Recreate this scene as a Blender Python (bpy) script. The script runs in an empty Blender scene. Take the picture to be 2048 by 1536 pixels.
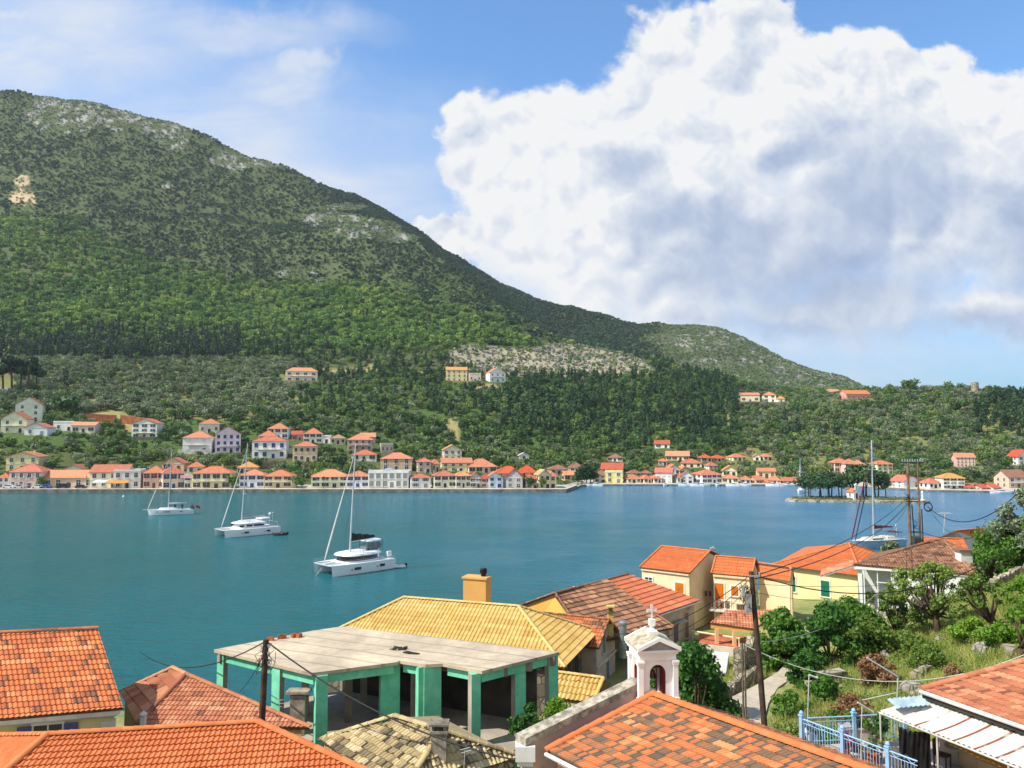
import bpy, bmesh, math, random
import numpy as np
from mathutils import Vector, Matrix
from mathutils.bvhtree import BVHTree
random.seed(7); RNG=np.random.default_rng(7)
SC=bpy.context.scene
COL=SC.collection
# ---------------------------------------------------------------- camera geometry (photo pixels -> rays)
F=1538.0; H=22.2; TH=math.atan((870-768)/F); cT,sT=math.cos(TH),math.sin(TH)
def ray(px,py):
    a=(px-1024)/F; b=(768-py)/F
    return (a, cT-b*sT, sT+b*cT)
def PZ(px,py,z):
    r=ray(px,py); t=(z-H)/r[2]; return Vector((r[0]*t,r[1]*t,z))
def PD(px,py,d):
    r=ray(px,py); t=d/r[1]; return Vector((r[0]*t,d,H+r[2]*t))
def PX(v):
    D=v[1]*cT+(v[2]-H)*sT; U=-v[1]*sT+(v[2]-H)*cT
    return (1024+F*v[0]/D,768-F*U/D)
def onplane(px,py,p0,n):
    r=Vector(ray(px,py)); o=Vector((0,0,H))
    return o+r*((p0-o).dot(n)/r.dot(n))
# ---------------------------------------------------------------- objects
def tag(o,label=None,cat=None,group=None,kind=None):
    if label: o['label']=label
    if cat: o['category']=cat
    if group: o['group']=group
    if kind: o['kind']=kind
    return o
def link(o,parent=None):
    COL.objects.link(o)
    if parent is not None: o.parent=parent
    return o
def empty(name,loc=(0,0,0),rz=0,label=None,cat=None,group=None):
    o=bpy.data.objects.new(name,None); o.location=loc; o.rotation_euler=(0,0,rz); o.empty_display_size=.2
    link(o); return tag(o,label,cat,group)
def copy_tree(o,parent=None):
    c=o.copy(); link(c,parent)
    for ch in list(o.children): copy_tree(ch,c)
    return c
class MB:
    def __init__(s): s.v=[]; s.f=[]; s.m=[]; s.t=[]
    def add(s,vs,fs,m=0,t=0.5):
        b=len(s.v); s.v+= [tuple(v) for v in vs]; s.f+=[tuple(i+b for i in f) for f in fs]
        s.m+=[m]*len(fs); s.t+=[t]*len(fs)
    def quad(s,a,b,c,d,m=0,t=.5): s.add([a,b,c,d],[(0,1,2,3)],m,t)
    def poly(s,pts,m=0,t=.5): s.add(pts,[tuple(range(len(pts)))],m,t)
    def box(s,c,size,rz=0,m=0,t=.5):
        hx,hy,hz=[q/2 for q in size]; C=math.cos(rz);S=math.sin(rz)
        vs=[(c[0]+x*C-y*S,c[1]+x*S+y*C,c[2]+z) for z in(-hz,hz) for x,y in((-hx,-hy),(hx,-hy),(hx,hy),(-hx,hy))]
        s.add(vs,[(3,2,1,0),(4,5,6,7),(0,1,5,4),(1,2,6,5),(2,3,7,6),(3,0,4,7)],m,t)
    def prism(s,poly,z0,z1,m=0,mt=None):
        n=len(poly)
        z0=z0 if hasattr(z0,'__len__') else [z0]*n; z1=z1 if hasattr(z1,'__len__') else [z1]*n
        a=sum(poly[i][0]*poly[(i+1)%n][1]-poly[(i+1)%n][0]*poly[i][1] for i in range(n))
        idx=list(range(n))
        if a<0: idx=idx[::-1]
        P=[poly[i] for i in idx]; z0=[z0[i] for i in idx]; z1=[z1[i] for i in idx]
        vs=[(P[i][0],P[i][1],z0[i]) for i in range(n)]+[(P[i][0],P[i][1],z1[i]) for i in range(n)]
        fs=[(i,(i+1)%n,n+(i+1)%n,n+i) for i in range(n)]
        s.add(vs,fs+[tuple(range(n-1,-1,-1))],m)
        s.add(vs,[tuple(range(n,2*n))],m if mt is None else mt)
    def tube(s,pts,r,n=6,m=0,t=.5,cap=True):
        pts=[Vector(p) for p in pts]; k=len(pts)
        rs=r if hasattr(r,'__len__') else [r]*k
        vs=[]
        up=Vector((0,0,1))
        for i,p in enumerate(pts):
            d=(pts[min(i+1,k-1)]-pts[max(i-1,0)])
            d=d.normalized() if d.length>1e-9 else up
            a=d.cross(Vector((1,0,0)) if abs(d.z)>.9 else up).normalized(); b=d.cross(a)
            for j in range(n):
                q=2*math.pi*j/n; vs.append(p+(a*math.cos(q)+b*math.sin(q))*rs[i])
        fs=[(i*n+j,i*n+(j+1)%n,(i+1)*n+(j+1)%n,(i+1)*n+j) for i in range(k-1) for j in range(n)]
        if cap: fs+=[tuple(range(n-1,-1,-1)),tuple((k-1)*n+j for j in range(n))]
        s.add(vs,fs,m,t)
    def lathe(s,c,prof,n=12,m=0):
        vs=[(c[0]+r*math.cos(2*math.pi*j/n),c[1]+r*math.sin(2*math.pi*j/n),c[2]+z) for r,z in prof for j in range(n)]
        k=len(prof)
        fs=[(i*n+j,i*n+(j+1)%n,(i+1)*n+(j+1)%n,(i+1)*n+j) for i in range(k-1) for j in range(n)]
        fs+=[tuple(range(n-1,-1,-1)),tuple((k-1)*n+j for j in range(n))]
        s.add(vs,fs,m)
    def build(s,name,mats,parent=None,smooth=False,local=True,label=None):
        me=bpy.data.meshes.new(name); me.from_pydata(s.v,[],s.f)
        mats=mats if isinstance(mats,(list,tuple)) else [mats]
        for q in mats: me.materials.append(q)
        me.polygons.foreach_set('material_index',s.m)
        at=me.attributes.new('tint','FLOAT','FACE'); at.data.foreach_set('value',s.t)
        if smooth: me.polygons.foreach_set('use_smooth',[True]*len(s.f))
        me.update()
        o=bpy.data.objects.new(name,me); link(o)
        if parent is not None:
            o.parent=parent
            if not local: o.matrix_parent_inverse=Matrix.LocRotScale(parent.location,parent.rotation_euler,parent.scale).inverted()
        if label: o['label']=label
        return o
def npmesh(name,V,Fc,mats,tint=None,smooth=False,link_it=True):
    me=bpy.data.meshes.new(name); V=np.asarray(V,dtype=np.float32); Fc=np.asarray(Fc,dtype=np.int32)
    k=Fc.shape[1]; n=len(Fc)
    me.vertices.add(len(V)); me.vertices.foreach_set('co',V.ravel())
    me.loops.add(n*k); me.loops.foreach_set('vertex_index',Fc.ravel())
    me.polygons.add(n); me.polygons.foreach_set('loop_start',np.arange(0,n*k,k,dtype=np.int32))
    for q in mats: me.materials.append(q)
    if tint is not None:
        a=me.attributes.new('tint','FLOAT','FACE'); a.data.foreach_set('value',np.asarray(tint,dtype=np.float32))
    me.polygons.foreach_set('use_smooth',[smooth]*n)
    me.update(calc_edges=True); me.validate()
    o=bpy.data.objects.new(name,me)
    if link_it: link(o)
    return o
# ---------------------------------------------------------------- materials
def lin(h):
    if isinstance(h,str):
        h=h.lstrip('#'); c=[int(h[i:i+2],16)/255 for i in (0,2,4)]
        return tuple(((x+.055)/1.055)**2.4 if x>.04045 else x/12.92 for x in c)
    return tuple(h)
class NT:
    def __init__(s,nt): s.nt=nt
    def n(s,t,ins=None,**kw):
        nd=s.nt.nodes.new(t)
        for k,v in kw.items(): setattr(nd,k,v)
        for k,v in (ins or {}).items():
            if hasattr(v,'is_output'): s.nt.links.new(v,nd.inputs[k])
            else: nd.inputs[k].default_value=v
        return nd
    def math(s,op,a,b=None,c=None,clamp=False):
        nd=s.nt.nodes.new('ShaderNodeMath'); nd.operation=op; nd.use_clamp=clamp
        for i,v in enumerate((a,b,c)):
            if v is None: continue
            if hasattr(v,'is_output'): s.nt.links.new(v,nd.inputs[i])
            else: nd.inputs[i].default_value=v
        return nd.outputs[0]
    def vm(s,op,a,b=None,out=0):
        nd=s.nt.nodes.new('ShaderNodeVectorMath'); nd.operation=op
        for i,v in enumerate((a,b)):
            if v is None: continue
            if hasattr(v,'is_output'): s.nt.links.new(v,nd.inputs[i])
            else: nd.inputs[i].default_value=v
        return nd.outputs[out]
    def mix(s,f,a,b,blend='MIX'):
        nd=s.nt.nodes.new('ShaderNodeMix'); nd.data_type='RGBA'; nd.blend_type=blend
        for i,v in ((0,f),(6,a),(7,b)):
            if hasattr(v,'is_output'): s.nt.links.new(v,nd.inputs[i])
            else: nd.inputs[i].default_value=(v if i==0 else (*v[:3],1))
        return nd.outputs[2]
    def sstep(s,x,a,b):
        nd=s.nt.nodes.new('ShaderNodeMapRange'); nd.interpolation_type='SMOOTHSTEP'
        s.nt.links.new(x,nd.inputs[0]); nd.inputs[1].default_value=a; nd.inputs[2].default_value=b
        return nd.outputs[0]
    def noise(s,vec,scale,detail=3,rough=.5,out=0,dist=0):
        nd=s.nt.nodes.new('ShaderNodeTexNoise'); nd.inputs['Scale'].default_value=scale
        nd.inputs['Detail'].default_value=detail; nd.inputs['Roughness'].default_value=rough
        nd.inputs['Distortion'].default_value=dist
        if vec is not None: s.nt.links.new(vec,nd.inputs['Vector'])
        return nd.outputs[out]
    def ramp(s,f,stops):
        nd=s.nt.nodes.new('ShaderNodeValToRGB'); el=nd.color_ramp.elements
        while len(el)>1: el.remove(el[0])
        for i,(p,c) in enumerate(stops):
            e=el[0] if i==0 else el.new(p)
            e.position=p; e.color=(*lin(c),1)
        s.nt.links.new(f,nd.inputs[0]); return nd.outputs[0]
MATS={}
def newmat(name):
    m=bpy.data.materials.new(name); m.use_nodes=True; nt=m.node_tree
    b=nt.nodes['Principled BSDF']; return m,NT(nt),b
def mat(col,rough=.8,var=.12,scale=1.5,bump=0,bscale=20,metal=0,spec=.3,stain=0,name=None):
    key=(str(col),rough,var,scale,bump,bscale,metal,spec,stain)
    if key in MATS: return MATS[key]
    m,N,b=newmat(name or 'paint'); c=lin(col)
    tc=N.n('ShaderNodeTexCoord').outputs['Object']
    nz=N.noise(tc,scale,5,.6)
    lo=tuple(x*(1-var*1.6) for x in c); hi=tuple(min(1,x*(1+var)) for x in c)
    f=N.sstep(nz,.3,.7)
    cc=N.mix(f,lo,hi)
    if stain>0:
        mp=N.n('ShaderNodeMapping',{'Vector':tc,'Scale':(1.3,1.3,.25)}).outputs[0]
        st=N.sstep(N.noise(mp,1.7,6,.65),.52,.78)
        cc=N.mix(N.math('MULTIPLY',st,stain),cc,tuple(x*.45+.03 for x in c))
    N.nt.links.new(cc,b.inputs['Base Color'])
    b.inputs['Roughness'].default_value=rough; b.inputs['Metallic'].default_value=metal
    b.inputs['Specular IOR Level'].default_value=spec
    if bump>0:
        bn=N.n('ShaderNodeBump',{'Height':N.noise(tc,bscale,4,.6),'Strength':bump,'Distance':.03})
        N.nt.links.new(bn.outputs[0],b.inputs['Normal'])
    MATS[key]=m; return m
def tilemat(name,stops,nscale=1.2,dirt=.25):
    m,N,b=newmat(name)
    at=N.n('ShaderNodeAttribute',attribute_name='tint').outputs['Fac']
    tc=N.n('ShaderNodeTexCoord').outputs['Object']
    nz=N.noise(tc,nscale,5,.65); nf=N.noise(tc,14,4,.7)
    f=N.math('ADD',at,N.math('MULTIPLY',N.math('SUBTRACT',nz,.5),.55),clamp=True)
    c=N.ramp(f,stops)
    g=N.math('MULTIPLY',N.sstep(nf,.55,.8),dirt)
    c=N.mix(g,c,lin('#4a4038'))
    N.nt.links.new(c,b.inputs['Base Color']); b.inputs['Roughness'].default_value=.85
    b.inputs['Specular IOR Level'].default_value=.25
    bn=N.n('ShaderNodeBump',{'Height':nf,'Strength':.35,'Distance':.01}); N.nt.links.new(bn.outputs[0],b.inputs['Normal'])
    return m
def leafmat(name,c0,c1,c2,trans=.3,wr=.35,patch=False):
    """leaf colour from the tint of each leaf (its own tone) and the tone of each plant"""
    m,N,b=newmat(name)
    at=N.n('ShaderNodeAttribute',attribute_name='tint').outputs['Fac']
    rnd=N.n('ShaderNodeObjectInfo').outputs['Random']
    oi=N.n('ShaderNodeObjectInfo').outputs['Location']
    pn=N.noise(oi,.011,3,.6)
    f=N.math('ADD',N.math('ADD',N.math('MULTIPLY',at,.35),N.math('MULTIPLY',rnd,wr)),N.math('MULTIPLY',N.math('SUBTRACT',pn,.5),1.1 if patch else 0.0))
    f=N.math('ADD',f,.5-.175-wr*.5)
    c=N.ramp(f,[(.1,c0),(.5,c1),(.9,c2)])
    N.nt.links.new(c,b.inputs['Base Color']); b.inputs['Roughness'].default_value=.55
    b.inputs['Specular IOR Level'].default_value=.25
    if trans>0:
        tr=N.n('ShaderNodeBsdfTranslucent',{'Color':c})
        mx=N.n('ShaderNodeMixShader',{0:trans,1:b.outputs[0],2:tr.outputs[0]})
        N.nt.links.new(mx.outputs[0],N.nt.nodes['Material Output'].inputs[0])
    return m
def stonemat(name,c0,c1,c2,scale=3,bump=.8):
    m,N,b=newmat(name)
    tc=N.n('ShaderNodeTexCoord').outputs['Object']
    vo=N.n('ShaderNodeTexVoronoi',{'Vector':tc,'Scale':scale}); 
    ve=N.n('ShaderNodeTexVoronoi',{'Vector':tc,'Scale':scale},feature='DISTANCE_TO_EDGE')
    sep=N.n('ShaderNodeSeparateColor',{0:vo.outputs['Color']})
    c=N.ramp(N.math('ADD',N.math('MULTIPLY',sep.outputs[0],.6),N.math('MULTIPLY',N.noise(tc,9,5,.6),.4)),[(.15,c0),(.5,c1),(.85,c2)])
    j=N.sstep(ve.outputs[0],.0,.09)
    c=N.mix(j,lin('#4c463c'),c)
    N.nt.links.new(c,b.inputs['Base Color']); b.inputs['Roughness'].default_value=.9
    bn=N.n('ShaderNodeBump',{'Height':j,'Strength':bump,'Distance':.04}); N.nt.links.new(bn.outputs[0],b.inputs['Normal'])
    return m
# ---------------------------------------------------------------- camera, sun, sky
cd=bpy.data.cameras.new('camera'); cam=bpy.data.objects.new('camera',cd); link(cam)
cam.location=(0,0,H); cam.rotation_euler=(math.pi/2+TH,0,0)
cd.sensor_width=36; cd.lens=F/2048*36; cd.clip_end=12000; cd.clip_start=.5
SC.camera=cam
EL=math.radians(47); AZ=math.radians(-111)
sunv=Vector((math.sin(AZ)*math.cos(EL),math.cos(AZ)*math.cos(EL),math.sin(EL)))
sl=bpy.data.lights.new('sun','SUN'); sl.energy=5.0; sl.angle=math.radians(.53); sl.color=(1,.94,.83)
so=bpy.data.objects.new('sun',sl); link(so); so.rotation_euler=(-sunv).to_track_quat('-Z','Y').to_euler(); so.location=(0,0,60)
W=bpy.data.worlds.new('World'); SC.world=W; W.use_nodes=True
def build_sky():
    nt=W.node_tree; nt.nodes.clear(); N=NT(nt)
    sky=N.n('ShaderNodeTexSky',sky_type='NISHITA',sun_disc=False,sun_elevation=EL,sun_rotation=AZ,altitude=30,air_density=1.1,dust_density=.6,ozone_density=1.6)
    g=N.n('ShaderNodeTexCoord').outputs['Generated']
    s=N.n('ShaderNodeSeparateXYZ',{0:g})
    y=N.math('MAXIMUM',s.outputs[1],.12)
    u=N.math('DIVIDE',s.outputs[0],y); v=N.math('DIVIDE',s.outputs[2],y)
    P=N.n('ShaderNodeCombineXYZ',{0:u,1:v,2:0.0}).outputs[0]
    def uv(px,py):
        r=ray(px,py); return (r[0]/r[1],r[2]/r[1],0)
    # billows: two scales of distortion of the plan of the cloud
    n1=N.n('ShaderNodeTexNoise',{'Vector':P,'Scale':5.5,'Detail':8,'Roughness':.55}).outputs['Color']
    n2=N.n('ShaderNodeTexNoise',{'Vector':P,'Scale':16,'Detail':6,'Roughness':.62}).outputs['Color']
    d=N.vm('ADD',N.vm('MULTIPLY',N.vm('SUBTRACT',n1,(.5,.5,.5)),(.15,.15,0)),N.vm('MULTIPLY',N.vm('SUBTRACT',n2,(.5,.5,.5)),(.055,.055,0)))
    Q=N.vm('ADD',P,d)
    def blobs(lst,src,rot=None):
        acc=None
        for px,py,rx,ry in lst:
            c=uv(px,py); k=N.vm('LENGTH',N.vm('MULTIPLY',N.vm('SUBTRACT',src,c),(F/rx,F/ry,0)),out=1)
            e=N.math('SUBTRACT',1.0,k)
            acc=e if acc is None else N.math('SMOOTH_MAX',acc,e,.15)
        return acc
    big=[(1040,340,165,165),(930,300,75,100),(1150,300,170,170),(1330,250,190,190),(1370,110,150,130),(1500,60,110,90),(1560,220,220,190),(1760,170,190,120),(1880,150,90,95),(2000,280,200,150),
         (1250,440,250,190),(1500,455,330,235),(1800,420,320,230),(2080,440,200,240),(960,470,110,75),(880,470,70,45),(1060,520,150,110),(1180,570,160,100),(1330,590,250,100),(1700,610,300,70),(2000,625,220,62),(1350,640,110,45)]
    B=blobs(big,Q)
    def billow(vec,sc,det=3):
        acc=None
        for i in range(det):
            n_=N.noise(vec,sc*2.05**i,0,.5)
            e=N.math('MULTIPLY',N.math('ABSOLUTE',N.math('SUBTRACT',N.math('MULTIPLY',n_,2.0),1.0)),1.5*.5**i)
            acc=e if acc is None else N.math('ADD',acc,e)
        return acc
    Q2=N.vm('ADD',P,N.vm('MULTIPLY',d,(.35,.35,0)))
    bw=billow(Q2,5.2,5)
    fb=N.noise(P,26,8,.65)
    dens=N.math('ADD',N.math('ADD',B,N.math('MULTIPLY',N.math('SUBTRACT',bw,.5),.34)),N.math('MULTIPLY',N.math('SUBTRACT',fb,.5),.30))
    softv=N.math('MAXIMUM',N.sstep(v,uv(1024,430)[1],uv(1024,720)[1]),N.sstep(N.noise(P,2.6,3,.5),.52,.7))
    c1=N.sstep(dens,-.03,.22); c2=N.sstep(dens,-.15,.7)
    cov=N.math('ADD',N.math('MULTIPLY',c1,N.math('SUBTRACT',1.0,softv)),N.math('MULTIPLY',c2,softv))
    # lower edge of the bank: a flat base
    # self-shade of the bank: relief of the billows against the sun on the upper left
    ofs=(-.012,.018,0)
    h0=bw; h1=billow(N.vm('ADD',Q2,ofs),5.2,5)
    rel=N.math('MULTIPLY',N.math('SUBTRACT',h0,h1),1.25)
    rel=N.math('MULTIPLY',rel,N.math('SUBTRACT',1.0,N.math('MULTIPLY',softv,.4)))
    rel0=rel
    gray=blobs([(1600,560,420,140),(1480,470,260,150),(1780,390,300,150),(1900,660,420,60),(1560,650,330,50),(2040,470,130,180),(1250,330,110,70),(1330,430,150,90),(1650,300,120,60)],Q)
    gr=N.sstep(gray,-.35,.95)
    lo=N.noise(Q,3.2,4,.5)
    t=N.math('SUBTRACT',1.0,N.math('MULTIPLY',gr,.8))
    rel=N.math('MULTIPLY',rel,N.math('SUBTRACT',1.0,N.math('MULTIPLY',gr,.6)))
    t=N.math('ADD',N.math('ADD',t,rel),N.math('MULTIPLY',N.math('SUBTRACT',lo,.5),.55))
    edge=N.sstep(dens,.55,.0)
    t=N.math('ADD',t,N.math('MULTIPLY',edge,.15),clamp=True)
    cc=N.ramp(t,[(0,'#a8badb'),(.3,'#c3d0e8'),(.6,'#dfe7f4'),(.85,'#f3f6fc'),(1,'#ffffff')])
    K=7.9
    # clear sky of the Nishita model, deepened a little
    skc=N.mix(1.0,sky.outputs[0],(.97,1.42,1.8),'MULTIPLY')
    skc=N.vm('MULTIPLY',skc,N.n('ShaderNodeCombineXYZ',{0:N.math('ADD',.42,N.math('MULTIPLY',N.sstep(v,-.02,.42),.62)),1:N.math('ADD',.47,N.math('MULTIPLY',N.sstep(v,-.02,.42),.56)),2:N.math('ADD',.58,N.math('MULTIPLY',N.sstep(v,-.02,.42),.44))}).outputs[0])
    # thin veil of high cloud on the left
    mp=N.n('ShaderNodeMapping',{'Vector':P,'Rotation':(0,0,.18),'Scale':(1.6,5.5,1)}).outputs[0]
    ci=N.noise(mp,2.0,7,.62,dist=.6)
    ci2=N.noise(P,4.5,6,.58)
    left=blobs([(60,90,520,170),(330,330,720,260),(600,400,420,200),(560,170,190,120),(470,50,330,70),(1300,700,900,120)],N.vm('ADD',P,N.vm('MULTIPLY',d,(.8,.8,0))))
    lf=N.sstep(left,-.25,.8)
    veil=N.math('MULTIPLY',lf,N.math('ADD',.5,N.math('MULTIPLY',N.sstep(ci,.3,.7),.5)))
    puff=blobs([(600,130,130,75),(545,185,105,65),(640,100,80,45),(215,85,70,40),(40,100,110,60),(20,30,160,40)],Q)
    pf=N.math('MULTIPLY',N.sstep(N.math('ADD',puff,N.math('MULTIPLY',N.math('SUBTRACT',ci2,.5),1.3)),.0,.9),.85)
    wl=N.math('MAXIMUM',veil,pf)
    skc=N.mix(N.math('MULTIPLY',wl,.95),skc,tuple(K*.90*x for x in lin('#eef4ff')))
    cck=N.mix(1.0,cc,(K*.93,K*.93,K*.93),'MULTIPLY')
    # small wisps beside the bank
    out=N.mix(cov,skc,cck)
    # unseen white cloud behind the camera, added to neutralise the blue sky light
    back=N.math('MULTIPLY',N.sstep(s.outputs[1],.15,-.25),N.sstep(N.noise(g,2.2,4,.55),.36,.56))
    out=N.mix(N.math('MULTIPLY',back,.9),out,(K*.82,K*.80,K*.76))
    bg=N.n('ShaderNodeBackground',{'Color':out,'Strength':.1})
    wo=N.n('ShaderNodeOutputWorld',{'Surface':bg.outputs[0]})
    W.cycles.sampling_method='MANUAL'; W.cycles.sample_map_resolution=512
build_sky()
SC.view_settings.view_transform='Standard'; SC.view_settings.look='None'; SC.view_settings.exposure=.34; SC.view_settings.gamma=1
SC.cycles.max_bounces=6; SC.cycles.diffuse_bounces=3; SC.cycles.glossy_bounces=3; SC.cycles.transparent_max_bounces=8
SC.cycles.caustics_reflective=False; SC.cycles.caustics_refractive=False

def leaf_patches():
    pass
# ---------------------------------------------------------------- far shore terrain
KN=[ # px : v1 v2 v3 m1 m2 crest dip back ridge  (distance, photo row)
(-400,[(345,935),(400,868),(480,826),(760,690),(1000,565),(1380,350),(1430,325),(1580,250),(1750,176)]),
(0,[(345,936),(400,870),(480,828),(760,700),(1000,572),(1380,365),(1430,340),(1580,262),(1750,180)]),
(160,[(345,942),(400,880),(480,835),(760,702),(1000,577),(1380,375),(1430,352),(1580,272),(1740,192)]),
(300,[(345,945),(400,892),(480,842),(760,708),(1000,590),(1380,402),(1430,380),(1570,312),(1710,232)]),
(512,[(345,950),(400,900),(480,850),(760,715),(1000,615),(1400,430),(1440,416),(1540,376),(1660,310)]),
(640,[(345,952),(400,906),(480,860),(760,720),(1000,616),(1420,424),(1460,414),(1540,397),(1640,368)]),
(740,[(345,955),(400,913),(480,868),(760,722),(1000,614),(1400,430),(1460,428),(1550,420),(1640,410)]),
(820,[(345,958),(400,920),(480,880),(720,745),(950,650),(1330,472),(1400,477),(1500,468),(1640,457)]),
(900,[(350,958),(400,925),(480,885),(690,762),(930,665),(1200,530),(1280,537),(1450,524),(1640,509)]),
(1000,[(355,958),(410,930),(490,885),(690,764),(880,692),(1060,603),(1150,615),(1400,594),(1640,569)]),
(1110,[(360,955),(420,930),(500,885),(720,757),(860,697),(960,683),(1080,692),(1350,652),(1640,605)]),
(1250,[(400,950),(440,925),(520,885),(740,757),(860,712),(900,708),(1050,717),(1350,677),(1640,637)]),
(1330,[(400,948),(440,915),(520,875),(720,772),(820,738),(880,735),(1030,744),(1350,697),(1640,646)]),
(1450,[(400,948),(440,915),(520,878),(650,815),(760,785),(830,768),(950,770),(1300,722),(1600,657)]),
(1530,[(400,948),(440,918),(520,876),(620,820),(720,800),(800,784),(920,782),(1280,737),(1580,687)]),
(1600,[(398,948),(435,918),(510,876),(600,825),(680,805),(760,790),(900,789),(1250,762),(1550,727)]),
(1680,[(392,948),(430,918),(500,876),(580,830),(650,806),(720,791),(850,794),(1200,777),(1500,753)]),
(1745,[(375,948),(425,920),(495,874),(560,835),(620,808),(680,786),(800,797),(1100,792),(1450,780)]),
(1830,[(360,948),(420,920),(485,874),(540,835),(590,800),(640,778),(750,803),(1000,825),(1400,815)]),
(1950,[(350,952),(400,920),(470,872),(520,835),(570,800),(620,778),(740,803),(1000,840),(1400,840)]),
(2048,[(340,955),(395,925),(460,876),(510,845),(560,813),(610,790),(730,813),(1000,860),(1400,860)]),
(2450,[(340,955),(395,925),(460,885),(510,855),(560,823),(610,800),(730,820),(1000,870),(1400,880)])]
def crest_d(px): return float(np.interp(px,[k[0] for k in KN],[k[1][5][0] for k in KN]))
def shore(px): return float(np.interp(px,[1132,1146,1160,1176,1600,1700,1850,2048,2450],[299,314,332,340,339,330,305,296,290]))
def far_terrain():
    kp=[k[0] for k in KN]
    cols=np.arange(-400,2451,9.0); NR=210
    V=[]
    t_k=np.linspace(0,1,13)
    ts=np.linspace(0,1,NR)
    for px in cols:
        sh=shore(px)
        ds=[sh,sh+.5,sh+20]; zs=[.6,.6,1.6]
        for k in range(9):
            d=float(np.interp(px,kp,[q[1][k][0] for q in KN])); py=float(np.interp(px,kp,[q[1][k][1] for q in KN]))
            if k==0: d=max(d,sh+38)
            ds.append(d); zs.append(PD(px,py,d).z)
        ds.append(ds[-1]+200); zs.append(zs[-1]-60)
        dd=np.interp(ts,t_k,ds); zz=np.interp(ts,t_k,zs)
        k=np.ones(7)/7; zz2=np.convolve(np.pad(zz,3,'edge'),k,'valid'); zz2[:40]=zz[:40]; 
        for d,z in zip(dd,zz2): V.append(((px-1024)/F*d*1.0,d,max(z,-2.5)))
    V=np.array(V); n=len(cols)
    # relief of the slopes: gullies and ledges
    def vn(x,y,s,seed):
        from mathutils import noise
        return np.array([noise.noise(Vector((a/s,b/s,seed))) for a,b in zip(x,y)])
    amp=np.clip((V[:,1]-420)/500,0,1.6)
    V[:,2]+=amp*(vn(V[:,0],V[:,1],150,1.3)*9+vn(V[:,0],V[:,1],45,5.7)*3.5)
    V[:,2]+=np.clip((V[:,1]-350)/150,0,1)*vn(V[:,0],V[:,1],22,9.1)*1.0
    idx=np.arange(n*NR).reshape(n,NR)
    Fc=np.stack([idx[:-1,:-1].ravel(),idx[1:,:-1].ravel(),idx[1:,1:].ravel(),idx[:-1,1:].ravel()],1)
    return V,Fc,n,NR
FV,FF,FN,FR=far_terrain()
BV=BVHTree.FromPolygons([tuple(v) for v in FV],[tuple(f) for f in FF])
def hit(px,py):
    h=BV.ray_cast(Vector((0,0,H)),Vector(ray(px,py)).normalized()); return h[0]
def fz(x,y):
    h=BV.ray_cast(Vector((x,y,3000)),Vector((0,0,-1))); return (h[0].z,h[1]) if h[0] else (None,None)
def elli(px,py,cx,cy,rx,ry): return ((px-cx)/rx)**2+((py-cy)/ry)**2
ROCKS=[(130,225,85,45),(240,235,40,28),(345,265,40,38),(300,250,50,18),(475,318,55,22),(525,322,25,20),(660,440,60,16),(735,460,70,22),(800,478,40,12),(690,415,50,8),
       (1350,680,70,14),(1400,690,60,16),(1480,672,90,18),(1560,700,60,24),(1600,745,70,22),(1690,765,60,14),(1450,725,80,10),(610,545,60,8),(335,372,12,6),(660,562,40,8)]
SCREE=[(45,375,18,26),(58,400,14,20),(30,395,14,14),(842,748,8,9)]
BARE=[(215,835,48,12),(275,855,40,12),(700,742,60,8),(740,738,14,8),(905,860,16,26),(960,772,40,5)]
def in_any(lst,px,py,k=1.0): return any(elli(px,py,*e)<k for e in lst)
def rn(v):
    from mathutils import noise
    return noise.noise(Vector((v[0]/11,v[1]/60,v[2]/30)))+.5*noise.noise(Vector((v[0]/6,v[1]/14,v[2]/9)))
def clearing(px,py):
    t=np.interp(px,[895,920,1000,1060,1110,1180,1240,1290,1310],[712,690,694,698,686,692,706,724,745]); b=np.interp(px,[895,940,1000,1100,1200,1310],[730,742,752,755,754,748])
    return 895<px<1310 and t<py<b
def far_material():
    m,N,b=newmat('hillside earth and rock')
    at=N.n('ShaderNodeAttribute',attribute_name='cover').outputs['Color']
    tc=N.n('ShaderNodeNewGeometry').outputs['Position']
    n1=N.noise(tc,.05,6,.65); n2=N.noise(tc,.35,5,.7)
    k=N.math('ADD',.45,N.math('MULTIPLY',N.math('ADD',n1,n2),.55))
    c=N.n('ShaderNodeVectorMath',{0:at,3:k},operation='SCALE').outputs[0]
    N.nt.links.new(c,b.inputs['Base Color']); b.inputs['Roughness'].default_value=.95; b.inputs['Specular IOR Level'].default_value=.1
    bn=N.n('ShaderNodeBump',{'Height':n2,'Strength':.8,'Distance':1.5}); N.nt.links.new(bn.outputs[0],b.inputs['Normal'])
    return m
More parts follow.
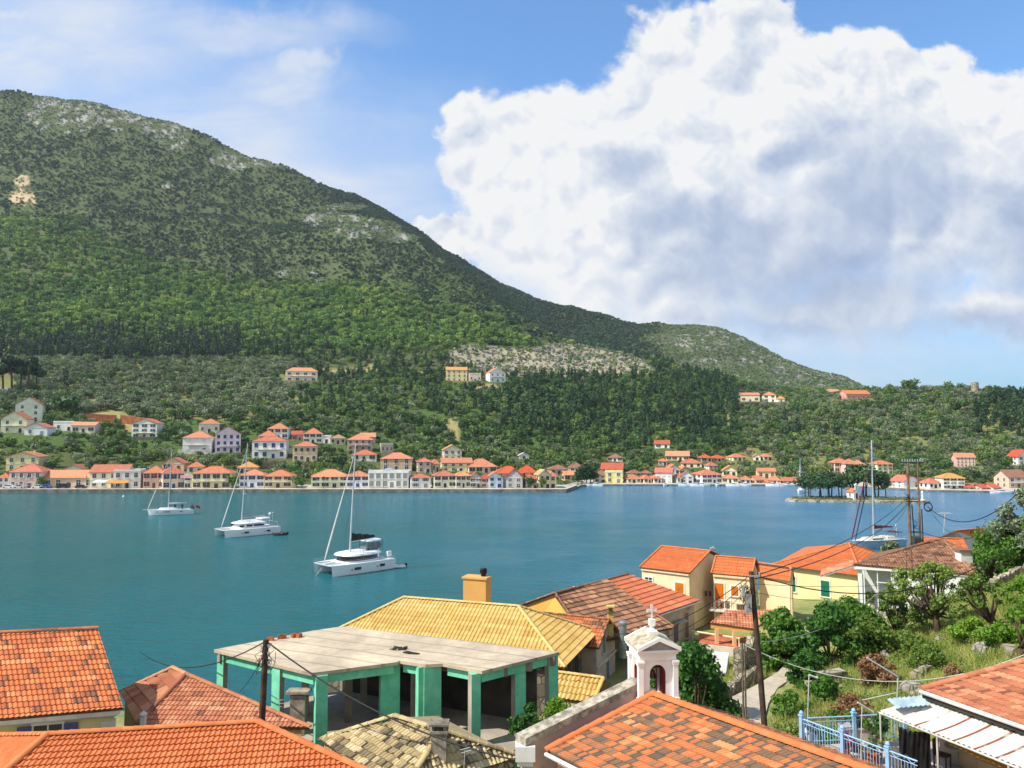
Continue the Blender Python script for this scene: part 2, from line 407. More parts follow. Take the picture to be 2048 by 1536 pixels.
def build_far():
    o=npmesh('hills',FV,FF,[far_material()],smooth=True); tag(o,kind='structure')
    cov=np.zeros((len(FV),4),dtype=np.float32); cov[:,3]=1
    G1=np.array(lin('#565f36')); G2=np.array(lin('#5c6743')); RK=np.array(lin('#a3a19a')); SCR=np.array(lin('#cdb491')); BR=np.array(lin('#9a9060')); FL=np.array(lin('#46592c')); ST=np.array(lin('#b5ada0'))
    CL=np.array(lin('#9c937c')); GR=np.array(lin('#8b8d55'))
    rr=RNG.random(len(FV))
    for i,v in enumerate(FV):
        px,py=PX(v); c=G1
        if py<560: c=G2*.85
        elif py<700 and px<1050: c=FL
        elif 720<py<840 and px<600: c=GR*.8
        elif px>1450 and py>780: c=GR*.75
        elif 760<py<900: c=FL*1.3
        if px>1330 and py<790 and v[1]>900: c=G2*.8
        if clearing(px,py) and 700<v[1]<1000: c=CL
        if in_any(SCREE,px,py) and rn(v)>-.12: c=SCR*.85
        elif in_any(ROCKS,px,py) and v[1]>850 and rn(v)>.14: c=RK*(.5+.5*rr[i])
        elif in_any(BARE,px,py) and v[1]<800: c=BR
        if v[1]<shore(px)+21: c=ST
        cov[i,:3]=c
    a=o.data.attributes.new('cover','FLOAT_COLOR','POINT'); a.data.foreach_set('color',cov.ravel())
build_far()
# sea: one wide sheet
def build_water():
    m,N,b=newmat('sea water')
    g=N.n('ShaderNodeNewGeometry').outputs['Position']
    big=N.noise(g,.012,4,.55); mid=N.noise(g,.06,3,.6)
    sp=N.n('ShaderNodeSeparateXYZ',{0:g})
    # teal near shore and left; lighter blue rightward paints in the grazing sky reflection
    dp=N.math('ADD',N.math('MULTIPLY',sp.outputs[0],.004),N.math('MULTIPLY',sp.outputs[1],.0016))
    dp=N.math('ADD',dp,N.math('MULTIPLY',N.math('SUBTRACT',big,.5),1.0))
    c=N.ramp(N.math('ADD',dp,.2,clamp=True),[(0,'#175a5c'),(.35,'#1a6068'),(.65,'#28687f'),(1,'#3b7494')])
    N.nt.links.new(c,b.inputs['Base Color'])
    b.inputs['Roughness'].default_value=.22; b.inputs['IOR'].default_value=1.333; b.inputs['Specular IOR Level'].default_value=.5
    mp=N.n('ShaderNodeMapping',{'Vector':g,'Rotation':(0,0,.35),'Scale':(.55,1.3,1)}).outputs[0]
    w1=N.noise(mp,.55,4,.62); w2=N.noise(mp,2.6,3,.6); w3=N.noise(g,.09,2,.5)
    h=N.math('ADD',N.math('ADD',N.math('MULTIPLY',w1,.75),N.math('MULTIPLY',w2,.16)),N.math('MULTIPLY',w3,.6))
    st=N.math('ADD',.45,N.math('MULTIPLY',N.sstep(mid,.38,.62),.6))
    bn=N.n('ShaderNodeBump',{'Height':h,'Strength':st,'Distance':.9}); N.nt.links.new(bn.outputs[0],b.inputs['Normal'])
    mb=MB(); mb.quad((-1880,20,0),(1880,20,0),(1880,2150,0),(-1880,2150,0))
    o=mb.build('water',m); tag(o,kind='structure')
build_water()
# quay along the far shore
def build_quay():
    mb=MB(); ct=mat('#b9b4a8',.85,.15,.3); cw=mat('#77746c',.9,.3,.5,stain=.5)
    pxs=list(np.arange(-400,1130,30.0))+[1132,1139,1146,1153,1160,1168,1176]+list(np.arange(1190,2451,30.0))
    P=[(Vector(((p-1024)/F*shore(p),shore(p),0)),p) for p in pxs]
    for (a,p),(b,q) in zip(P,P[1:]):
        a0=a*.997;b0=b*.997
        k=Vector((0,4.5,0))
        zt=1.42 if p<1150 else .72
        mb.quad((a0.x,a0.y,-1),(b0.x,b0.y,-1),(b0.x,b0.y,zt),(a0.x,a0.y,zt),1)
        mb.quad((a0.x,a0.y,zt),(b0.x,b0.y,zt),(b0.x,b0.y+5.5,zt),(a0.x,a0.y+5.5,zt),0)
        mb.quad((a0.x,a0.y+5.5,zt),(b0.x,b0.y+5.5,zt),(b0.x,b0.y+5.5,0),(a0.x,a0.y+5.5,0),0)
    o=mb.build('quay',[ct,cw]); tag(o,kind='structure')
build_quay()

def build_haze():
    m=bpy.data.materials.new('haze'); m.use_nodes=True; nt=m.node_tree; nt.nodes.clear()
    o=nt.nodes.new('ShaderNodeOutputMaterial'); v=nt.nodes.new('ShaderNodeVolumePrincipled')
    v.inputs['Color'].default_value=(.80,.90,1,1); v.inputs['Density'].default_value=.00005; v.inputs['Density Attribute'].default_value=''; m.cycles.homogeneous_volume=True; m.cycles.volume_sampling='DISTANCE'
    nt.links.new(v.outputs[0],o.inputs['Volume'])
    mb=MB(); mb.box((0,1080,425),(3800,2250,860)); h=mb.build('haze',m); tag(h,kind='stuff',label='thin blue air between the near shore and the mountain',cat='haze')
build_haze()
# ---------------------------------------------------------------- houses across the bay
OR='#c27450'; RD='#b2563c'; BRN='#8d6450'; YO='#c98f4c'; PK='#c0705a'
ROOFM={}
def farroof(c):
    if c in ROOFM: return ROOFM[c]
    m,N,b=newmat('far roof tiles'); l=lin(c)
    tc=N.n('ShaderNodeTexCoord').outputs['Object']
    w=N.noise(tc,1.2,5,.7); w2=N.noise(tc,5.0,3,.7)
    f=N.sstep(N.math('ADD',N.math('MULTIPLY',w,.6),N.math('MULTIPLY',w2,.4)),.32,.68)
    cc=N.mix(f,tuple(x*.62 for x in l),tuple(min(1,x*1.25) for x in l))
    N.nt.links.new(cc,b.inputs['Base Color']); b.inputs['Roughness'].default_value=.9
    ROOFM[c]=m; return m
PANE=mat('#2a2f36',.25,.1,3,spec=.5); WHT=mat('#d8d6d0',.7,.06); 
SHUT={'b':'#2c4374','g':'#31564c','n':'#5f4130','d':'#2d2f33','w':'#d5d4ce','o':'#b8622c','l':'#7f9fc4','r':'#5b2a2c','y':'#8c8a80'}
WINP={}
def win_mesh(style,c):
    k=style+c
    if k in WINP: return WINP[k]
    mb=MB()
    mb.box((0,-.02,.5),(1.24,.08,1.16),m=0)          # surround
    if style=='c':
        mb.box((-.26,-.07,.5),(.48,.06,.98),m=2); mb.box((.26,-.07,.5),(.48,.06,.98),m=2)
    else:
        mb.box((0,-.045,.5),(1,.06,1),m=1)
        mb.box((0,-.085,.5),(.07,.03,1),m=0); mb.box((0,-.085,.62),(1,.03,.05),m=0)
        if style=='s':
            mb.box((-.76,-.08,.5),(.46,.06,1.04),m=2); mb.box((.76,-.08,.5),(.46,.06,1.04),m=2)
    mb.box((0,-.1,-.05),(1.3,.2,.07),m=0)
    me=mb.build('window',[WHT,PANE,mat(SHUT[c],.6,.1)]); o=me; me=o.data
    bpy.data.objects.remove(o); WINP[k]=me; return me
def put_window(parent,me,x,y,z,w,h,rz=0,name='window'):
    o=bpy.data.objects.new(name,me); link(o,parent); o.location=(x,y,z); o.scale=(w,1,h); o.rotation_euler=(0,0,rz); return o
BOX=[]   # photo boxes of the houses, to keep trees from growing through the view of them
HOUSES=[]
def far_house(x0,x1,base,eave,ridge,typ,wall,roof,rows,cols,sh,label,yaw=None,d=None,bal=None,style=None,arch=False,chim=False,dep=None,cat='house',ground=None,door=True,group='houses across the bay'):
    cx=(x0+x1)/2
    if roof==OR: roof=random.choice(('#bf7352','#c6805f','#b46b50','#ca8a63','#bd7859'))
    p=hit(cx,base) if d is None else None
    sh0=shore(cx)
    if d is None and (p is None or p.y<sh0+5):
        zq=1.5 if cx<1150 else .8
        p=Vector(((cx-1024)/F*(sh0+5.5),sh0+5.5,zq)); base=min(base,PX(p)[1])
    elif p is None: p=PD(cx,base,d or 330)
    D=p.y*cT+(p.z-H)*sT; s=D/F
    Wd=(x1-x0)*s; hE=(base-eave)*s; rise=max(.5,(eave-ridge)*s)
    if yaw is None: yaw=random.uniform(4,16)*(1 if cx<1150 else random.choice((-1,1)))
    a=math.radians(yaw)
    dp=dep or max(6.0,min(Wd*.8,11.0))
    Wn=max(2.5,(Wd-abs(math.sin(a))*dp)/math.cos(a))
    # the wider of the two visible sides is the front
    cxw=p.x; R=Matrix.Rotation(a,3,'Z')
    ctr=Vector((cxw,p.y+dp*.5*math.cos(a)+.2,p.z))
    e=empty(cat if cat!='house' else 'house',ctr,a,label,cat,group)
    w=MB(); hw=Wn/2; hd=dp/2; zb=-2.5
    poly=[(-hw,-hd),(hw,-hd),(hw,hd),(-hw,hd)]
    w.prism(poly,zb,hE)
    if typ=='gf': w.add([(-hw,-hd,hE),(hw,-hd,hE),(0,-hd,hE+rise),(-hw,hd,hE),(hw,hd,hE),(0,hd,hE+rise)],[(0,1,2),(4,3,5)])
    if typ=='gs': w.add([(-hw,-hd,hE),(-hw,hd,hE),(-hw,0,hE+rise),(hw,-hd,hE),(hw,hd,hE),(hw,0,hE+rise)],[(1,0,2),(3,4,5)])
    # cornice and base course
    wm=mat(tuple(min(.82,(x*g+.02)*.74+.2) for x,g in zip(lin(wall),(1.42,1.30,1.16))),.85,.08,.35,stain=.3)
    w.box((0,-hd-.06,hE-.18),(Wn+.16,.12,.3),m=1)
    if rows>=2: w.box((0,-hd-.04,hE*.5),(Wn+.1,.08,.16),m=1)
    if typ=='flat':
        for q in((0,-hd+.1,Wn,.2),(0,hd-.1,Wn,.2)): w.box((q[0],q[1],hE+.28),(q[2],q[3],.56))
        for q in((-hw+.1,0),(hw-.1,0)): w.box((q[0],0,hE+.26),(.2,dp-.42,.5))
    w.build('wall',[wm,mat('#d6d0c2',.8,.08)],e)
    o=.45; r=MB(); zt=hE+rise; E_=hE-.05-rise*o/max(hw,hd)*.6
    if typ=='hip':
        if Wn>=dp: A=(-(hw-hd)-.01,0,zt); B=((hw-hd)+.01,0,zt)
        else: A=(0,-(hd-hw)-.01,zt); B=(0,(hd-hw)+.01,zt)
        c=[(-hw-o,-hd-o,E_),(hw+o,-hd-o,E_),(hw+o,hd+o,E_),(-hw-o,hd+o,E_)]
        vs=c+[A,B]
        if Wn>=dp: fs=[(0,1,5,4),(1,2,5),(2,3,4,5),(3,0,4)]
        else: fs=[(0,1,4),(1,2,5,4),(2,3,5),(3,0,4,5)]
        r.add(vs,fs+[(3,2,1,0)])
        for q in c: r.tube([q,A if ((Vector(q)-Vector(A)).length<(Vector(q)-Vector(B)).length) else B],.12,5,m=0)
        r.tube([A,B],.13,5)
    elif typ=='gf':
        for sx in(-1,1):
            r.prism([(sx*(hw+o),-hd-o),(0,-hd-o),(0,hd+o),(sx*(hw+o),hd+o)],[E_,zt,zt,E_],[E_+.2,zt+.2,zt+.2,E_+.2])
    elif typ=='gs':
        for sy in(-1,1):
            r.prism([(-hw-o,sy*(hd+o)),(hw+o,sy*(hd+o)),(hw+o,0),(-hw-o,0)],[E_,E_,zt,zt],[E_+.2,E_+.2,zt+.2,zt+.2])
    if typ=='flat':
        r.box((0,0,hE+.03),(Wn-.45,dp-.45,.06)); r.build('roof',mat('#a8a49a',.9,.2,.5),e)
    else: r.build('roof',farroof(roof),e)
    if chim:
        c=MB(); q=(hw*.35,hd*.25); c.box((q[0],q[1],zt-.1),(.6,.6,1.6)); c.box((q[0],q[1],zt+.75),(.8,.8,.15),m=1); c.build('chimney',[wm,mat('#a08a76')],e)
    # windows
    st=style or random.choice(('p','s','p','s','c'))
    me=win_mesh(st,sh)
    if rows and cols:
        fl=hE/rows; sp=Wn/cols
        ww=min(1.3,sp*(.38 if st=='s' else .5)); wh=min(1.75,fl*.54)
        for i in range(rows):
            for j in range(cols):
                x=-hw+sp*(j+.5); z=fl*i+fl*.3
                if i==0 and door and j==cols//2:
                    dm=win_mesh('c' if sh!='w' else 'p','n' if sh=='w' else sh)
                    put_window(e,dm,x,-hd-.02,.05,ww*1.05,min(2.3,fl*.72),name='door'); continue
                if arch and i<rows: put_window(e,me,x,-hd-.02,z-.25,ww*1.25,wh*1.25)
                else: put_window(e,me,x,-hd-.02,z,ww,wh)
            side=-1 if yaw>0 else 1
            for j in range(2):
                put_window(e,me,side*(hw+.02),-hd+dp*(.3+.4*j),fl*i+fl*.3,min(1.0,ww),wh,rz=math.radians(-90 if side<0 else 90))
        if bal is not None:
            z=fl*bal+.05
            b=MB(); b.box((0,-hd-.65,z),(Wn*.7,1.25,.16)); bo=b.build('balcony',mat('#cfcabd',.8),e)
            q=MB(); nb=int(Wn*.7/.35)
            for k in range(nb+1): q.box((-Wn*.35+Wn*.7*k/nb,-hd-1.22,z+.5),(.05,.05,.86))
            q.box((0,-hd-1.22,z+.97),(Wn*.7+.06,.07,.08)); q.build('railing',mat('#e0e0e0',.5),bo)
    BOX.append((x0-1,x1+1,ridge-2,base,p.y)); HOUSES.append((cx,base,p.y,label))
    return e
FH=far_house
TAN='#b59a72'; CRM='#d9c99a'; WH='#dcdcd8'; WB='#ccd6e2'; YEL='#dcc070'; PCH='#d8a878'; STN='#a89678'; PNK='#cf9c86'
def town():
    # left hillside
    FH(-4,22,776,755,744,'gf','#d8b866',OR,1,2,'d','pale yellow chapel-like house behind tall pine trunks at the left edge of the hillside',d=600)
    FH(20,78,843,809,794,'gf','#d9d8c0',RD,3,2,'d','tall cream house with dark red gable roof high on the left slope',yaw=24)
    FH(-6,49,866,838,823,'gf','#d9d2ae',OR,2,2,'d','cream gabled house with balcony at the far left above a small white cottage',bal=1)
    FH(44,92,871,855,846,'gf',WB,PK,1,2,'l','low white cottage with pale blue trim and shaded porch on the left slope')
    FH(103,146,862,844,840,'flat',WH,OR,1,2,'d','white flat-roofed cottage half hidden by shrubs on the left slope')
    FH(138,187,866,851,844,'gs','#c9c2b8',OR,1,3,'d','low grey and white bungalow with orange roof and glazed porch')
    FH(260,312,876,847,837,'gf','#cfdcc4',PK,3,3,'b','mint green three-storey gabled house below the red earth cut',bal=1)
    FH(390,437,866,847,837,'hip','#c9c8bc',OR,1,3,'d','grey white house with orange hip roof above the lilac house')
    FH(358,420,906,875,863,'hip','#d6d6d4',OR,2,2,'w','white house with orange hip roof on a white terrace wall left of the lilac house',bal=1)
    FH(418,478,906,868,853,'gf','#d3b6d3',OR,3,4,'b','lilac gabled house with white balconies and orange roof',yaw=20,bal=1)
    FH(530,575,877,857,846,'hip',WB,OR,2,3,'d','blue white tower-like house with red hip roof behind the tall white house')
    FH(511,552,884,872,861,'hip','#d2d4da',OR,1,3,'w','upper white storey with orange roof stepped back above a tall white house',d=415)
    FH(498,570,917,882,873,'hip','#cfd5e4',OR,2,4,'b','tall bluish white house with arched ground floor and wide balcony',bal=1,arch=True)
    FH(578,632,924,892,883,'hip','#b7a37d',OR,2,4,'n','tan stone mansion with orange hip roof and tall narrow windows')
    FH(579,604,882,869,862,'gs','#9c6a54',RD,1,2,'n','small red brown house beside a white hip-roofed house')
    FH(601,643,886,867,856,'hip','#d9d9d6',OR,2,3,'d','white house with orange hip roof and dark square windows above the stone mansion')
    FH(642,661,887,872,870,'flat',WH,OR,1,1,'d','small white flat-roofed annex between two hillside houses')
    FH(656,690,889,876,869,'hip','#9c8e78','#a08468',1,3,'d','derelict grey brown house with pale tiled roof')
    FH(688,744,902,879,868,'hip','#8f6d58',OR,2,4,'n','brown house with orange hip roof and long glazed upper floor',bal=1)
    FH(716,750,886,874,866,'gs','#a08468',OR,1,2,'n','orange-roofed wing rising behind the brown house',d=450)
    FH(756,786,906,888,885,'flat','#8b8173',OR,1,3,'d','roofless grey stone ruin with empty window openings',door=False)
    FH(698,752,922,909,900,'hip','#d4d2cc',OR,1,3,'d','low white house with orange hip roof in the trees above the quay')
    FH(757,823,941,917,906,'hip','#a98a62',OR,2,3,'n','large tan stone building with orange hip roof and peach side wall',arch=True)
    FH(881,923,921,900,890,'gf','#cfc8b8',YO,2,3,'n','tall pale house with yellow-orange gable roof standing on its own above the quay')
    FH(830,862,946,923,916,'hip','#c4a48c',PK,2,2,'d','narrow pinkish house with red hip roof in the second row')
    FH(858,878,944,927,919,'hip',PCH,OR,1,2,'d','small peach house squeezed into the second row')
    FH(877,944,943,926,917,'gs','#d8c98c',OR,2,4,'d','wide cream yellow house with long orange roof in the second row')
    FH(926,993,946,933,918,'hip','#cfae92',OR,1,4,'d','broad low building with large orange hip roof in the second row')
    # first row on the left quay
    q=dict(group='houses along the left quay')
    FH(-12,15,978,955,946,'hip',WB,OR,2,2,'b','white and blue house cut by the left edge of the quay',**q)
    FH(5,72,942,914,904,'gf','#d6c27c',OR,2,3,'d','yellow house with white pediment behind the pink house',chim=True,**q)
    FH(12,79,978,943,929,'hip','#c2988c',PK,2,4,'w','dusty pink two-storey house with red hip roof and white shutters on the quay',style='s',**q)
    FH(112,171,947,942,930,'gf','#d2cec2',OR,1,1,'d','white gable wall rising behind the low tan house',d=345,**q)
    FH(83,184,976,956,942,'gs',TAN,OR,1,5,'n','long low tan stone house with wide orange roof on the quay',arch=True,**q)
    FH(172,250,976,945,931,'gs','#d8c8a4',OR,2,4,'n','cream house with long orange roof beside the flat-roofed grey building',**q)
    FH(218,277,978,942,937,'flat','#c3c9cc',OR,2,3,'d','pale grey flat-roofed building with orange awnings on the quay',**q)
    FH(277,326,977,945,932,'hip','#c98a6c',OR,2,3,'n','salmon house with orange roof on the quay',**q)
    FH(320,366,942,927,916,'gf','#c2a06c',PK,1,2,'n','tan gabled house with an arched attic window in the second row',arch=True,**q)
    FH(306,364,979,946,933,'hip',PCH,OR,2,3,'b','peach house with orange hip roof and blue shutters on the quay',yaw=30,style='s',**q)
    FH(367,405,948,933,924,'hip','#d8cbb0',OR,1,2,'d','cream hip-roofed house in the second row left of the yellow shops',**q)
    FH(363,393,979,950,946,'flat','#a9b09c',OR,2,2,'d','narrow grey green shopfront with a pink sign panel above',**q)
    FH(377,459,979,946,934,'hip','#d9c284',OR,2,4,'n','yellow house with orange roof and three dark shop doors on the quay',bal=1,yaw=8,chim=True,**q)
    FH(467,513,951,934,924,'hip','#c6ae86','#cf8d52',1,3,'d','tan house with light orange hip roof in the second row',**q)
    FH(476,531,981,950,940,'hip','#d0d8e6',OR,2,3,'b','white house with dark blue doors and shutters on the quay',**q)
    FH(527,586,981,952,941,'hip','#cdb884',OR,2,3,'r','sand yellow house with dark red balcony on the quay',bal=1,yaw=5,**q)
    FH(615,697,981,953,940,'hip','#dccf9c',OR,2,4,'d','wide pale yellow house with orange hip roof and upper gallery on the quay',bal=1,yaw=12,**q)
    FH(690,739,981,952,943,'hip','#d2d6e0',OR,2,3,'b','white house with narrow blue shutters left of the arched white building',**q)
    e=FH(735,818,981,945,943,'flat','#d4dbe6',OR,2,6,'y','large white two-storey building with arched loggias and curved parapet on the quay',yaw=3,arch=True,**q)
    FH(815,862,981,955,948,'hip','#dddcd8',OR,2,2,'y','plain white house with orange roof right of the arched white building',yaw=12,**q)
    FH(861,912,981,951,942,'hip','#d2c8a8',OR,2,3,'d','cream house with orange roof in the middle of the right-hand quay row',**q)
    FH(905,942,981,951,943,'hip','#bdb9a6','#d28e56',2,3,'d','grey cream house with light orange roof on the quay',**q)
    FH(938,963,981,956,945,'gf','#9b9a96',RD,2,2,'d','grey gable-fronted house with a small balcony on the quay',bal=1,**q)
    FH(960,982,981,957,949,'hip','#a67a6c',RD,2,2,'n','narrow red brown house on the quay',**q)
    FH(972,1006,981,954,945,'gf','#a8c6dc',OR,2,2,'b','light blue gable-fronted house on the quay',**q)
    FH(986,1046,977,946,933,'hip','#8f9498','#c05a30',2,3,'d','tall house with large dark orange roof at the end of the quay',**q)
    FH(1012,1048,981,955,938,'gf','#85878c',RD,2,2,'w','dark grey gabled house with white ground floor near the quay corner',yaw=-6,**q)
    FH(1036,1072,957,944,931,'hip','#cfa488','#c4532c',1,2,'d','house with bright orange-red hip roof behind the quay corner',**q)
    FH(1046,1076,978,957,950,'hip','#b98c94',OR,2,2,'d','pinkish house half hidden by trees near the quay corner',**q)
    FH(1070,1101,979,950,940,'gf','#c6ac6a','#c09a6a',2,2,'d','ochre gable-fronted house near the quay corner',**q)
    FH(1093,1113,977,952,944,'hip','#d8c060',OR,2,1,'d','narrow yellow house at the corner of the quay',**q)
    # inner bay
    q=dict(group='houses around the inner bay')
    FH(1096,1136,950,938,930,'hip','#9c8f82',BRN,1,3,'d','grey house with brown hip roof among trees behind the quay corner',**q)
    FH(1125,1152,962,950,943,'gs','#c4a25c',OR,1,2,'d','low ochre house with orange roof beside the dark trees',**q)
    FH(1138,1168,944,935,926,'hip','#d4d2cc',BRN,1,3,'d','white house with brown hip roof above the dark trees',**q)
    FH(1036,1058,918,911,906,'gf',WH,'#b8b8b4',1,1,'d','small white gabled hut alone in the woods above the quay',**q)
    FH(1189,1216,965,950,941,'hip','#b0a494',BRN,2,2,'d','grey beige house with brown roof at the head of the bay',**q)
    FH(1203,1252,944,938,927,'gs','#cfb49c',RD,1,4,'d','cream house with long red roof behind the bright yellow block',d=362,**q)
    FH(1210,1247,967,944,941,'flat','#d6c24e',OR,2,2,'y','bright yellow flat-topped block at the head of the bay',**q)
    FH(1215,1250,923,915,908,'hip','#d8d8d4',BRN,1,3,'d','low white house with brown hip roof on the slope above the yellow block',**q)
    FH(1249,1281,968,957,949,'hip','#d9cfb4',OR,1,3,'d','low cream cottage with orange roof right of the yellow block',**q)
    FH(1256,1283,950,946,940,'hip','#a89078',BRN,1,2,'d','brown hip roof showing behind the low cream cottages',d=372,**q)
    FH(1280,1302,968,957,951,'hip','#d6c694',OR,1,2,'d','small yellow cream cottage by the inner waterfront',**q)
    FH(1281,1307,950,946,940,'hip','#9a7c6a',BRN,1,2,'d','second brown roof behind the waterfront cottages',d=375,**q)
    FH(1300,1329,967,956,949,'hip','#d8ccaa',OR,1,3,'d','cream cottage beside the tall white and pink house',**q)
    FH(1310,1349,968,945,937,'gs','#dcc8cc',PK,2,3,'w','tall white and pink house on the inner waterfront',**q)
    FH(1334,1361,947,938,929,'gf',WH,OR,1,2,'b','white gabled house rising behind the waterfront',d=385,**q)
    FH(1345,1366,968,955,950,'hip','#d4d8de',OR,1,2,'d','small white waterfront house with dark shop openings',**q)
    FH(1360,1389,967,952,943,'gf','#a9b4c4',OR,2,2,'d','blue grey gabled house on the inner waterfront',**q)
    FH(1355,1380,947,941,933,'gf','#c8a070',OR,1,2,'d','ochre gabled house in the second row of the inner bay',d=385,**q)
    FH(1310,1344,896,888,881,'gs',WH,RD,1,2,'d','small white house with red roof alone high in the woods',**q)
    FH(1333,1386,921,912,903,'gs','#d2b294',OR,1,4,'d','long orange-roofed house on the slope of the inner bay',**q)
    FH(1317,1338,931,922,917,'hip','#a8826a',OR,1,2,'d','small brown house with orange roof among the trees of the inner bay',**q)
    FH(1364,1409,935,926,918,'hip','#d6c898',OR,1,3,'d','cream yellow house with orange roof in the middle of the slope',**q)
    FH(1414,1436,942,931,925,'hip','#cfd0cc',OR,2,2,'d','white upright house with orange roof in the middle of the slope',**q)
    FH(1389,1443,967,949,940,'hip','#dddcd8',OR,2,4,'d','big white house with orange hip roof on the inner waterfront',yaw=16,**q)
    FH(1401,1425,924,915,909,'hip','#a98468','#c4582c',1,2,'d','left of a pair of orange-red roofed houses on the slope',**q)
    FH(1424,1451,923,916,910,'hip','#b08a6c','#c4582c',1,3,'d','right of a pair of orange-red roofed houses on the slope',**q)
    FH(1459,1494,922,914,907,'hip','#d4cc9c',OR,1,3,'d','pale yellow house with orange hip roof at the top of the slope',**q)
    FH(1489,1511,905,900,896,'hip','#9c8474',BRN,1,2,'d','small brown-roofed house above the slope of the inner bay',**q)
    FH(1508,1526,921,913,908,'gf','#d6d2c8',OR,1,1,'d','white house with orange gable roof beside its twin on the slope',**q)
    FH(1524,1545,921,913,908,'hip','#d9d6cc',OR,1,2,'d','white hip-roofed house at the right end of the upper row',**q)
    FH(1447,1478,953,941,932,'gf','#d8c894',OR,1,2,'d','cream gabled house with orange roof behind the waterfront',**q)
    FH(1443,1481,968,956,949,'hip','#d6cfae',OR,1,3,'d','cream waterfront house with orange hip roof beside a light blue one',**q)
    FH(1479,1505,970,959,952,'hip','#b8c6e0',OR,1,2,'d','light blue waterfront cottage with orange roof',**q)
    FH(1502,1522,970,960,953,'gs','#a8744c',OR,1,2,'n','brown open-fronted waterfront taverna with orange roof',**q)
    FH(1517,1556,957,943,937,'gs','#d2a448',OR,1,3,'n','ochre yellow house with orange roof above the waterfront',**q)
    FH(1518,1546,972,964,957,'hip','#cfd6e2',OR,1,2,'d','white blue cottage below the ochre yellow house',**q)
    FH(1536,1564,974,960,952,'hip','#d9d9d6',OR,1,3,'d','white cottage with orange hip roof right of the waterfront row',**q)
    FH(1563,1593,973,962,956,'gs','#b4705a',OR,1,3,'d','long orange and red cottage behind the masts near the islet',**q)
    FH(1590,1612,973,962,956,'gs','#d2d6da',OR,1,2,'d','white cottage beside the islet with orange roof',**q)
    FH(1630,1664,968,959,953,'hip','#d2b48c',OR,1,3,'d','orange-roofed house behind the islet trees on their left',**q)
    FH(1682,1709,968,962,955,'hip','#cfa47c',OR,1,2,'d','orange-roofed house behind the islet chapel',**q)
    FH(1714,1736,964,955,948,'hip','#b98a70',RD,1,2,'d','small red-roofed house above the islet trees',**q)
    FH(1668,1700,945,925,917,'hip','#cf9c88',OR,2,3,'d','left wing of a pink terrace on the slope above the islet',**q)
    FH(1692,1716,946,927,918,'hip','#c8a8b0',OR,2,2,'b','middle wing of a pink terrace with lilac front above the islet',**q)
    FH(1709,1733,944,928,921,'hip','#d8b888',OR,2,2,'d','right wing of the pink terrace with a yellow front above the islet',**q)
    FH(1750,1788,948,928,921,'hip','#d8d0a8',OR,3,3,'d','tall cream house with orange hip roof on the slope right of the islet',**q)
    FH(1769,1798,977,965,959,'hip','#cfc4a4',OR,1,3,'d','cream cottage on the waterfront left of the double pole',**q)
    FH(1791,1840,979,963,952,'gf','#d9d8d4',PK,2,2,'d','white gabled warehouse behind the double pole',yaw=14,**q)
    FH(1845,1881,979,966,957,'hip','#dcdcda',PK,1,3,'d','white house with red hip roof right of the double pole',**q)
    FH(1882,1926,981,956,947,'hip','#d6d2c0',YO,3,3,'d','three-storey white and pink house with yellow-orange hip roof on the waterfront',bal=1,**q)
    FH(1924,1946,982,975,970,'gs','#cfa48c',RD,1,2,'d','low red-roofed cottage right of the three-storey house',**q)
    FH(1953,1975,984,976,970,'gs','#b49a8c',RD,1,2,'d','low red-roofed boathouse on the right waterfront',**q)
    FH(1972,1996,985,976,969,'gs','#cfd2d4','#bf5a40',1,2,'l','low white cottage with bright red roof on the right waterfront',**q)
    FH(1916,1957,933,915,907,'gs','#c08c80',OR,3,5,'w','pink three-storey house with white windows on the right slope',**q)
    FH(2031,2064,931,913,901,'gf','#d9d6d0','#c24a30',2,2,'d','white house with vivid red gable roof at the right edge',yaw=10,**q)
    FH(2011,2060,976,955,941,'gs','#b08a6a',BRN,2,3,'n','brown house with balcony at the right edge of the waterfront',bal=1,**q)
    # hillside villas
    q=dict(group='villas on the hillside')
    FH(567,633,763,742,734,'hip','#cdc3b2','#c88a60',2,4,'d','grey beige villa with wide pale orange hip roof on the upper left slope',bal=1,**q)
    FH(890,934,763,740,733,'gs','#d8b972',YO,3,4,'n','yellow three-storey villa below the bare terraced slope',yaw=6,**q)
    FH(934,962,763,747,745,'flat','#c9b9a8',OR,1,3,'d','low stone annex between the yellow villa and the white villa',**q)
    FH(971,1011,764,745,735,'gf','#d6dae4',OR,2,3,'b','white villa with red gable roof right of the yellow villa',yaw=22,bal=1,**q)
    FH(1482,1522,804,790,785,'gs','#c9bca6',OR,1,3,'d','cream hillside house with orange roof left of its white neighbour',**q)
    FH(1527,1557,804,790,783,'hip','#d6d0c4',OR,2,2,'d','white hillside house with orange hip roof high above the islet',**q)
    FH(1556,1571,805,797,791,'hip','#cfc6b6',OR,1,1,'d','small cream annex with orange roof beside the white hillside house',**q)
    FH(1685,1744,800,788,780,'gs','#b4604e','#cc7a48',1,5,'w','long red house with orange roof on the saddle of the right hill',**q)
    FH(1657,1681,790,784,778,'gs','#b08068',OR,1,2,'d','small house with red roof left of the long red house',**q)
    FH(1796,1816,783,777,773,'gs','#d2b86a',YO,1,2,'d','small yellow house under a broad pine on the right ridge',**q)
    return e
ARCHED=town()
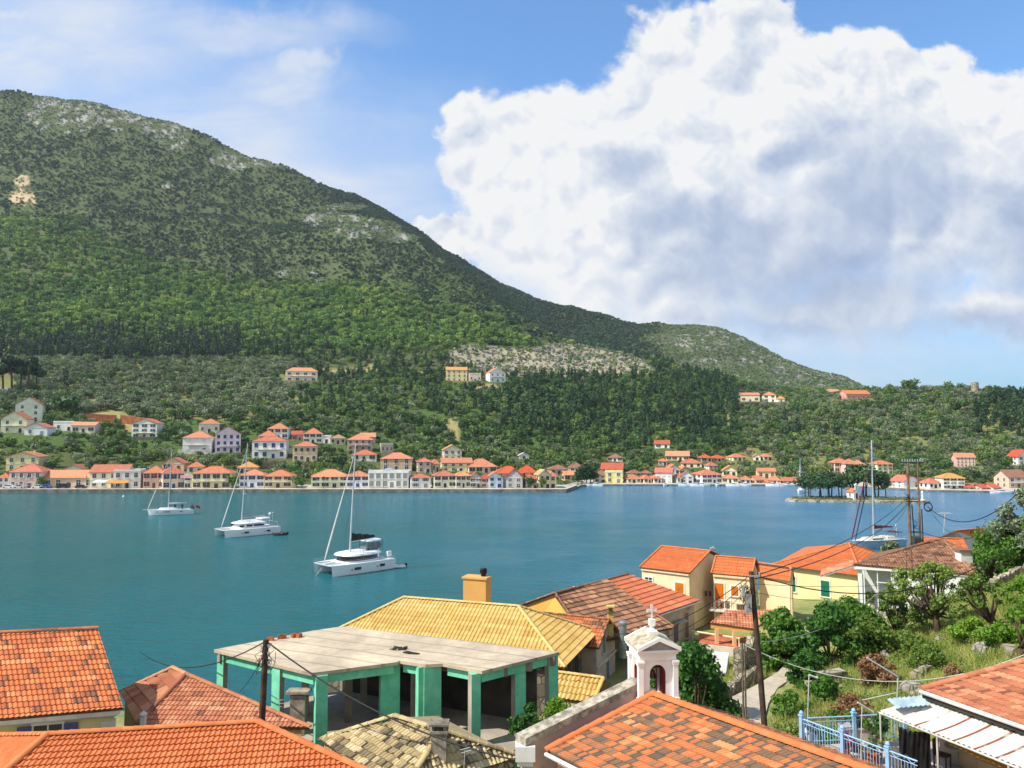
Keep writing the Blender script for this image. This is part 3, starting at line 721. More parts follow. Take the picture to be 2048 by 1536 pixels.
# round stone tower on the right ridge
def ridge_tower():
    p=hit(1950,782) or PD(1950,782,620)
    s=p.y/F; mb=MB(); h=18*s; r=7*s
    mb.lathe((0,0,-1.5),[(r*1.1,0),(r,1.5),(r*.95,h+1.2),(r*.7,h+1.2),(r*.7,h)],14)
    e=mb.build('stone_tower',stonemat('old tower stone','#7d7565','#a39883','#b9ae98',.8)); e.location=p
    tag(e,'round roofless stone tower on the skyline of the right hill','tower')
    BOX.append((1940,1960,762,782,p.y))
ridge_tower()
def white_wall():
    a=hit(0,786) or PD(0,786,600); b=hit(62,788) or PD(62,788,600)
    mb=MB(); d=(b-a); n=Vector((-d.y,d.x,0)).normalized()*.3
    mb.prism([(a.x,a.y),(b.x,b.y),(b.x+n.x,b.y+n.y),(a.x+n.x,a.y+n.y)],[a.z-2,b.z-2]*2,[a.z+4.5,b.z+4.5,b.z+4.5,a.z+4.5])
    tag(mb.build('garden_wall',mat('#cfd2d6',.8)),'long white garden wall in front of the chapel-like house on the left hillside','wall')
white_wall()
# extras of the arched building: parapet with a curved middle
def arched_extras():
    e=ARCHED; 
    wl=[c for c in e.children if c.name.startswith('wall')][0]
    bb=[Vector(v.co) for v in wl.data.vertices]; x1=max(v.x for v in bb); y0=min(v.y for v in bb); z1=max(v.z for v in bb)
    mb=MB(); pts=[]
    for i in range(25):
        u=-1+2*i/24; pts.append((u*x1*.98,z1+.15+1.1*max(0,math.cos(u*math.pi*1.6))*(abs(u)<.32)+.5*(abs(u)>.85)))
    for (xa,za),(xb,zb) in zip(pts,pts[1:]): mb.prism([(xa,y0+.15),(xb,y0+.15),(xb,y0+.5),(xa,y0+.5)],z1-.4,[za,zb,zb,za])
    mb.build('parapet',mat('#d4dbe6',.85,.08,.35),e)
arched_extras()
# retaining walls and red earth cut
def ret_wall(pa,pb,h,col,label,d=None):
    a=hit(*pa);b=hit(*pb)
    if a is None or b is None: return
    mb=MB(); dv=b-a; n=Vector((-dv.y,dv.x,0)).normalized()*.5
    k=8
    for i in range(k):
        p=a.lerp(b,i/k); q=a.lerp(b,(i+1)/k)
        mb.prism([(p.x,p.y),(q.x,q.y),(q.x+n.x,q.y+n.y),(p.x+n.x,p.y+n.y)],[p.z-2,q.z-2]*2,[p.z+h,q.z+h,q.z+h,p.z+h])
    tag(mb.build('retaining_wall',mat(col,.9,.25,.4,stain=.5)),label,'wall')
ret_wall((516,936),(572,934),3.0,'#8a7f6c','grey stone terrace wall below the tall bluish white house')
ret_wall((356,908),(420,908),2.2,'#cfcdc6','white terrace wall under the white house left of the lilac house')
ret_wall((172,842),(232,845),4.5,'#8c5034','red earth cut face behind a mound on the left slope')
ret_wall((240,846),(316,856),5.0,'#94583a','red earth cut face behind the mint green house')
ret_wall((215,878),(330,880),1.6,'#85796a','low grey stone wall below the mint green house')
ret_wall((1490,807),(1570,808),1.6,'#9c927e','stone terrace wall under the hillside houses above the islet')
ret_wall((885,766),(965,767),2.2,'#a8916c','tan terrace wall under the yellow villa')
ret_wall((570,766),(690,767),2.4,'#857b68','grey terrace wall beside the villa on the upper left slope')
# ---------------------------------------------------------------- vegetation across the bay
LM={'olive':leafmat('olive leaves',lin('#505e42'),lin('#6d7b58'),lin('#939f7c'),.25,wr=.55,patch=True),
    'broad':leafmat('broad leaves',lin('#31502c'),lin('#527338'),lin('#87994e'),.3,wr=.55,patch=True),
    'wood':leafmat('wood leaves',lin('#3a582c'),lin('#62883c'),lin('#a2b456'),.3,wr=.55,patch=True),
    'pine':leafmat('pine needles',lin('#263f2a'),lin('#375634'),lin('#557146'),.2,wr=.55,patch=True),
    'cyp':leafmat('cypress scales',lin('#1c3222'),lin('#28442c'),lin('#3c5836'),.1,wr=.55,patch=True),
    'maq':leafmat('scrub leaves',lin('#435c39'),lin('#6a8150'),lin('#9fa870'),.25,wr=.55,patch=True),
    'dark':leafmat('shade-darkened thicket leaves',lin('#22382a'),lin('#324d35'),lin('#4e6848'),.1,wr=.55,patch=True),  # leaves darkened to paint in the shade of the back slope
    'bright':leafmat('bright leaves',lin('#35541a'),lin('#4f7422'),lin('#7d9a38'),.3)}
BARK=mat('#5a4a3a',.95,.3,2,bump=.6,bscale=9); 
def crown_arrays(rng,lobes,n,size,flat=1.0,fill=.25,jit=.55):
    """leaf clumps spread over the lobes of a crown; lobes: (x,y,z,r)"""
    L=np.array(lobes); w=L[:,3]**2; w=w/w.sum()
    k=rng.choice(len(L),n,p=w)
    d=rng.normal(size=(n,3)); d/=np.linalg.norm(d,axis=1)[:,None]
    rad=L[k,3]*(1-fill*rng.random(n)**2)*(1+.12*rng.normal(size=n))
    C=L[k,:3]+d*rad[:,None]*np.array([1,1,flat])
    nrm=d+rng.normal(size=(n,3))*jit; nrm/=np.linalg.norm(nrm,axis=1)[:,None]
    a=np.cross(nrm,rng.normal(size=(n,3))); a/=np.linalg.norm(a,axis=1)[:,None]; b=np.cross(nrm,a)
    s=size*(.6+.8*rng.random(n))[:,None]
    V=np.stack([C-a*s-b*s*.15,C-b*s*.7,C+a*s+b*s*.1,C+b*s*.75],1).reshape(-1,3)
    Fc=np.arange(4*n).reshape(n,4)
    t=np.clip(.5+rng.normal(size=n)*.22,0,1)
    return V,Fc,t
def crown(name,seed,lobes,n,size,m,**k):
    rng=np.random.default_rng(seed); V,Fc,t=crown_arrays(rng,lobes,n,size,**k)
    return npmesh(name,V,Fc,[m],t,link_it=False)
def lobes_round(rng,h,w,k=9):
    L=[(0,0,h*.58,w*.33)]
    for i in range(k):
        a=rng.random()*6.283; r=w*.5*(.35+.4*rng.random()); z=h*(.42+.42*rng.random()); L.append((math.cos(a)*r,math.sin(a)*r,z,w*(.15+.12*rng.random())))
    return L
def lobes_col(rng,h,w):
    return [(rng.normal()*.06*w,rng.normal()*.06*w,h*(.07+.9*i/9),w*.5*max(.22,(1-(i/9.6)**2.2))*(.85+.3*rng.random())) for i in range(10)]
def lobes_pine(rng,h,w):
    L=[]
    for i in range(11):
        q=i/10; z=h*(.33+.62*q); r=w*.42*(1-.75*q); a=rng.random()*6.283
        L.append((math.cos(a)*r*.6,math.sin(a)*r*.6,z,w*(.26-.13*q)*(.8+.4*rng.random())))
    return L
PROTO={}
def protos(kind,cnt,fn,n,size,m,trunk=None,**k):
    out=[]
    for i in range(cnt):
        rng=np.random.default_rng(hash(kind)%1 + len(PROTO)*100+i+11)
        o=crown(kind,len(PROTO)*50+i,fn(rng),n,size,m,**k)
        if trunk:
            mb=MB(); mb.tube([(0,0,-.6),(.02,0,trunk[0]*.6),(.05,.03,trunk[0])],[trunk[1],trunk[1]*.8,trunk[1]*.5],6)
            t=mb.build('t',BARK); bm=bmesh.new(); bm.from_mesh(o.data)
            me=t.data; off=len(bm.verts)
            vs=[bm.verts.new(v.co) for v in me.vertices]
            for p in me.polygons:
                f=bm.faces.new([vs[j] for j in p.vertices]); f.material_index=1
            bm.to_mesh(o.data); bm.free(); o.data.materials.append(BARK); bpy.data.objects.remove(t)
        out.append(o)
    PROTO[kind]=out
protos('olive_tree',5,lambda r:lobes_round(r,4.6,5.2),230,.42,LM['olive'],trunk=(2.0,.22))
protos('broadleaf_tree',5,lambda r:lobes_round(r,6.2,6.0),260,.5,LM['broad'],trunk=(2.6,.22))
protos('pine_tree',4,lambda r:lobes_pine(r,10,5.2),260,.5,LM['pine'],trunk=(7,.2))
protos('cypress_tree',4,lambda r:lobes_col(r,10,2.0),200,.36,LM['cyp'],trunk=(1.5,.14))
protos('wood',5,lambda r:lobes_round(r,6.0,7.0),110,.85,LM['wood'])
protos('scrub',5,lambda r:lobes_round(r,2.4,3.6,6),46,.62,LM['maq'])
protos('shade_toned_wood',4,lambda r:lobes_round(r,4.5,5.5),80,.8,LM['dark'])
protos('rock',4,lambda r:lobes_round(r,1.4,3.2,4),26,.8,stonemat('limestone','#8d8b83','#b0ada4','#cfccc2',.6))
def zone(px,py,d):
    r=random.random
    if in_any(SCREE,px,py) and d>500: return ('scrub',1/80)
    if in_any(ROCKS,px,py) and d>850: return ('rock' if r()<.2 else 'scrub',1/30)
    if in_any(BARE,px,py) and d<800: return ('olive_tree',1/260)
    if clearing(px,py) and 700<d<1000: return ('rock' if r()<.6 else 'scrub',1/26)
    if 660<px<1330-r()*r()*330 and d>crest_d(px)+25: return ('shade_toned_wood',1/20)
    if d>900 and px>1200: return ('rock' if r()<.14 else 'scrub',1/23)
    if px>1480 and py>770:
        if px>1950 and 800<py<880: return ('pine_tree',1/40)
        if 1570<px<1690 and 830<py<885 and r()<.25: return ('cypress_tree',1/45)
        return ('olive_tree' if r()<.62 else 'broadleaf_tree' if r()<.7 else 'scrub',1/24)
    if px>1000 and 755<py<900:
        q=r(); 
        if py<800: return ('broadleaf_tree' if q<.5 else 'pine_tree',1/38)
        return ('pine_tree' if q<.55 else 'cypress_tree' if q<.66 else 'broadleaf_tree',1/34)
    if px<600 and 722<py<835: return ('olive_tree' if r()<.93 else 'broadleaf_tree',1/30)
    if px<620 and 640<py<=722:
        k=(py-640)/80*(1 if px<480 else .5)
        return ('cypress_tree',1/26) if r()<k else ('wood',1/40)
    if 500<px<760 and 735<py<830: 
        q=r(); return ('cypress_tree' if q<.3 else 'pine_tree' if q<.5 else 'broadleaf_tree' if q<.75 else 'olive_tree',1/42)
    if py>=835 and r()<.42: return ('scrub',1/20)
    if py>=835: return ('broadleaf_tree' if r()<.6 else 'olive_tree',1/24)
    if py>=700: return ('broadleaf_tree' if r()<.5 else 'olive_tree' if r()<.5 else 'pine_tree',1/42)
    b=np.interp(px,[-400,0,150,300,520,700,820,1000,1070],[430,430,445,520,572,560,602,648,690])
    if py>b+random.uniform(-12,12) and d<1350: return ('cypress_tree' if r()<.035 else 'wood',1/36)
    q=r()
    from mathutils import noise
    k=noise.noise(Vector((px/38,py/16,3)))+.6*noise.noise(Vector((px/13,py/6,8)))
    if k<-.18 and q<.55: return ('scrub',1/75)
    return ('scrub' if q<.72-.3*k else 'shade_toned_wood',1/(21 if k<.25 else 17))
def blocked(p,h,w):
    """would a tree here stand in front of a house in the view from the hill opposite"""
    x,y=PX(p); s=F/p.y; top=y-h*s; hw=w*.5*s
    for x0,x1,t,b,d in BOX:
        if x+hw>x0 and x-hw<x1:
            if p.y<d+1 and top<b-3 and y>t: return True
            if abs(p.y-d-4)<9 and x>x0-1 and x<x1+1: return True
    return False
HGT={'olive_tree':(4.6,5.2),'broadleaf_tree':(6.2,6),'pine_tree':(10,5.2),'cypress_tree':(10,2),'wood':(6,7),'scrub':(2.4,3.6),'shade_toned_wood':(4.5,5.5),'rock':(1.4,3.2)}
def scatter():
    out={k:[] for k in HGT}
    fv=FV[FF]; e1=fv[:,1]-fv[:,0]; e2=fv[:,3]-fv[:,0]
    area=np.abs(e1[:,0]*e2[:,1]-e1[:,1]*e2[:,0]); cyv=fv.mean(1)
    pxs=1024+F*cyv[:,0]/cyv[:,1]
    ok=(pxs>-390)&(pxs<2430)&(cyv[:,1]<1760)
    dmax=1/20
    n=RNG.poisson(area*ok*dmax)
    cam_o=Vector((0,0,H))
    for i in np.nonzero(n)[0]:
        for _ in range(n[i]):
            a,b=random.random(),random.random()
            q=fv[i,0]*(1-a)*(1-b)+fv[i,1]*a*(1-b)+fv[i,2]*a*b+fv[i,3]*(1-a)*b
            if q[1]<shore(1024+F*q[0]/q[1])+22: continue
            px,py=PX(q); kd,den=zone(px,py,q[1])
            if random.random()>den/dmax: continue
            p=Vector(q); h,w=HGT[kd]
            sc=random.uniform(.65,1.3)
            if kd=='olive_tree' and px<600: sc*=1.12
            if q[1]<470 and py>835: sc*=.8
            if kd in('pine_tree',) and py>870: sc*=.75
            if kd=='cypress_tree': sc=random.uniform(.6,1.25)*(1.45 if q[1]>600 and py<725 else 1)
            if q[1]<800 and blocked(p,h*sc,w*sc): continue
            t=p+Vector((0,0,h*sc*.9)); v=t-cam_o; L=v.length
            if q[1]>500:
                hh=BV.ray_cast(cam_o,v/L,L-1)
                if hh[0] is not None: continue
            out[kd].append((p,sc,random.random()*6.283,px,py))
    return out
SCT=scatter()
ZN=[('olive_tree',lambda x,y:x<600 and y<838,'grey green olive tree of the open grove on the left slope'),
    ('olive_tree',lambda x,y:x>1450,'round grey green olive tree dotted over the right hill'),
    ('olive_tree',lambda x,y:True,'grey green olive tree among the houses and woods of the far slope'),
    ('broadleaf_tree',lambda x,y:y>830 and x<1150,'leafy green tree growing between the houses above the left quay'),
    ('broadleaf_tree',lambda x,y:x>1450,'dark leafy tree among the olives of the right hill'),
    ('broadleaf_tree',lambda x,y:True,'leafy green tree in the woods of the middle slope'),
    ('pine_tree',lambda x,y:x>1900,'dark pine in the stand on the right flank of the right hill'),
    ('pine_tree',lambda x,y:x>980,'dark pine in the dense stand below the bare terraced clearing'),
    ('pine_tree',lambda x,y:True,'dark pine on the slope left of the yellow villa'),
    ('cypress_tree',lambda x,y:x<620 and y<730,'dark narrow cypress in the long band above the olive grove'),
    ('cypress_tree',lambda x,y:x<800,'dark narrow cypress below the upper left villa'),
    ('cypress_tree',lambda x,y:True,'dark narrow cypress among the pines and olives right of the villas')]
def gn_scatter(name,pts,idx,scl,rot,coll,label,cat,mats):
    me=bpy.data.meshes.new(name); me.vertices.add(len(pts)); me.vertices.foreach_set('co',np.array(pts,dtype=np.float32).ravel())
    a=me.attributes.new('idx','INT','POINT'); a.data.foreach_set('value',np.array(idx,dtype=np.int32))
    a=me.attributes.new('scl','FLOAT_VECTOR','POINT'); a.data.foreach_set('vector',np.array(scl,dtype=np.float32).ravel())
    a=me.attributes.new('rot','FLOAT_VECTOR','POINT'); a.data.foreach_set('vector',np.array(rot,dtype=np.float32).ravel())
    o=bpy.data.objects.new(name,me); link(o); tag(o,label,cat,kind='stuff')
    g=bpy.data.node_groups.new(name,'GeometryNodeTree')
    g.interface.new_socket('Geometry',in_out='INPUT',socket_type='NodeSocketGeometry'); g.interface.new_socket('Geometry',in_out='OUTPUT',socket_type='NodeSocketGeometry')
    gi=g.nodes.new('NodeGroupInput'); go=g.nodes.new('NodeGroupOutput'); ip=g.nodes.new('GeometryNodeInstanceOnPoints'); ci=g.nodes.new('GeometryNodeCollectionInfo')
    ci.inputs['Collection'].default_value=coll; ci.inputs['Separate Children'].default_value=True; ci.inputs['Reset Children'].default_value=True
    ip.inputs['Pick Instance'].default_value=True
    def at(n,t):
        q=g.nodes.new('GeometryNodeInputNamedAttribute'); q.data_type=t; q.inputs['Name'].default_value=n; return q.outputs[0]
    L=g.links.new
    L(gi.outputs[0],ip.inputs['Points']); L(ci.outputs[0],ip.inputs['Instance']); L(at('idx','INT'),ip.inputs['Instance Index'])
    L(at('scl','FLOAT_VECTOR'),ip.inputs['Scale']); L(at('rot','FLOAT_VECTOR'),ip.inputs['Rotation']); L(ip.outputs[0],go.inputs[0])
    md=o.modifiers.new('scatter','NODES'); md.node_group=g
    return o
def proto_coll(kind):
    c=bpy.data.collections.new('plants of '+kind)
    for i,o in enumerate(PROTO[kind]): o.name='%s %02d'%(kind,i); c.objects.link(o)
    return c
def plant():
    rest={}
    for kd,lst in SCT.items():
        if kd in('wood','scrub','shade_toned_wood','rock'): rest[kd]=lst; continue
        h,w=HGT[kd]
        lst=sorted(lst,key=lambda q:-q[1]/q[0].y)
        vis=[q for q in lst if -20<q[3]<2068]
        top=vis[:296]; ids=set(id(q) for q in top)
        for p,sc,rz,px,py in top:
            o=bpy.data.objects.new(kd,random.choice(PROTO[kd]).data); link(o); o.location=p; o.rotation_euler=(0,0,rz)
            o.scale=(sc*random.uniform(.85,1.15),sc*random.uniform(.85,1.15),sc)
            for k,f,l in ZN:
                if k==kd and f(px,py): tag(o,l,'tree',l.replace('tree','trees',1) if 'tree' in l else l+' (all)'); break
        rest[kd]=[q for q in lst if id(q) not in ids]
    NM={'olive_tree':('olive_grove','grey green olive groves thinning out over the far hills','olive trees'),
        'broadleaf_tree':('leafy_woods','leafy green woods of the middle hillside','woods'),
        'pine_tree':('pine_woods','dark pine woods on the middle hillside','woods'),
        'cypress_tree':('cypress_woods','dark cypress woods above the olive grove','woods'),
        'wood':('oak_forest','bright green oak forest covering the lower flank of the mountain','forest'),
        'scrub':('scrub','low grey green scrub covering the upper mountain','scrub'),
        'shade_toned_wood':('thicket','thicket with shade painted into its leaves on the back slope and mountain top','thicket'),
        'rock':('rocks','pale limestone rocks breaking through the scrub','rocks')}
    for kd,lst in rest.items():
        if not lst: continue
        nm,lab,cat=NM[kd]; n=len(PROTO[kd])
        gn_scatter(nm,[q[0] for q in lst],[random.randrange(n) for q in lst],
                   [(q[1]*random.uniform(.8,1.2),q[1]*random.uniform(.8,1.2),q[1]*random.uniform(.8,1.15)) for q in lst],[(0,0,q[2]) for q in lst],proto_coll(kd),lab,cat,None)
        print(nm,len(lst))
plant()
# landmark trees
def lone(kd,px,py,h,label,group=None,w=1.0,i=0):
    p=hit(px,py) or PD(px,py,600)
    o=bpy.data.objects.new(kd,PROTO[kd][i%len(PROTO[kd])].data); link(o); o.location=p; o.rotation_euler=(0,0,random.random()*6)
    k=h*p.y/F/HGT[kd][0]; o.scale=(k*w,k*w,k); tag(o,label,'tree',group)
lone('cypress_tree',131,775,54,'tall dark cypress standing alone in the olive grove, nearer the left edge',w=1.2)
lone('cypress_tree',208,788,40,'dark cypress standing alone in the olive grove, right of the taller one',w=1.1,i=1)
lone('broadleaf_tree',130,836,50,'big bright green tree below the lone cypresses',w=1.2)
lone('broadleaf_tree',1820,782,24,'broad dark pine crown on the skyline of the right ridge',w=1.6)
lone('broadleaf_tree',1780,783,16,'round dark tree on the saddle of the right ridge')
for i,(x,h,g) in enumerate([(1595,52,1),(1600,44,1),(1578,40,0),(1572,32,0),(1564,36,0),(1672,46,1),(1679,42,1),(1645,36,0)]): lone('cypress_tree',x,882,h,'dark cypress in a small clump on the lower right hill','cypresses in clumps on the lower right hill',w=1.2,i=i)
for i,x in enumerate((2007,2022,2043)): lone('cypress_tree',x,790,16,'small dark cypress on the skyline at the far right','cypresses on the right skyline',i=i)
def umbrella_pine(px,py,hpx,wpx,label,group,seed,d=None,base=None,zlo=.6,fat=1.0):
    p=base if base is not None else (hit(px,py) or PD(px,py,d or 590)); s=p.y/F; h=hpx*s; w=wpx*s
    e=empty('pine_tree',p,0,label,'tree',group)
    rng=np.random.default_rng(seed); mb=MB(); lean=rng.normal()*.04*h
    mb.tube([(0,0,-.8),(lean*.4,0,h*.35),(lean,0,h*.75)],[.03*h,.024*h,.012*h],6)
    L=[]
    for i in range(8):
        a=rng.random()*6.283; r=w*.34*rng.random()**.6; z=h*(.6+.32*rng.random())
        L.append((lean+math.cos(a)*r,math.sin(a)*r,z,w*fat*(.16+.1*rng.random())))
        mb.tube([(lean*.8,0,h*(.45+.02*i)),(lean+math.cos(a)*r*.7,math.sin(a)*r*.7,z-.02*h)],[.009*h,.004*h],4)
    mb.build('trunk',BARK,e)
    c=crown('crown',seed,L,int(420*fat**2),.05*h,LM['pine'],flat=.75); link(c,e)
    return e
for i,(x,y,h,w) in enumerate([(6,790,78,40),(24,792,82,36),(40,791,76,38),(55,793,80,38),(70,788,66,34)]):
    umbrella_pine(x,y,h,w,'tall dark pine with bare trunk before the white garden wall at the left edge','pines before the white garden wall',40+i)
# ---------------------------------------------------------------- islet
def islet():
    d0=22.2*F/131
    def X(px,d=d0): return (px-1024)/F*d
    outer=[]; 
    for px,dy in [(1566,0),(1580,-2.2),(1620,-4),(1680,-5.5),(1740,-7),(1800,-7.5),(1834,-6),(1838,-3.5),(1800,3),(1750,6),(1680,7.5),(1610,6),(1578,3)]: outer.append((X(px),d0+dy))
    mb=MB(); mb.prism(outer,-1.5,.75)
    cx=sum(p[0] for p in outer)/len(outer)
    inner=[(cx+(p[0]-cx)*.9,d0+(p[1]-d0)*.72) for p in outer]; mb.prism(inner,.7,1.15,m=1)
    o=mb.build('islet',[stonemat('islet stone','#8f8774','#b3a98f','#c8bfa8',.5),mat('#6e6a45',.95,.35,.4)]); tag(o,kind='structure')
    trees=[(1610,40,44,2),(1622,46,46,4),(1634,42,44,0),(1645,48,48,3),(1657,44,46,1),(1668,48,46,4),(1679,44,44,2),(1690,42,40,4.5),(1704,50,44,3),(1714,60,46,4.5),(1726,64,50,2),(1738,62,50,4),(1750,56,46,1.5),(1761,46,40,3.5),(1614,36,40,-1),(1648,38,44,-1.5),(1772,38,36,2)]
    for i,(px,h,w,dy) in enumerate(trees):
        umbrella_pine(0,0,h*1.0,w,'dark pine in the grove on the little stone islet','pines on the islet',80+i,base=Vector((X(px),d0+dy,1.0)),zlo=.22,fat=1.15)
    # chapel
    s=d0/F; e=empty('chapel',(X(1694),d0-2.5,1.1),math.radians(18),'tiny white chapel with orange roof and bell gable on the islet','chapel')
    b=MB(); w,dp,h=13*s,20*s,13*s
    b.prism([(-w/2,-dp/2),(w/2,-dp/2),(w/2,dp/2),(-w/2,dp/2)],-.3,h); b.add([(-w/2,-dp/2,h),(w/2,-dp/2,h),(0,-dp/2,h+6*s),(-w/2,dp/2,h),(w/2,dp/2,h),(0,dp/2,h+6*s)],[(0,1,2),(4,3,5)])
    b.build('wall',mat('#dcd9d4',.8,.05),e)
    r=MB()
    for sx in(-1,1): r.prism([(sx*(w/2+.25),-dp/2+.1),(0,-dp/2+.1),(0,dp/2+.2),(sx*(w/2+.25),dp/2+.2)],[h-.15,h+6*s,h+6*s,h-.15],[h+.05,h+6*s+.2,h+6*s+.2,h+.05])
    r.build('roof',farroof(OR),e)
    g=MB(); zt=h+5*s
    for x in(-.42,.42): g.box((x,-dp/2,zt+.6),(.26,.3,1.4))
    g.prism([(-.6,-dp/2-.16),(.6,-dp/2-.16),(.6,-dp/2+.16),(-.6,-dp/2+.16)],zt+1.3,zt+1.55); g.add([(-.6,-dp/2-.16,zt+1.55),(.6,-dp/2-.16,zt+1.55),(0,-dp/2-.16,zt+2.1),(-.6,-dp/2+.16,zt+1.55),(.6,-dp/2+.16,zt+1.55),(0,-dp/2+.16,zt+2.1)],[(0,1,2),(4,3,5),(1,4,5,2),(3,0,2,5)])
    g.build('bell_gable',mat('#e0ddd8',.8,.05),e)
    put_window(e,win_mesh('c','n'),0,-dp/2-.02,0,.9,1.9,name='door')
    put_window(e,win_mesh('p','d'),-w/2-.02,0,.9,.6,.9,rz=math.radians(-90))
    l=MB(); l.lathe((0,0,0),[(.5,0),(.45,.3),(.28,.4),(.22,2.4),(.36,2.45),(.36,2.7),(.1,3.1)],10)
    l.build('beacon',mat('#e6e6e4',.6)).location=(X(1823),d0-5,.75); tag(bpy.data.objects['beacon'],'small white harbour beacon at the right tip of the islet','beacon')
    # ground cover of the islet
    rng=np.random.default_rng(5); n=1500; pts=[]
    while len(pts)<n:
        a=rng.random()*6.283; q=math.sqrt(rng.random()); i=int(a/6.283*len(inner))
        p=inner[i]; p2=inner[(i+1)%len(inner)]; t=rng.random(); ex=p[0]*(1-t)+p2[0]*t; ey=p[1]*(1-t)+p2[1]*t
        pts.append((cx+(ex-cx)*q,d0+(ey-d0)*q,1.2,.28))
    V,Fc,t=crown_arrays(rng,pts,2500,.24,jit=1.2); o=npmesh('ground_cover',V,Fc,[LM['olive']],t); tag(o,'low scrub and grass over the islet','ground cover',kind='stuff')
islet()
# ---------------------------------------------------------------- near shore: ground
def tps_fit(P):
    P=np.array(P,float); n=len(P); X=P[:,:2]; 
    r2=((X[:,None]-X[None])**2).sum(-1); K=np.where(r2>0,r2*np.log(np.maximum(r2,1e-9))*.5,0)+np.eye(n)*25
    A=np.zeros((n+3,n+3)); A[:n,:n]=K; A[:n,n]=1; A[:n,n+1:]=X; A[n,:n]=1; A[n+1:,:n]=X.T
    w=np.linalg.solve(A,np.r_[P[:,2],0,0,0])
    def f(x,y):
        r2=(X[:,0]-x)**2+(X[:,1]-y)**2; k=np.where(r2>0,r2*np.log(np.maximum(r2,1e-9))*.5,0)
        return float(k@w[:n]+w[n]+w[n+1]*x+w[n+2]*y)
    return f
GP=[(-45,62,1),(-30,61,1.1),(-18,61,1.2),(-5,70,1.2),(6,80,1.2),(16,93,1.2),(30,106,1.2),(60,124,1.2),(100,140,1.2),
 (-40,70,-2.5),(-30,68,-2.5),(-12,72,-2.5),(-4,78,-2.5),(7,89,-2.5),(20,103,-2.5),(34,116,-2.5),(64,134,-2.5),(100,150,-3),(20,150,-6),(50,150,-5),(0,150,-6),(-40,150,-6),(-40,100,-4),(0,115,-5),(-60,70,-3),
 (-45,45,2.5),(-30,35,4),(-15,35,4),(0,38,3.8),(-10,45,2.7),(0,50,3.2),(8,60,3.2),(-15,20,7),(0,20,8),(8,30,7.2),(-5,60,1.8),(4,70,2.2),
 (11,38,7.2),(12.3,42,7.1),(15,46,7.0),(18,51,6.8),(9,44,5.2),(13,52,5.4),(20,62,4.3),(24,72,3.2),(17,66,3.0),(20,70,2.8),(15,58,4.2),(22,77,2.5),(15,75,2.6),(33,85,3.6),(22,82,2.4),(45,100,3),
 (16.5,31,9.3),(19.5,38,8.6),(19,44,7.9),(22,42,9.0),(24,48,8.6),(28,50,9.8),(34,56,10.6),(40,62,10.8),(29,60,7.0),(33,70,5.6),(38,70,6.6),(44,70,9.2),(52,66,12.5),(60,75,12),(54,85,8.0),(70,100,7),
 (30,36,12.3),(26,30,12),(0,0,13),(40,20,17),(-40,0,12),(50,40,17),(80,60,18),(23,26,11),(100,100,14)]
gz=tps_fit(GP)
def ghit(px,py):
    """where the view ray through a photo point meets the near ground"""
    r=Vector(ray(px,py)); o=Vector((0,0,H)); t=18.0
    while t<160:
        p=o+r*t
        if p.z<gz(p.x,p.y): return p
        t+=.25
    return o+r*t
def near_ground():
    xs=np.concatenate([np.arange(-60,8,2.0),np.arange(8,50,.7),np.arange(50,110,2.5)]); ys=np.concatenate([np.arange(6,24,2),np.arange(24,70,.8),np.arange(70,150,2.0)])
    V=[];
    from mathutils import noise
    for x in xs:
        for y in ys:
            z=gz(x,y)
            if x>15 and 30<y<75: z+=.28*noise.noise(Vector((x*.5,y*.5,1)))+.12*noise.noise(Vector((x*1.4,y*1.4,4)))
            V.append((x,y,max(z,-3)))
    n,k=len(xs),len(ys); idx=np.arange(n*k).reshape(n,k)
    Fc=np.stack([idx[:-1,:-1].ravel(),idx[1:,:-1].ravel(),idx[1:,1:].ravel(),idx[:-1,1:].ravel()],1)
    m,N,b=newmat('earth and dry grass')
    g=N.n('ShaderNodeNewGeometry').outputs['Position']
    f=N.math('ADD',N.math('MULTIPLY',N.noise(g,.35,5,.65),.6),N.math('MULTIPLY',N.noise(g,3.2,5,.7),.4))
    c=N.ramp(f,[(.3,'#5d6636'),(.45,'#788244'),(.58,'#969258'),(.72,'#b3a678')])
    N.nt.links.new(c,b.inputs['Base Color']); b.inputs['Roughness'].default_value=.95
    bn=N.n('ShaderNodeBump',{'Height':N.noise(g,5,5,.7),'Strength':.8,'Distance':.12}); N.nt.links.new(bn.outputs[0],b.inputs['Normal'])
    o=npmesh('ground',V,Fc,[m],smooth=True); tag(o,kind='structure'); return o
near_ground()
# ---------------------------------------------------------------- tiled roofs
T_OR=tilemat('orange tiles',[(0,'#6f5040'),(.2,'#9c5c3c'),(.5,'#ba683e'),(.8,'#c67446'),(1,'#d28a5c')],1.0,.12)
T_NEW=tilemat('new orange tiles',[(0,'#a5552e'),(.4,'#b96439'),(.7,'#c47042'),(1,'#cd8050')],.8,.06)
T_OLD=tilemat('weathered red tiles',[(0,'#7a5140'),(.3,'#a2664a'),(.6,'#b87655'),(1,'#c99470')],1.4,.3)
T_MIX=tilemat('mottled tiles',[(0,'#54473d'),(.3,'#6f5746'),(.45,'#a0623f'),(.7,'#bb6c42'),(1,'#c98258')],2.2,.4)
T_BRN=tilemat('brown weathered tiles',[(0,'#5d4638'),(.35,'#7c5a45'),(.7,'#956a50'),(1,'#ab8263')],1.6,.35)
T_YEL=tilemat('ochre tiles',[(0,'#9a783f'),(.3,'#b5914f'),(.6,'#c4a25c'),(1,'#d4b879')],1.5,.15)
T_STN=tilemat('lichen-grey barrel tiles',[(0,'#4d463a'),(.3,'#7e725a'),(.55,'#a8966f'),(.8,'#bba97c'),(1,'#cbbd96')],2.5,.35)
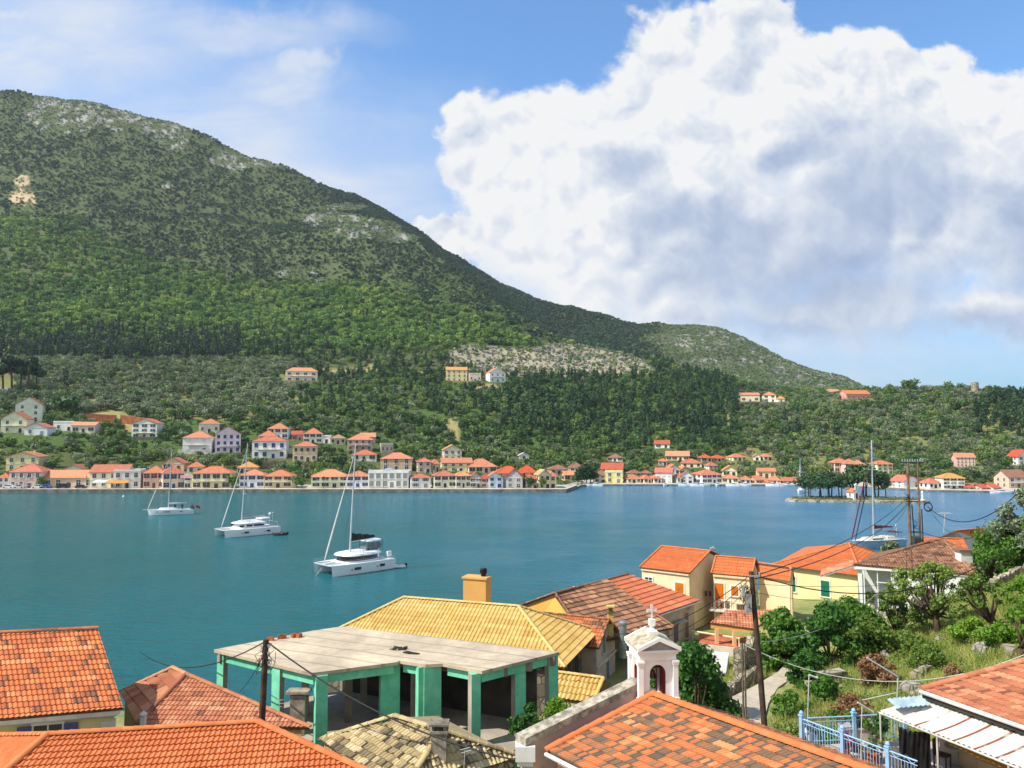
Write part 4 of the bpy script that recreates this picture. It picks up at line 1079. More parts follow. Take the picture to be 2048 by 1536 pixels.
def tile_plane(mb,poly,tw=.24,co=.34,amp=.03,ns=4,jit=.0,dark=.0,seed=1,col=None,rowtint=.15,lift=.045,vary=.28):
    """courses of curved tiles over a flat convex polygon (3-D points); every course is a row of rolls whose lower edge lies on the course below"""
    P=[Vector(p) for p in poly]; n=Vector((0,0,0))
    for i in range(len(P)): n+=(P[i]).cross(P[(i+1)%len(P)])
    n.normalize()
    if n.z<0: n=-n; P=P[::-1]
    c=sum(P,Vector())/len(P)
    P=[p-n*((p-c).dot(n)) for p in P]
    h=Vector((0,0,1)).cross(n).normalized(); s=n.cross(h).normalized()
    if s.z<0: s=-s;h=-h
    up=s
    if col is not None:
        d=Vector(col); d-=n*d.dot(n); d.normalize()
        if d.z<0: d=-d
        up=d/ max(.2,d.dot(s))
    us=[];vs=[]
    for p in P:
        q=p-c; v=q.dot(s); us.append(q.dot(h)-(up.dot(h))*v); vs.append(v)
    u0,u1,v0,v1=min(us),max(us),min(vs),max(vs)
    rng=random.Random(seed); nc=max(1,int(round((v1-v0)/co))); nt=int((u1-u0)/tw)+2
    bm=bmesh.new(); lay=bm.faces.layers.float.new('tint')
    prof=[]
    for k in range(ns): 
        q=k/ns; prof.append((q*tw,amp*(math.sin(q*2*math.pi-.9))))
    base=[[None]*0]
    for i in range(nc):
        va=v0+(v1-v0)*i/nc; vb=va+(v1-v0)/nc*1.06
        off=(tw*.5 if (i%2 and dark>=0) else 0)*0
        rows=[]
        rt=rng.gauss(0,.05)
        tints=[]
        t=.6
        for j in range(nt):
            if rng.random()<.45: t=min(1,max(0,.62+rng.gauss(0,vary*.6)+rt))
            tt=t+rng.gauss(0,.06)
            if rng.random()<dark: tt=rng.uniform(0,.22)
            tints.append(min(1,max(0,tt)))
        low=[];upv=[];ris=[]
        for j in range(nt+1):
            jz=rng.gauss(0,jit); jv=rng.gauss(0,jit*1.5)
            for k in range(ns):
                du,dz=prof[k]
                u=u0+j*tw+du-tw*.5+off
                a=c+h*u+up*(va+jv)+n*(dz+lift+jz); b_=c+h*u+up*vb+n*(dz*.9+jz*.5); r_=c+h*u+up*(va+jv+.004)+n*(dz*.5-.02+jz*.3)
                low.append(bm.verts.new(a)); upv.append(bm.verts.new(b_)); ris.append(bm.verts.new(r_))
        for x in range(len(low)-1):
            tt=tints[min(nt-1,x//ns)]
            f=bm.faces.new((low[x],low[x+1],upv[x+1],upv[x])); f[lay]=tt; f.smooth=True
            f=bm.faces.new((ris[x],ris[x+1],low[x+1],low[x])); f[lay]=tt*.8  # riser tinted darker, a painted shadow line under each course
    for i in range(len(P)):
        a=P[i];b_=P[(i+1)%len(P)]; e=(b_-a); no=e.cross(n)
        if e.length<1e-4: continue
        bmesh.ops.bisect_plane(bm,geom=bm.verts[:]+bm.edges[:]+bm.faces[:],plane_co=a,plane_no=no.normalized(),clear_outer=True)
    bm.verts.index_update()
    mb.add([v.co[:] for v in bm.verts],[tuple(v.index for v in f.verts) for f in bm.faces],0)
    nf=len(bm.faces); mb.t[-nf:]=[f[lay] for f in bm.faces]
    bm.free()
    # boarding under the tiles
    lo=[p-n*.035 for p in P]; lo2=[p-n*.14 for p in P]; k=len(P)
    mb.add(lo+lo2,[tuple(range(k)),tuple(range(2*k-1,k-1,-1))]+[(i,k+i,k+(i+1)%k,(i+1)%k) for i in range(k)],1,.3)
def caps(mb,a,b,r=.11,L=.38,seed=3,dz=.04,m=0,lo=.5,hi=.9,n=6):
    a=Vector(a);b=Vector(b); d=b-a; k=max(1,int(d.length/L)); rng=random.Random(seed); u=d.normalized(); sd=u.cross(Vector((0,0,1))).normalized(); w=sd.cross(u)
    if w.z<0: w=-w
    for i in range(k):
        p=a+d*(i/k); q=a+d*((i+1.12)/k); t=rng.uniform(lo,hi)
        vs=[]
        for P_,rr in ((p,r*1.12),(q,r*.92)):
            for j in range(n+1):
                an=math.pi*j/n; vs.append(P_+sd*math.cos(an)*rr+w*(math.sin(an)*rr*.8+dz))
        fs=[(j,j+1,n+2+j,n+1+j) for j in range(n)]+[tuple(range(n+1)),tuple(range(2*n+1,n,-1))]
        mb.add(vs,fs,m,t)
WOOD=mat('#6a5240',.8,.25,3)
def wallwin(parent,a,b,u,z,w,h,style='p',shut='#3d4f86',frame='#dcdad2',name='window',proud=.0,sill=True,open_=False):
    """window or door on the wall line a->b, u metres along it, outward to the right of a->b"""
    a=Vector((a[0],a[1],0)); b=Vector((b[0],b[1],0)); d=(b-a).normalized(); ang=math.atan2(d.y,d.x)
    p=a+d*u; nrm=Vector((d.y,-d.x,0)); p=p+nrm*(.01+proud)
    mb=MB(); t=.12
    for x,zz,sx,sz in((-w/2-t/2,h/2,t,h+2*t),(w/2+t/2,h/2,t,h+2*t),(0,h+t/2,w,t)): mb.box((x,-.02,zz),(sx,.08,sz))
    if sill: mb.box((0,-.06,-t/2),(w+.3,.18,t*.9))
    o=mb.build(name,mat(frame,.7,.06),parent); o.location=(p.x,p.y,z); o.rotation_euler=(0,0,ang)
    if style in('p','o'):
        g=MB(); g.box((0,0,h/2),(w,.04,h)); g.build('pane',PANE,o)
        g=MB(); g.box((0,-.035,h/2),(.06,.04,h)); g.box((0,-.035,h*.62),(w,.035,.05)); g.build('glazing_bar',mat(frame,.7,.06),o)
    if style=='o':
        for sx in(-1,1):
            g=MB(); g.box((sx*(w*.75+.08),-.075,h/2),(w/2,.045,h+.02))
            for q in range(int(h/.12)): g.box((sx*(w*.75+.08),-.105,.08+q*.12),(w/2-.1,.025,.05))
            g.build('shutter',mat(shut,.55,.12),o)
    if style=='c':
        for sx in(-1,1):
            g=MB(); g.box((sx*w*.25,-.03,h/2),(w/2-.01,.05,h))
            for q in range(int(h/.12)): g.box((sx*w*.25,-.06,.08+q*.12),(w/2-.12,.025,.06))
            g.build('shutter',mat(shut,.55,.12),o)
    if style=='d':
        g=MB(); g.box((0,-.0,h/2),(w,.06,h))
        for zz in(.28,.72): g.box((0,-.04,h*zz),(w*.7,.03,h*.3))
        g.build('leaf',mat(shut,.55,.12),o)
    return o
def bldg(name,label,cat='house',group='houses on the near shore'):
    return empty(name,(0,0,0),0,label,cat,group)
def rebase(e):
    """put the empty at the base of what it carries"""
    vs=[]
    bpy.context.view_layer.update()
    for c in e.children:
        if c.type=='MESH': vs+= [c.matrix_world@v.co for v in c.data.vertices]
    if not vs: return
    x=(min(v.x for v in vs)+max(v.x for v in vs))/2; y=(min(v.y for v in vs)+max(v.y for v in vs))/2; z=min(v.z for v in vs)
    o=Vector((x,y,z)); e.location=o
    for c in e.children: c.location=c.location-o
def xy(p): return (p[0],p[1])
# ---- A: house with shutters at the left edge
def house_A():
    e=bldg('house','cream house with blue-violet shutters and old orange tiled roof at the left edge')
    r0=PZ(0,1266,12.2); r1=PZ(196,1256.5,12.2); e1=PZ(247,1417,9.6); e0=PZ(0,1438,9.6)
    d=(r1-r0); rL=r0-d*1.2; dl=(e1-e0); eL=e0-dl*1.2
    f=MB(); tile_plane(f,[eL,e1,r1,rL],tw=.22,co=.36,seed=4,dark=.12,col=(r1-e1),vary=.3)
    caps(f,rL,r1,.1,.36,seed=2,lo=.1,hi=.7)
    bv=r1-e1; bv.z=-bv.z*1.1; rB=r1+bv; rBL=rL+bv
    f.add([r1-Vector((0,0,.03)),rL-Vector((0,0,.03)),rBL,rB],[(0,1,2,3)],0,.5)
    f.build('roof',[T_OR,WOOD],e)
    du=dl.normalized(); iv=Vector((-du.y,du.x,0)); 
    a=e1-du*.45+iv*.35; b=eL+iv*.35
    bq=r1-e1; bq.z=0; back=a+bq*1.85; bb=b+bq*1.85
    w=MB(); w.prism([xy(b),xy(a),xy(back),xy(bb)],2.0,9.5); w.build('wall',mat('#dccb90',.85,.1,.5,stain=.45),e)
    c=MB(); c.prism([xy(b-iv*.28),xy(a-iv*.28+du*.25),xy(a+iv*.1+du*.25),xy(b+iv*.1)],9.3,9.5); c.prism([xy(b-iv*.12),xy(a-iv*.12+du*.12),xy(a+iv*.1+du*.12),xy(b+iv*.1)],9.2,9.29)
    c.prism([xy(a+du*.02-iv*.06),xy(a+du*.02+iv*.3),xy(a-du*.55+iv*.3),xy(a-du*.55-iv*.06)],2.0,9.0)
    c.build('cornice',mat('#d9d4c6',.8,.1,.8,stain=.4),e)
    ux=(onplane(96,1470,b,iv)-b).dot(du)
    wallwin(e,b,a,ux,7.72,1.15,1.35,'o','#56609a')
    wallwin(e,b,a,ux,3.4,1.15,1.35,'o','#56609a')
    rebase(e)
house_A()
# ---- B: low hipped roof between the left house and the pole
def house_B():
    e=bldg('house','house with weathered red hip roof behind the short dark pole at lower left')
    P0=PZ(345,1336,9.5);P1=PZ(372,1349,9.5);C0=PZ(275,1449,8.2);C1=PZ(619,1455,8.2)
    L0=C0+Vector((-3.2,4.6,0)); 
    f=MB(); tile_plane(f,[C0,C1,P1],seed=7,dark=.05,tw=.22,co=.34)
    tile_plane(f,[L0,C0,P1,P0],seed=8,dark=.1,tw=.3,co=.55,amp=.05,lift=.07)
    R0=(P1+C1)/2+Vector((-.7,1.6,-2.6)); f.add([P0-Vector((0,0,.04)),P1-Vector((0,0,.04)),C1-Vector((0,0,.04)),R0],[(0,1,2,3)],0,.4); f.add([P0-Vector((0,0,.04)),R0,L0],[(0,1,2)],0,.4)
    caps(f,P1,C1,.12,.4,lo=.3,hi=.7); caps(f,P1,C0,.12,.4,lo=.1,hi=.3); caps(f,P0,P1,.12,.4,lo=.6,hi=1); caps(f,P0,L0,.12,.4,lo=.6,hi=1)
    f.build('roof',[T_OLD,WOOD],e)
    w=MB(); q=.5; ctr=(C0+C1+L0+R0)/4
    w.prism([xy(p+(ctr-p)*.07) for p in(C0,C1,R0,L0)],2.0,[8.1,8.1,6.2,8.1]); w.build('wall',mat('#b9a276',.9,.15,.6,stain=.5),e)
    c=MB(); p=PZ(276,1452,8.35); c.box((p.x+.1,p.y+.3,8.5),(.22,.22,.5)); c.lathe((p.x+.1,p.y+.3,8.75),[(.18,0),(.2,.05),(.02,.2)],8); c.build('flue',mat('#c9c9c6',.6),e)
    rebase(e)
house_B()
# ---- C: big orange roof along the lower edge
def house_C():
    e=bldg('house','house with broad bright orange hip roof along the lower left edge')
    r0=PZ(95,1470,10.5); r1=PZ(515,1445,10.5); hd=Vector((4.5,-1.9,-1.0)); h1=r1+hd*2.3
    n=(r1-r0).cross(hd).normalized(); 
    lp=onplane(19,1536,r0,n); hl=r0+(lp-r0)*4.2
    low=h1.z
    k=(r0.z-low)/(r0.z-hl.z); hl=r0+(hl-r0)*k
    f=MB(); tile_plane(f,[hl,h1,r1,r0],seed=11,tw=.2,co=.33,vary=.18,lift=.065)
    fp=onplane(0,1500,r0,(hl-r0).cross(Vector((-1.7,1.4,-.55))).normalized())
    fl=r0+Vector((-2.0,1.6,-.62))*3; 
    tile_plane(f,[fl,hl,r0],seed=12,tw=.2,co=.33,vary=.15)
    bk=(r1*.5+h1*.5)+Vector((-.5,1.4,-2.9)); bkL=r0+(bk-r1*.5-h1*.5); z4=Vector((0,0,.06)); f.add([r0-z4,r1-z4,bk,bkL],[(0,1,2,3)],0,.6); f.add([r1-Vector((0,0,.04)),h1-Vector((0,0,.04)),bk],[(0,1,2)],0,.6)
    caps(f,r0,r1,.13,.38,lo=.6,hi=1); caps(f,r1,h1,.15,.42,lo=.6,hi=1); caps(f,r0,hl,.15,.42,lo=.7,hi=1); caps(f,r0,fl,.13,.4,lo=.7,hi=1)
    f.build('roof',[T_NEW,WOOD],e)
    c=(hl+h1+bk+fl)/4
    w=MB(); w.prism([xy(p+(c-p)*.08) for p in(hl,h1,bk,fl)],2.5,min(h1.z,fl.z,bk.z)-.15); w.build('wall',mat('#cdb98c',.9,.12,.6,stain=.3),e)
    rebase(e)
house_C()
# ---- D: unfinished concrete frame with mint green paint
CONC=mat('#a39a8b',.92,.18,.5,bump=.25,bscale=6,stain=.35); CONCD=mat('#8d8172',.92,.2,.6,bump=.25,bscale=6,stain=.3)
def mint():
    m,N,b=newmat('mint green render'); tc=N.n('ShaderNodeTexCoord').outputs['Object']
    f=N.noise(tc,1.1,6,.7); mp=N.n('ShaderNodeMapping',{'Vector':tc,'Scale':(5,5,1.1)}).outputs[0]
    cr=N.sstep(N.noise(mp,1.6,6,.75),.60,.68)
    c=N.mix(N.sstep(f,.3,.7),lin('#60bd98'),lin('#82d6b0')); c=N.mix(N.math('MULTIPLY',cr,.75),c,lin('#3a6a58'))
    sp=N.sstep(N.noise(tc,3.1,7,.75),.66,.72); c=N.mix(sp,c,lin('#9b9384'))
    N.nt.links.new(c,b.inputs['Base Color']); b.inputs['Roughness'].default_value=.85; return m
MINT=mint()
def building_D():
    zs=10.2
    S=[PZ(x,y,zs) for x,y in[(428,1299),(623,1346),(795,1324),(798,1321),(851,1329),(886,1327),(964,1342),(1119,1304),(1000,1289.5),(840,1270),(682,1253),(626,1261)]]
    e=empty('unfinished_building',(0,0,0),0,'unfinished concrete frame building painted mint green with a flat bare roof slab','building','houses on the near shore')
    C=sum(S,Vector())/len(S)
    m=MB(); m.prism([xy(p) for p in S],zs-.16,zs); 
    m.build('roof_slab',slab_mat(),e)
    zb=zs-.17; hb=.48
    def beam(a,b,ins=.22,z0=zb-hb,z1=zb-.002,t=.3,mm=0):
        d=(b-a).normalized(); n=Vector((-d.y,d.x,0)); 
        if (C-a).dot(n)<0: n=-n
        a=a+n*ins+d*.12; b=b+n*ins-d*.12
        mb.prism([xy(a),xy(b),xy(b+n*t),xy(a+n*t)],z0,z1,m=mm); return n
    mb=MB()
    for i,j in((0,1),(1,2),(3,4),(4,5),(5,6),(6,7)): beam(S[i],S[j])
    mb.build('edge_beam',MINT,e)
    mb=MB()
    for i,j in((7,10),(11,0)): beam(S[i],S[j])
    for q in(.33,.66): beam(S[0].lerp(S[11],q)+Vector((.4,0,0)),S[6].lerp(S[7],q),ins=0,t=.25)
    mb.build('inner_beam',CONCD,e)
    zf=zs-3.75
    # columns: mint on the outside, bare concrete within
    def colm(p,w=.5,d=.3,ang=0,z0=zf,mt=MINT):
        k=MB(); k.box((p.x,p.y,(z0+zb-hb*.0)/2-.003),(w,d,zb-z0-.006),ang)
        for i,f in enumerate(k.f):
            a_,b_,c_=[Vector(k.v[j]) for j in f[:3]]; nn=(b_-a_).cross(c_-b_).normalized(); q=(C-p); q.z=0
            if nn.dot(q.normalized())>.35: k.m[i]=1
        k.build('column',[mt,CONC],e)
    def toC(p,k): 
        v=(C-p); v.z=0; return p+v.normalized()*k
    a01=math.atan2((S[1]-S[0]).y,(S[1]-S[0]).x); a12=math.atan2((S[2]-S[1]).y,(S[2]-S[1]).x)
    low=2.2
    colm(toC(S[0],.5),.55,.3,a01,low); colm(toC(S[0].lerp(S[1],.62),.32),.62,.32,a01,low); colm(toC(S[1],.55),.6,.6,a12,low)
    colm(toC(S[2],.45)+Vector((-.45,.1,0)),1.05,.36,a12,low); colm(toC(S[4],.4),.5,.5,a12,low); colm(toC(S[5],.35)+Vector((-.35,0,0)),.95,.4,a12,low)
    colm(toC(S[6],.5),.5,.5,a12,low); colm(S[6].lerp(S[7],.5)+Vector((-.2,.45,0)),.75,.34,math.atan2((S[7]-S[6]).y,(S[7]-S[6]).x),low); colm(toC(S[7],.45),.7,.36,math.atan2((S[7]-S[6]).y,(S[7]-S[6]).x),low)
    for u,v in((.30,.38),(.55,.42),(.3,.75),(.62,.78),(.85,.5)):
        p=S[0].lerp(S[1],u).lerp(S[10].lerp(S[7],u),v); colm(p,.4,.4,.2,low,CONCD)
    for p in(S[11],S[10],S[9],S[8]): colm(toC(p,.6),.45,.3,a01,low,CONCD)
    # middle floor with its balconies, lower beam
    F2=[p.copy() for p in S]
    m=MB(); fl=[toC(p,.5) for p in S]; m.prism([xy(p) for p in fl],zf-.22,zf); m.build('floor_slab',CONC,e)
    mb=MB()
    for i,j in((1,2),(3,4),(4,5),(5,6),(6,7),(0,1)): beam(S[i],S[j],ins=.3,z0=zf-.75,z1=zf-.225)
    mb.build('lower_beam',MINT,e)
    d=(S[7]-S[6]).normalized(); n=Vector((d.y,-d.x,0)); b=MB(); p=S[6].lerp(S[7],.12); q=S[6].lerp(S[7],.72); b.prism([xy(p),xy(q),xy(q+n*1.3),xy(p+n*1.3)],zf-.2,zf-.02); b.build('balcony',CONC,e)
    # added back and side infill, the interior's shade put into its colour
    b=MB(); p=S[10].lerp(C,.06);q=S[7].lerp(C,.14); r=S[8]
    w=(q-p); nn=Vector((-w.y,w.x,0)).normalized()*.2
    if (C-p).dot(nn)>0: nn=-nn
    b.prism([xy(p),xy(q),xy(q-nn),xy(p-nn)],low,zb-.01); q2=S[8].lerp(C,.1); b.prism([xy(q+(q2-q)*.03),xy(q2),xy(q2+(C-q2).normalized()*.2),xy(q+(C-q).normalized()*.25)],low,zb-.013); b.build('shade_dark_infill_wall',mat('#4f483f',.95,.25,.8,stain=.4),e)
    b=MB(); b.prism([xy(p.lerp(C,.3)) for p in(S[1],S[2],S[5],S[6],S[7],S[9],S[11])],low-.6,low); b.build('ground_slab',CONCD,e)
    rebase(e)
    # debris on the roof
    for i,(x,y) in enumerate([(541,1281),(561,1277.5),(566,1277),(588,1274.5),(598,1274.5)]):
        p=PZ(x,y,zs); k=MB(); k.box((0,0,.11),(.34,.22,.2),.3*i); 
        for q in(-.08,.08): k.box((q,0,.215),(.1,.12,.02),.3*i,m=1)
        o=k.build('clay_brick',[mat('#b4633c',.9,.15,4),mat('#7a412a',.9)]); o.location=(p.x,p.y,zs); tag(o,['reddish brick nearest the pole on the bare roof slab','second clay brick from the pole on the roof slab','clay brick in the middle of the row on the roof slab','clay brick next to the last one on the roof slab','clay brick at the far end of the row on the roof slab'][i],'brick','bricks on the roof slab')
    rng=random.Random(4)
    for i,(x,y,l) in enumerate([(798,1299,'dark scrap of roofing felt lying in the middle of the bare roof slab'),(822,1307,'small dark scrap lying nearer the front of the bare roof slab')]):
        p=PZ(x,y,zs); k=MB()
        for j in range(7-3*i):
            k.tube([(rng.uniform(-.5,.5),rng.uniform(-.25,.25),.04),(rng.uniform(-.5,.5),rng.uniform(-.25,.25),.1),(rng.uniform(-.6,.6),rng.uniform(-.25,.25),.03)],[.03,.05,.02],5)
        o=k.build('roofing_scrap',mat('#33302c',.9)); o.location=(p.x,p.y,zs); tag(o,l,'scrap')
def slab_mat():
    m,N,b=newmat('bare roof concrete'); tc=N.n('ShaderNodeTexCoord').outputs['Object']
    f=N.math('ADD',N.math('MULTIPLY',N.noise(tc,.28,5,.6,dist=.5),.65),N.math('MULTIPLY',N.noise(tc,2.4,6,.7),.35))
    c=N.ramp(f,[(.32,'#968873'),(.45,'#ac9d86'),(.55,'#beae94'),(.66,'#d3c3a3')])
    mp=N.n('ShaderNodeMapping',{'Vector':tc,'Rotation':(0,0,.42)}).outputs[0]
    wv=N.n('ShaderNodeTexWave',{'Vector':mp,'Scale':.22,'Distortion':1.2,'Detail':3},bands_direction='Y').outputs['Fac']
    c=N.mix(N.math('MULTIPLY',N.sstep(wv,.93,1),.45),c,lin('#6d655b'))
    N.nt.links.new(c,b.inputs['Base Color']); b.inputs['Roughness'].default_value=.95
    bn=N.n('ShaderNodeBump',{'Height':N.noise(tc,9,5,.7),'Strength':.25,'Distance':.02}); N.nt.links.new(bn.outputs[0],b.inputs['Normal']); return m
building_D()
# ---- E: low stone house with grey barrel tiles
def house_E():
    e=bldg('house','low stone house with lichen-grey barrel tiled hip roof in front of the mint green frame')
    A=PZ(789,1433,9.6);B=PZ(884,1462,9.6); L=PZ(639,1480,8.2); R=PZ(1040,1513,8.2); 
    k=1.35
    fr=PZ(800,1590,8.2); 
    f=MB(); tile_plane(f,[L,fr,B,A],tw=.21,co=.33,amp=.045,ns=4,jit=.018,seed=21,dark=.16,vary=.45,lift=.06); tile_plane(f,[fr,R,B],tw=.21,co=.33,amp=.045,ns=4,jit=.018,seed=22,dark=.16,vary=.45,lift=.06)
    bk=R+(L-fr)*.9; f.add([A-Vector((0,0,.05)),B-Vector((0,0,.05)),R-Vector((0,0,.05)),bk,L-Vector((0,0,.05))],[(0,1,2,3),(0,3,4)],0,.5)
    caps(f,A,B,.13,.4,lo=.3,hi=1); caps(f,B,fr,.13,.4,lo=.3,hi=1); caps(f,A,L,.13,.4,lo=.5,hi=1); caps(f,B,R,.13,.4,lo=.5,hi=1)
    f.build('roof',[T_STN,WOOD],e)
    w=MB(); ctr=(L+fr+R+bk)/4; w.prism([xy(p+(ctr-p)*.05) for p in(L,fr,R,bk)],3.0,8.12); w.build('wall',stonemat('rubble wall','#7d7159','#a2947a','#bdb094',2.4),e)
    p=PZ(877,1522,8.75); c=MB(); c.box((p.x,p.y+.25,9.1),(.62,.55,1.5)); c.box((p.x,p.y+.25,9.9),(.74,.66,.1)); 
    ch=c.build('chimney',mat('#93897c',.9,.3,2.5,bump=.5,bscale=8,stain=.5),e)
    c=MB()
    for dx in(-.24,.24): c.box((p.x+dx,p.y+.25,10.05),(.1,.5,.2))
    c.box((p.x,p.y+.25,10.2),(.8,.7,.08)); c.build('chimney_hood',mat('#857b6d',.9,.3,3),e)
    rebase(e)
house_E()
# ---- F: ochre hip roof with the big chimney
def house_F():
    e=bldg('house','ochre tiled hip-roofed house with a large peach chimney beside the water')
    A=PZ(808,1195,9.3);B=PZ(1037,1213,9.3)
    r=(B-A).normalized(); n=Vector((-r.y,r.x,0))
    z=6.7; run=5.0
    c=[A-r*run-n*run,B+r*run-n*run,B+r*run+n*run,A-r*run+n*run]; c=[Vector((p.x,p.y,z)) for p in c]
    f=MB()
    tile_plane(f,[c[0],c[1],B,A],tw=.3,co=.5,amp=.05,seed=31,vary=.15,lift=.03); tile_plane(f,[c[1],c[2],B],tw=.26,co=.42,amp=.04,seed=32,vary=.15,lift=.05)
    tile_plane(f,[c[3],c[0],A],tw=.3,co=.5,amp=.05,seed=33,vary=.15); tile_plane(f,[c[2],c[3],A,B],tw=.3,co=.5,amp=.05,ns=3,seed=34,vary=.15)
    caps(f,A,B,.13,.4,lo=.7,hi=1)
    for p,q in((A,c[0]),(A,c[3]),(B,c[1]),(B,c[2])): caps(f,p,q,.13,.4,lo=.7,hi=1)
    f.build('roof',[T_YEL,WOOD],e)
    ctr=sum(c,Vector())/4; w=MB(); foot=[xy(p+(ctr-p)*.09) for p in c]; w.prism(foot,1.2,z-.05); w.build('wall',stonemat('dark stone wall','#4f4940','#655c50','#857a68',1.6),e)
    b=MB(); q=[p+(ctr-p)*.05 for p in c]; b.prism([xy(p) for p in q],z-.32,z-.06); b.build('eaves_board',mat('#4b3a30',.8,.2),e)
    for u in(1.5,3.6,5.6): wallwin(e,foot[1],foot[2],u,z-2.2,1.1,1.3,'p',frame='#4e3f36')
    p=PZ(946,1206,9.1); p=A.lerp(B,.60)+n*1.2; h=3.0
    c2=MB(); c2.box((p.x,p.y,9.0+.3),(1.9,1.1,3.4),math.atan2(r.y,r.x)); c2.box((p.x,p.y,11.05),(2.1,1.3,.14),math.atan2(r.y,r.x)); ch=c2.build('chimney',mat('#d0a05c',.85,.06,.6),e)
    k=MB(); k.lathe((p.x+.5,p.y,11.12),[(.2,0),(.2,.2),(.28,.24),(.28,.5),(.22,.53),(.27,.56),(.24,.62),(.04,.65)],14); k.build('cowl',mat('#2b2b2d',.4,.1,metal=.6),e)
    rebase(e)
house_F()
def eave_wall(w,pts,inset,z0,z1,m=0):
    c=sum(pts,Vector())/len(pts); w.prism([xy(p+(c-p).normalized()*inset) for p in pts],z0,z1,m)
def gable(e,r0,r1,e0,e1,zg,mt,tile,seed=1,over=.35,tk={},capk={},back=True,verge=None,inset=.3):
    """roof with front slope e0-e1-r1-r0 and a mirrored back slope; walls under it. r0/e0 left, r1/e1 right"""
    f=MB(); tile_plane(f,[e0,e1,r1,r0],seed=seed,**tk)
    b0=r0*2-e0; b1=r1*2-e1; b0.z=e0.z; b1.z=e1.z
    if back: tile_plane(f,[b1,b0,r0,r1],seed=seed+50,**tk)
    caps(f,r0,r1,.11,.38,**capk)
    if verge:
        for p,q in verge(r0,r1,e0,e1,b0,b1): caps(f,p,q,.1,.38,**capk)
    f.build('roof',[tile,WOOD],e)
    du=(e1-e0).normalized(); dn=(r0-e0); dn.z=0; dn.normalize()
    E0=e0+du*inset+dn*over; E1=e1-du*inset+dn*over; B0=b0+du*inset-dn*over; B1=b1-du*inset-dn*over
    zw=e0.z-.02
    w=MB(); w.prism([xy(E0),xy(E1),xy(B1),xy(B0)],zg,zw)
    rise=r0.z-e0.z; run=(r0-e0).length
    for X0,X1,rr in((E0,B0,r0),(E1,B1,r1)):
        m_=(X0+X1)/2; vs=[(X0.x,X0.y,zw),(X1.x,X1.y,zw),(m_.x,m_.y,r0.z-.22)]
        k=du*.25 if rr is r0 else -du*.25
        w.add(vs+[(v[0]+k.x,v[1]+k.y,v[2]) for v in vs],[(0,1,2),(5,4,3),(0,2,5,3),(1,4,5,2)])
    w.build('wall',mt,e)
    return E0,E1,B1,B0
CREAM=mat('#ecd0a8',.85,.08,.5,stain=.25); PEACH=mat('#dcb48a',.85,.07,.5,stain=.15)
# ---- G: little shed with ochre tiles
def house_G():
    e=bldg('shed','small stone shed with ochre barrel tiles between the mint green frame and the bell tower',cat='shed')
    r0=PZ(1100,1343,6.8); r1=PZ(1207,1357,6.8); e0=PZ(1098,1394,5.7); e1=PZ(1186,1406,5.7); e2=PZ(1219,1366,5.9)
    f=MB(); tile_plane(f,[e0,e1,r1,r0],tw=.3,co=.45,amp=.055,ns=5,jit=.012,seed=41,dark=.06,vary=.35,lift=.06); tile_plane(f,[e1,e2,r1],tw=.3,co=.45,amp=.055,ns=5,jit=.012,seed=42)
    b=r0+(r0-e0); b.z=5.7; f.add([r0-Vector((0,0,.05)),r1-Vector((0,0,.05)),e2-Vector((0,0,.05)),b],[(0,1,2,3)],0,.6)
    caps(f,r0,r1,.13,.4,lo=.5,hi=1); caps(f,r1,e1,.13,.4,lo=.5,hi=1); f.build('roof',[T_YEL,WOOD],e)
    w=MB(); q=[e0,e1,e2,b]; c=sum(q,Vector())/4; ft=[xy(p+(c-p)*.1) for p in q]; w.prism(ft,2.6,5.6); w.build('wall',mat('#b7a68a',.9,.2,1,stain=.5),e)
    wallwin(e,ft[1],ft[2],.7,4.6,.5,.55,'p',frame='#8a7a66')
    rebase(e)
house_G()
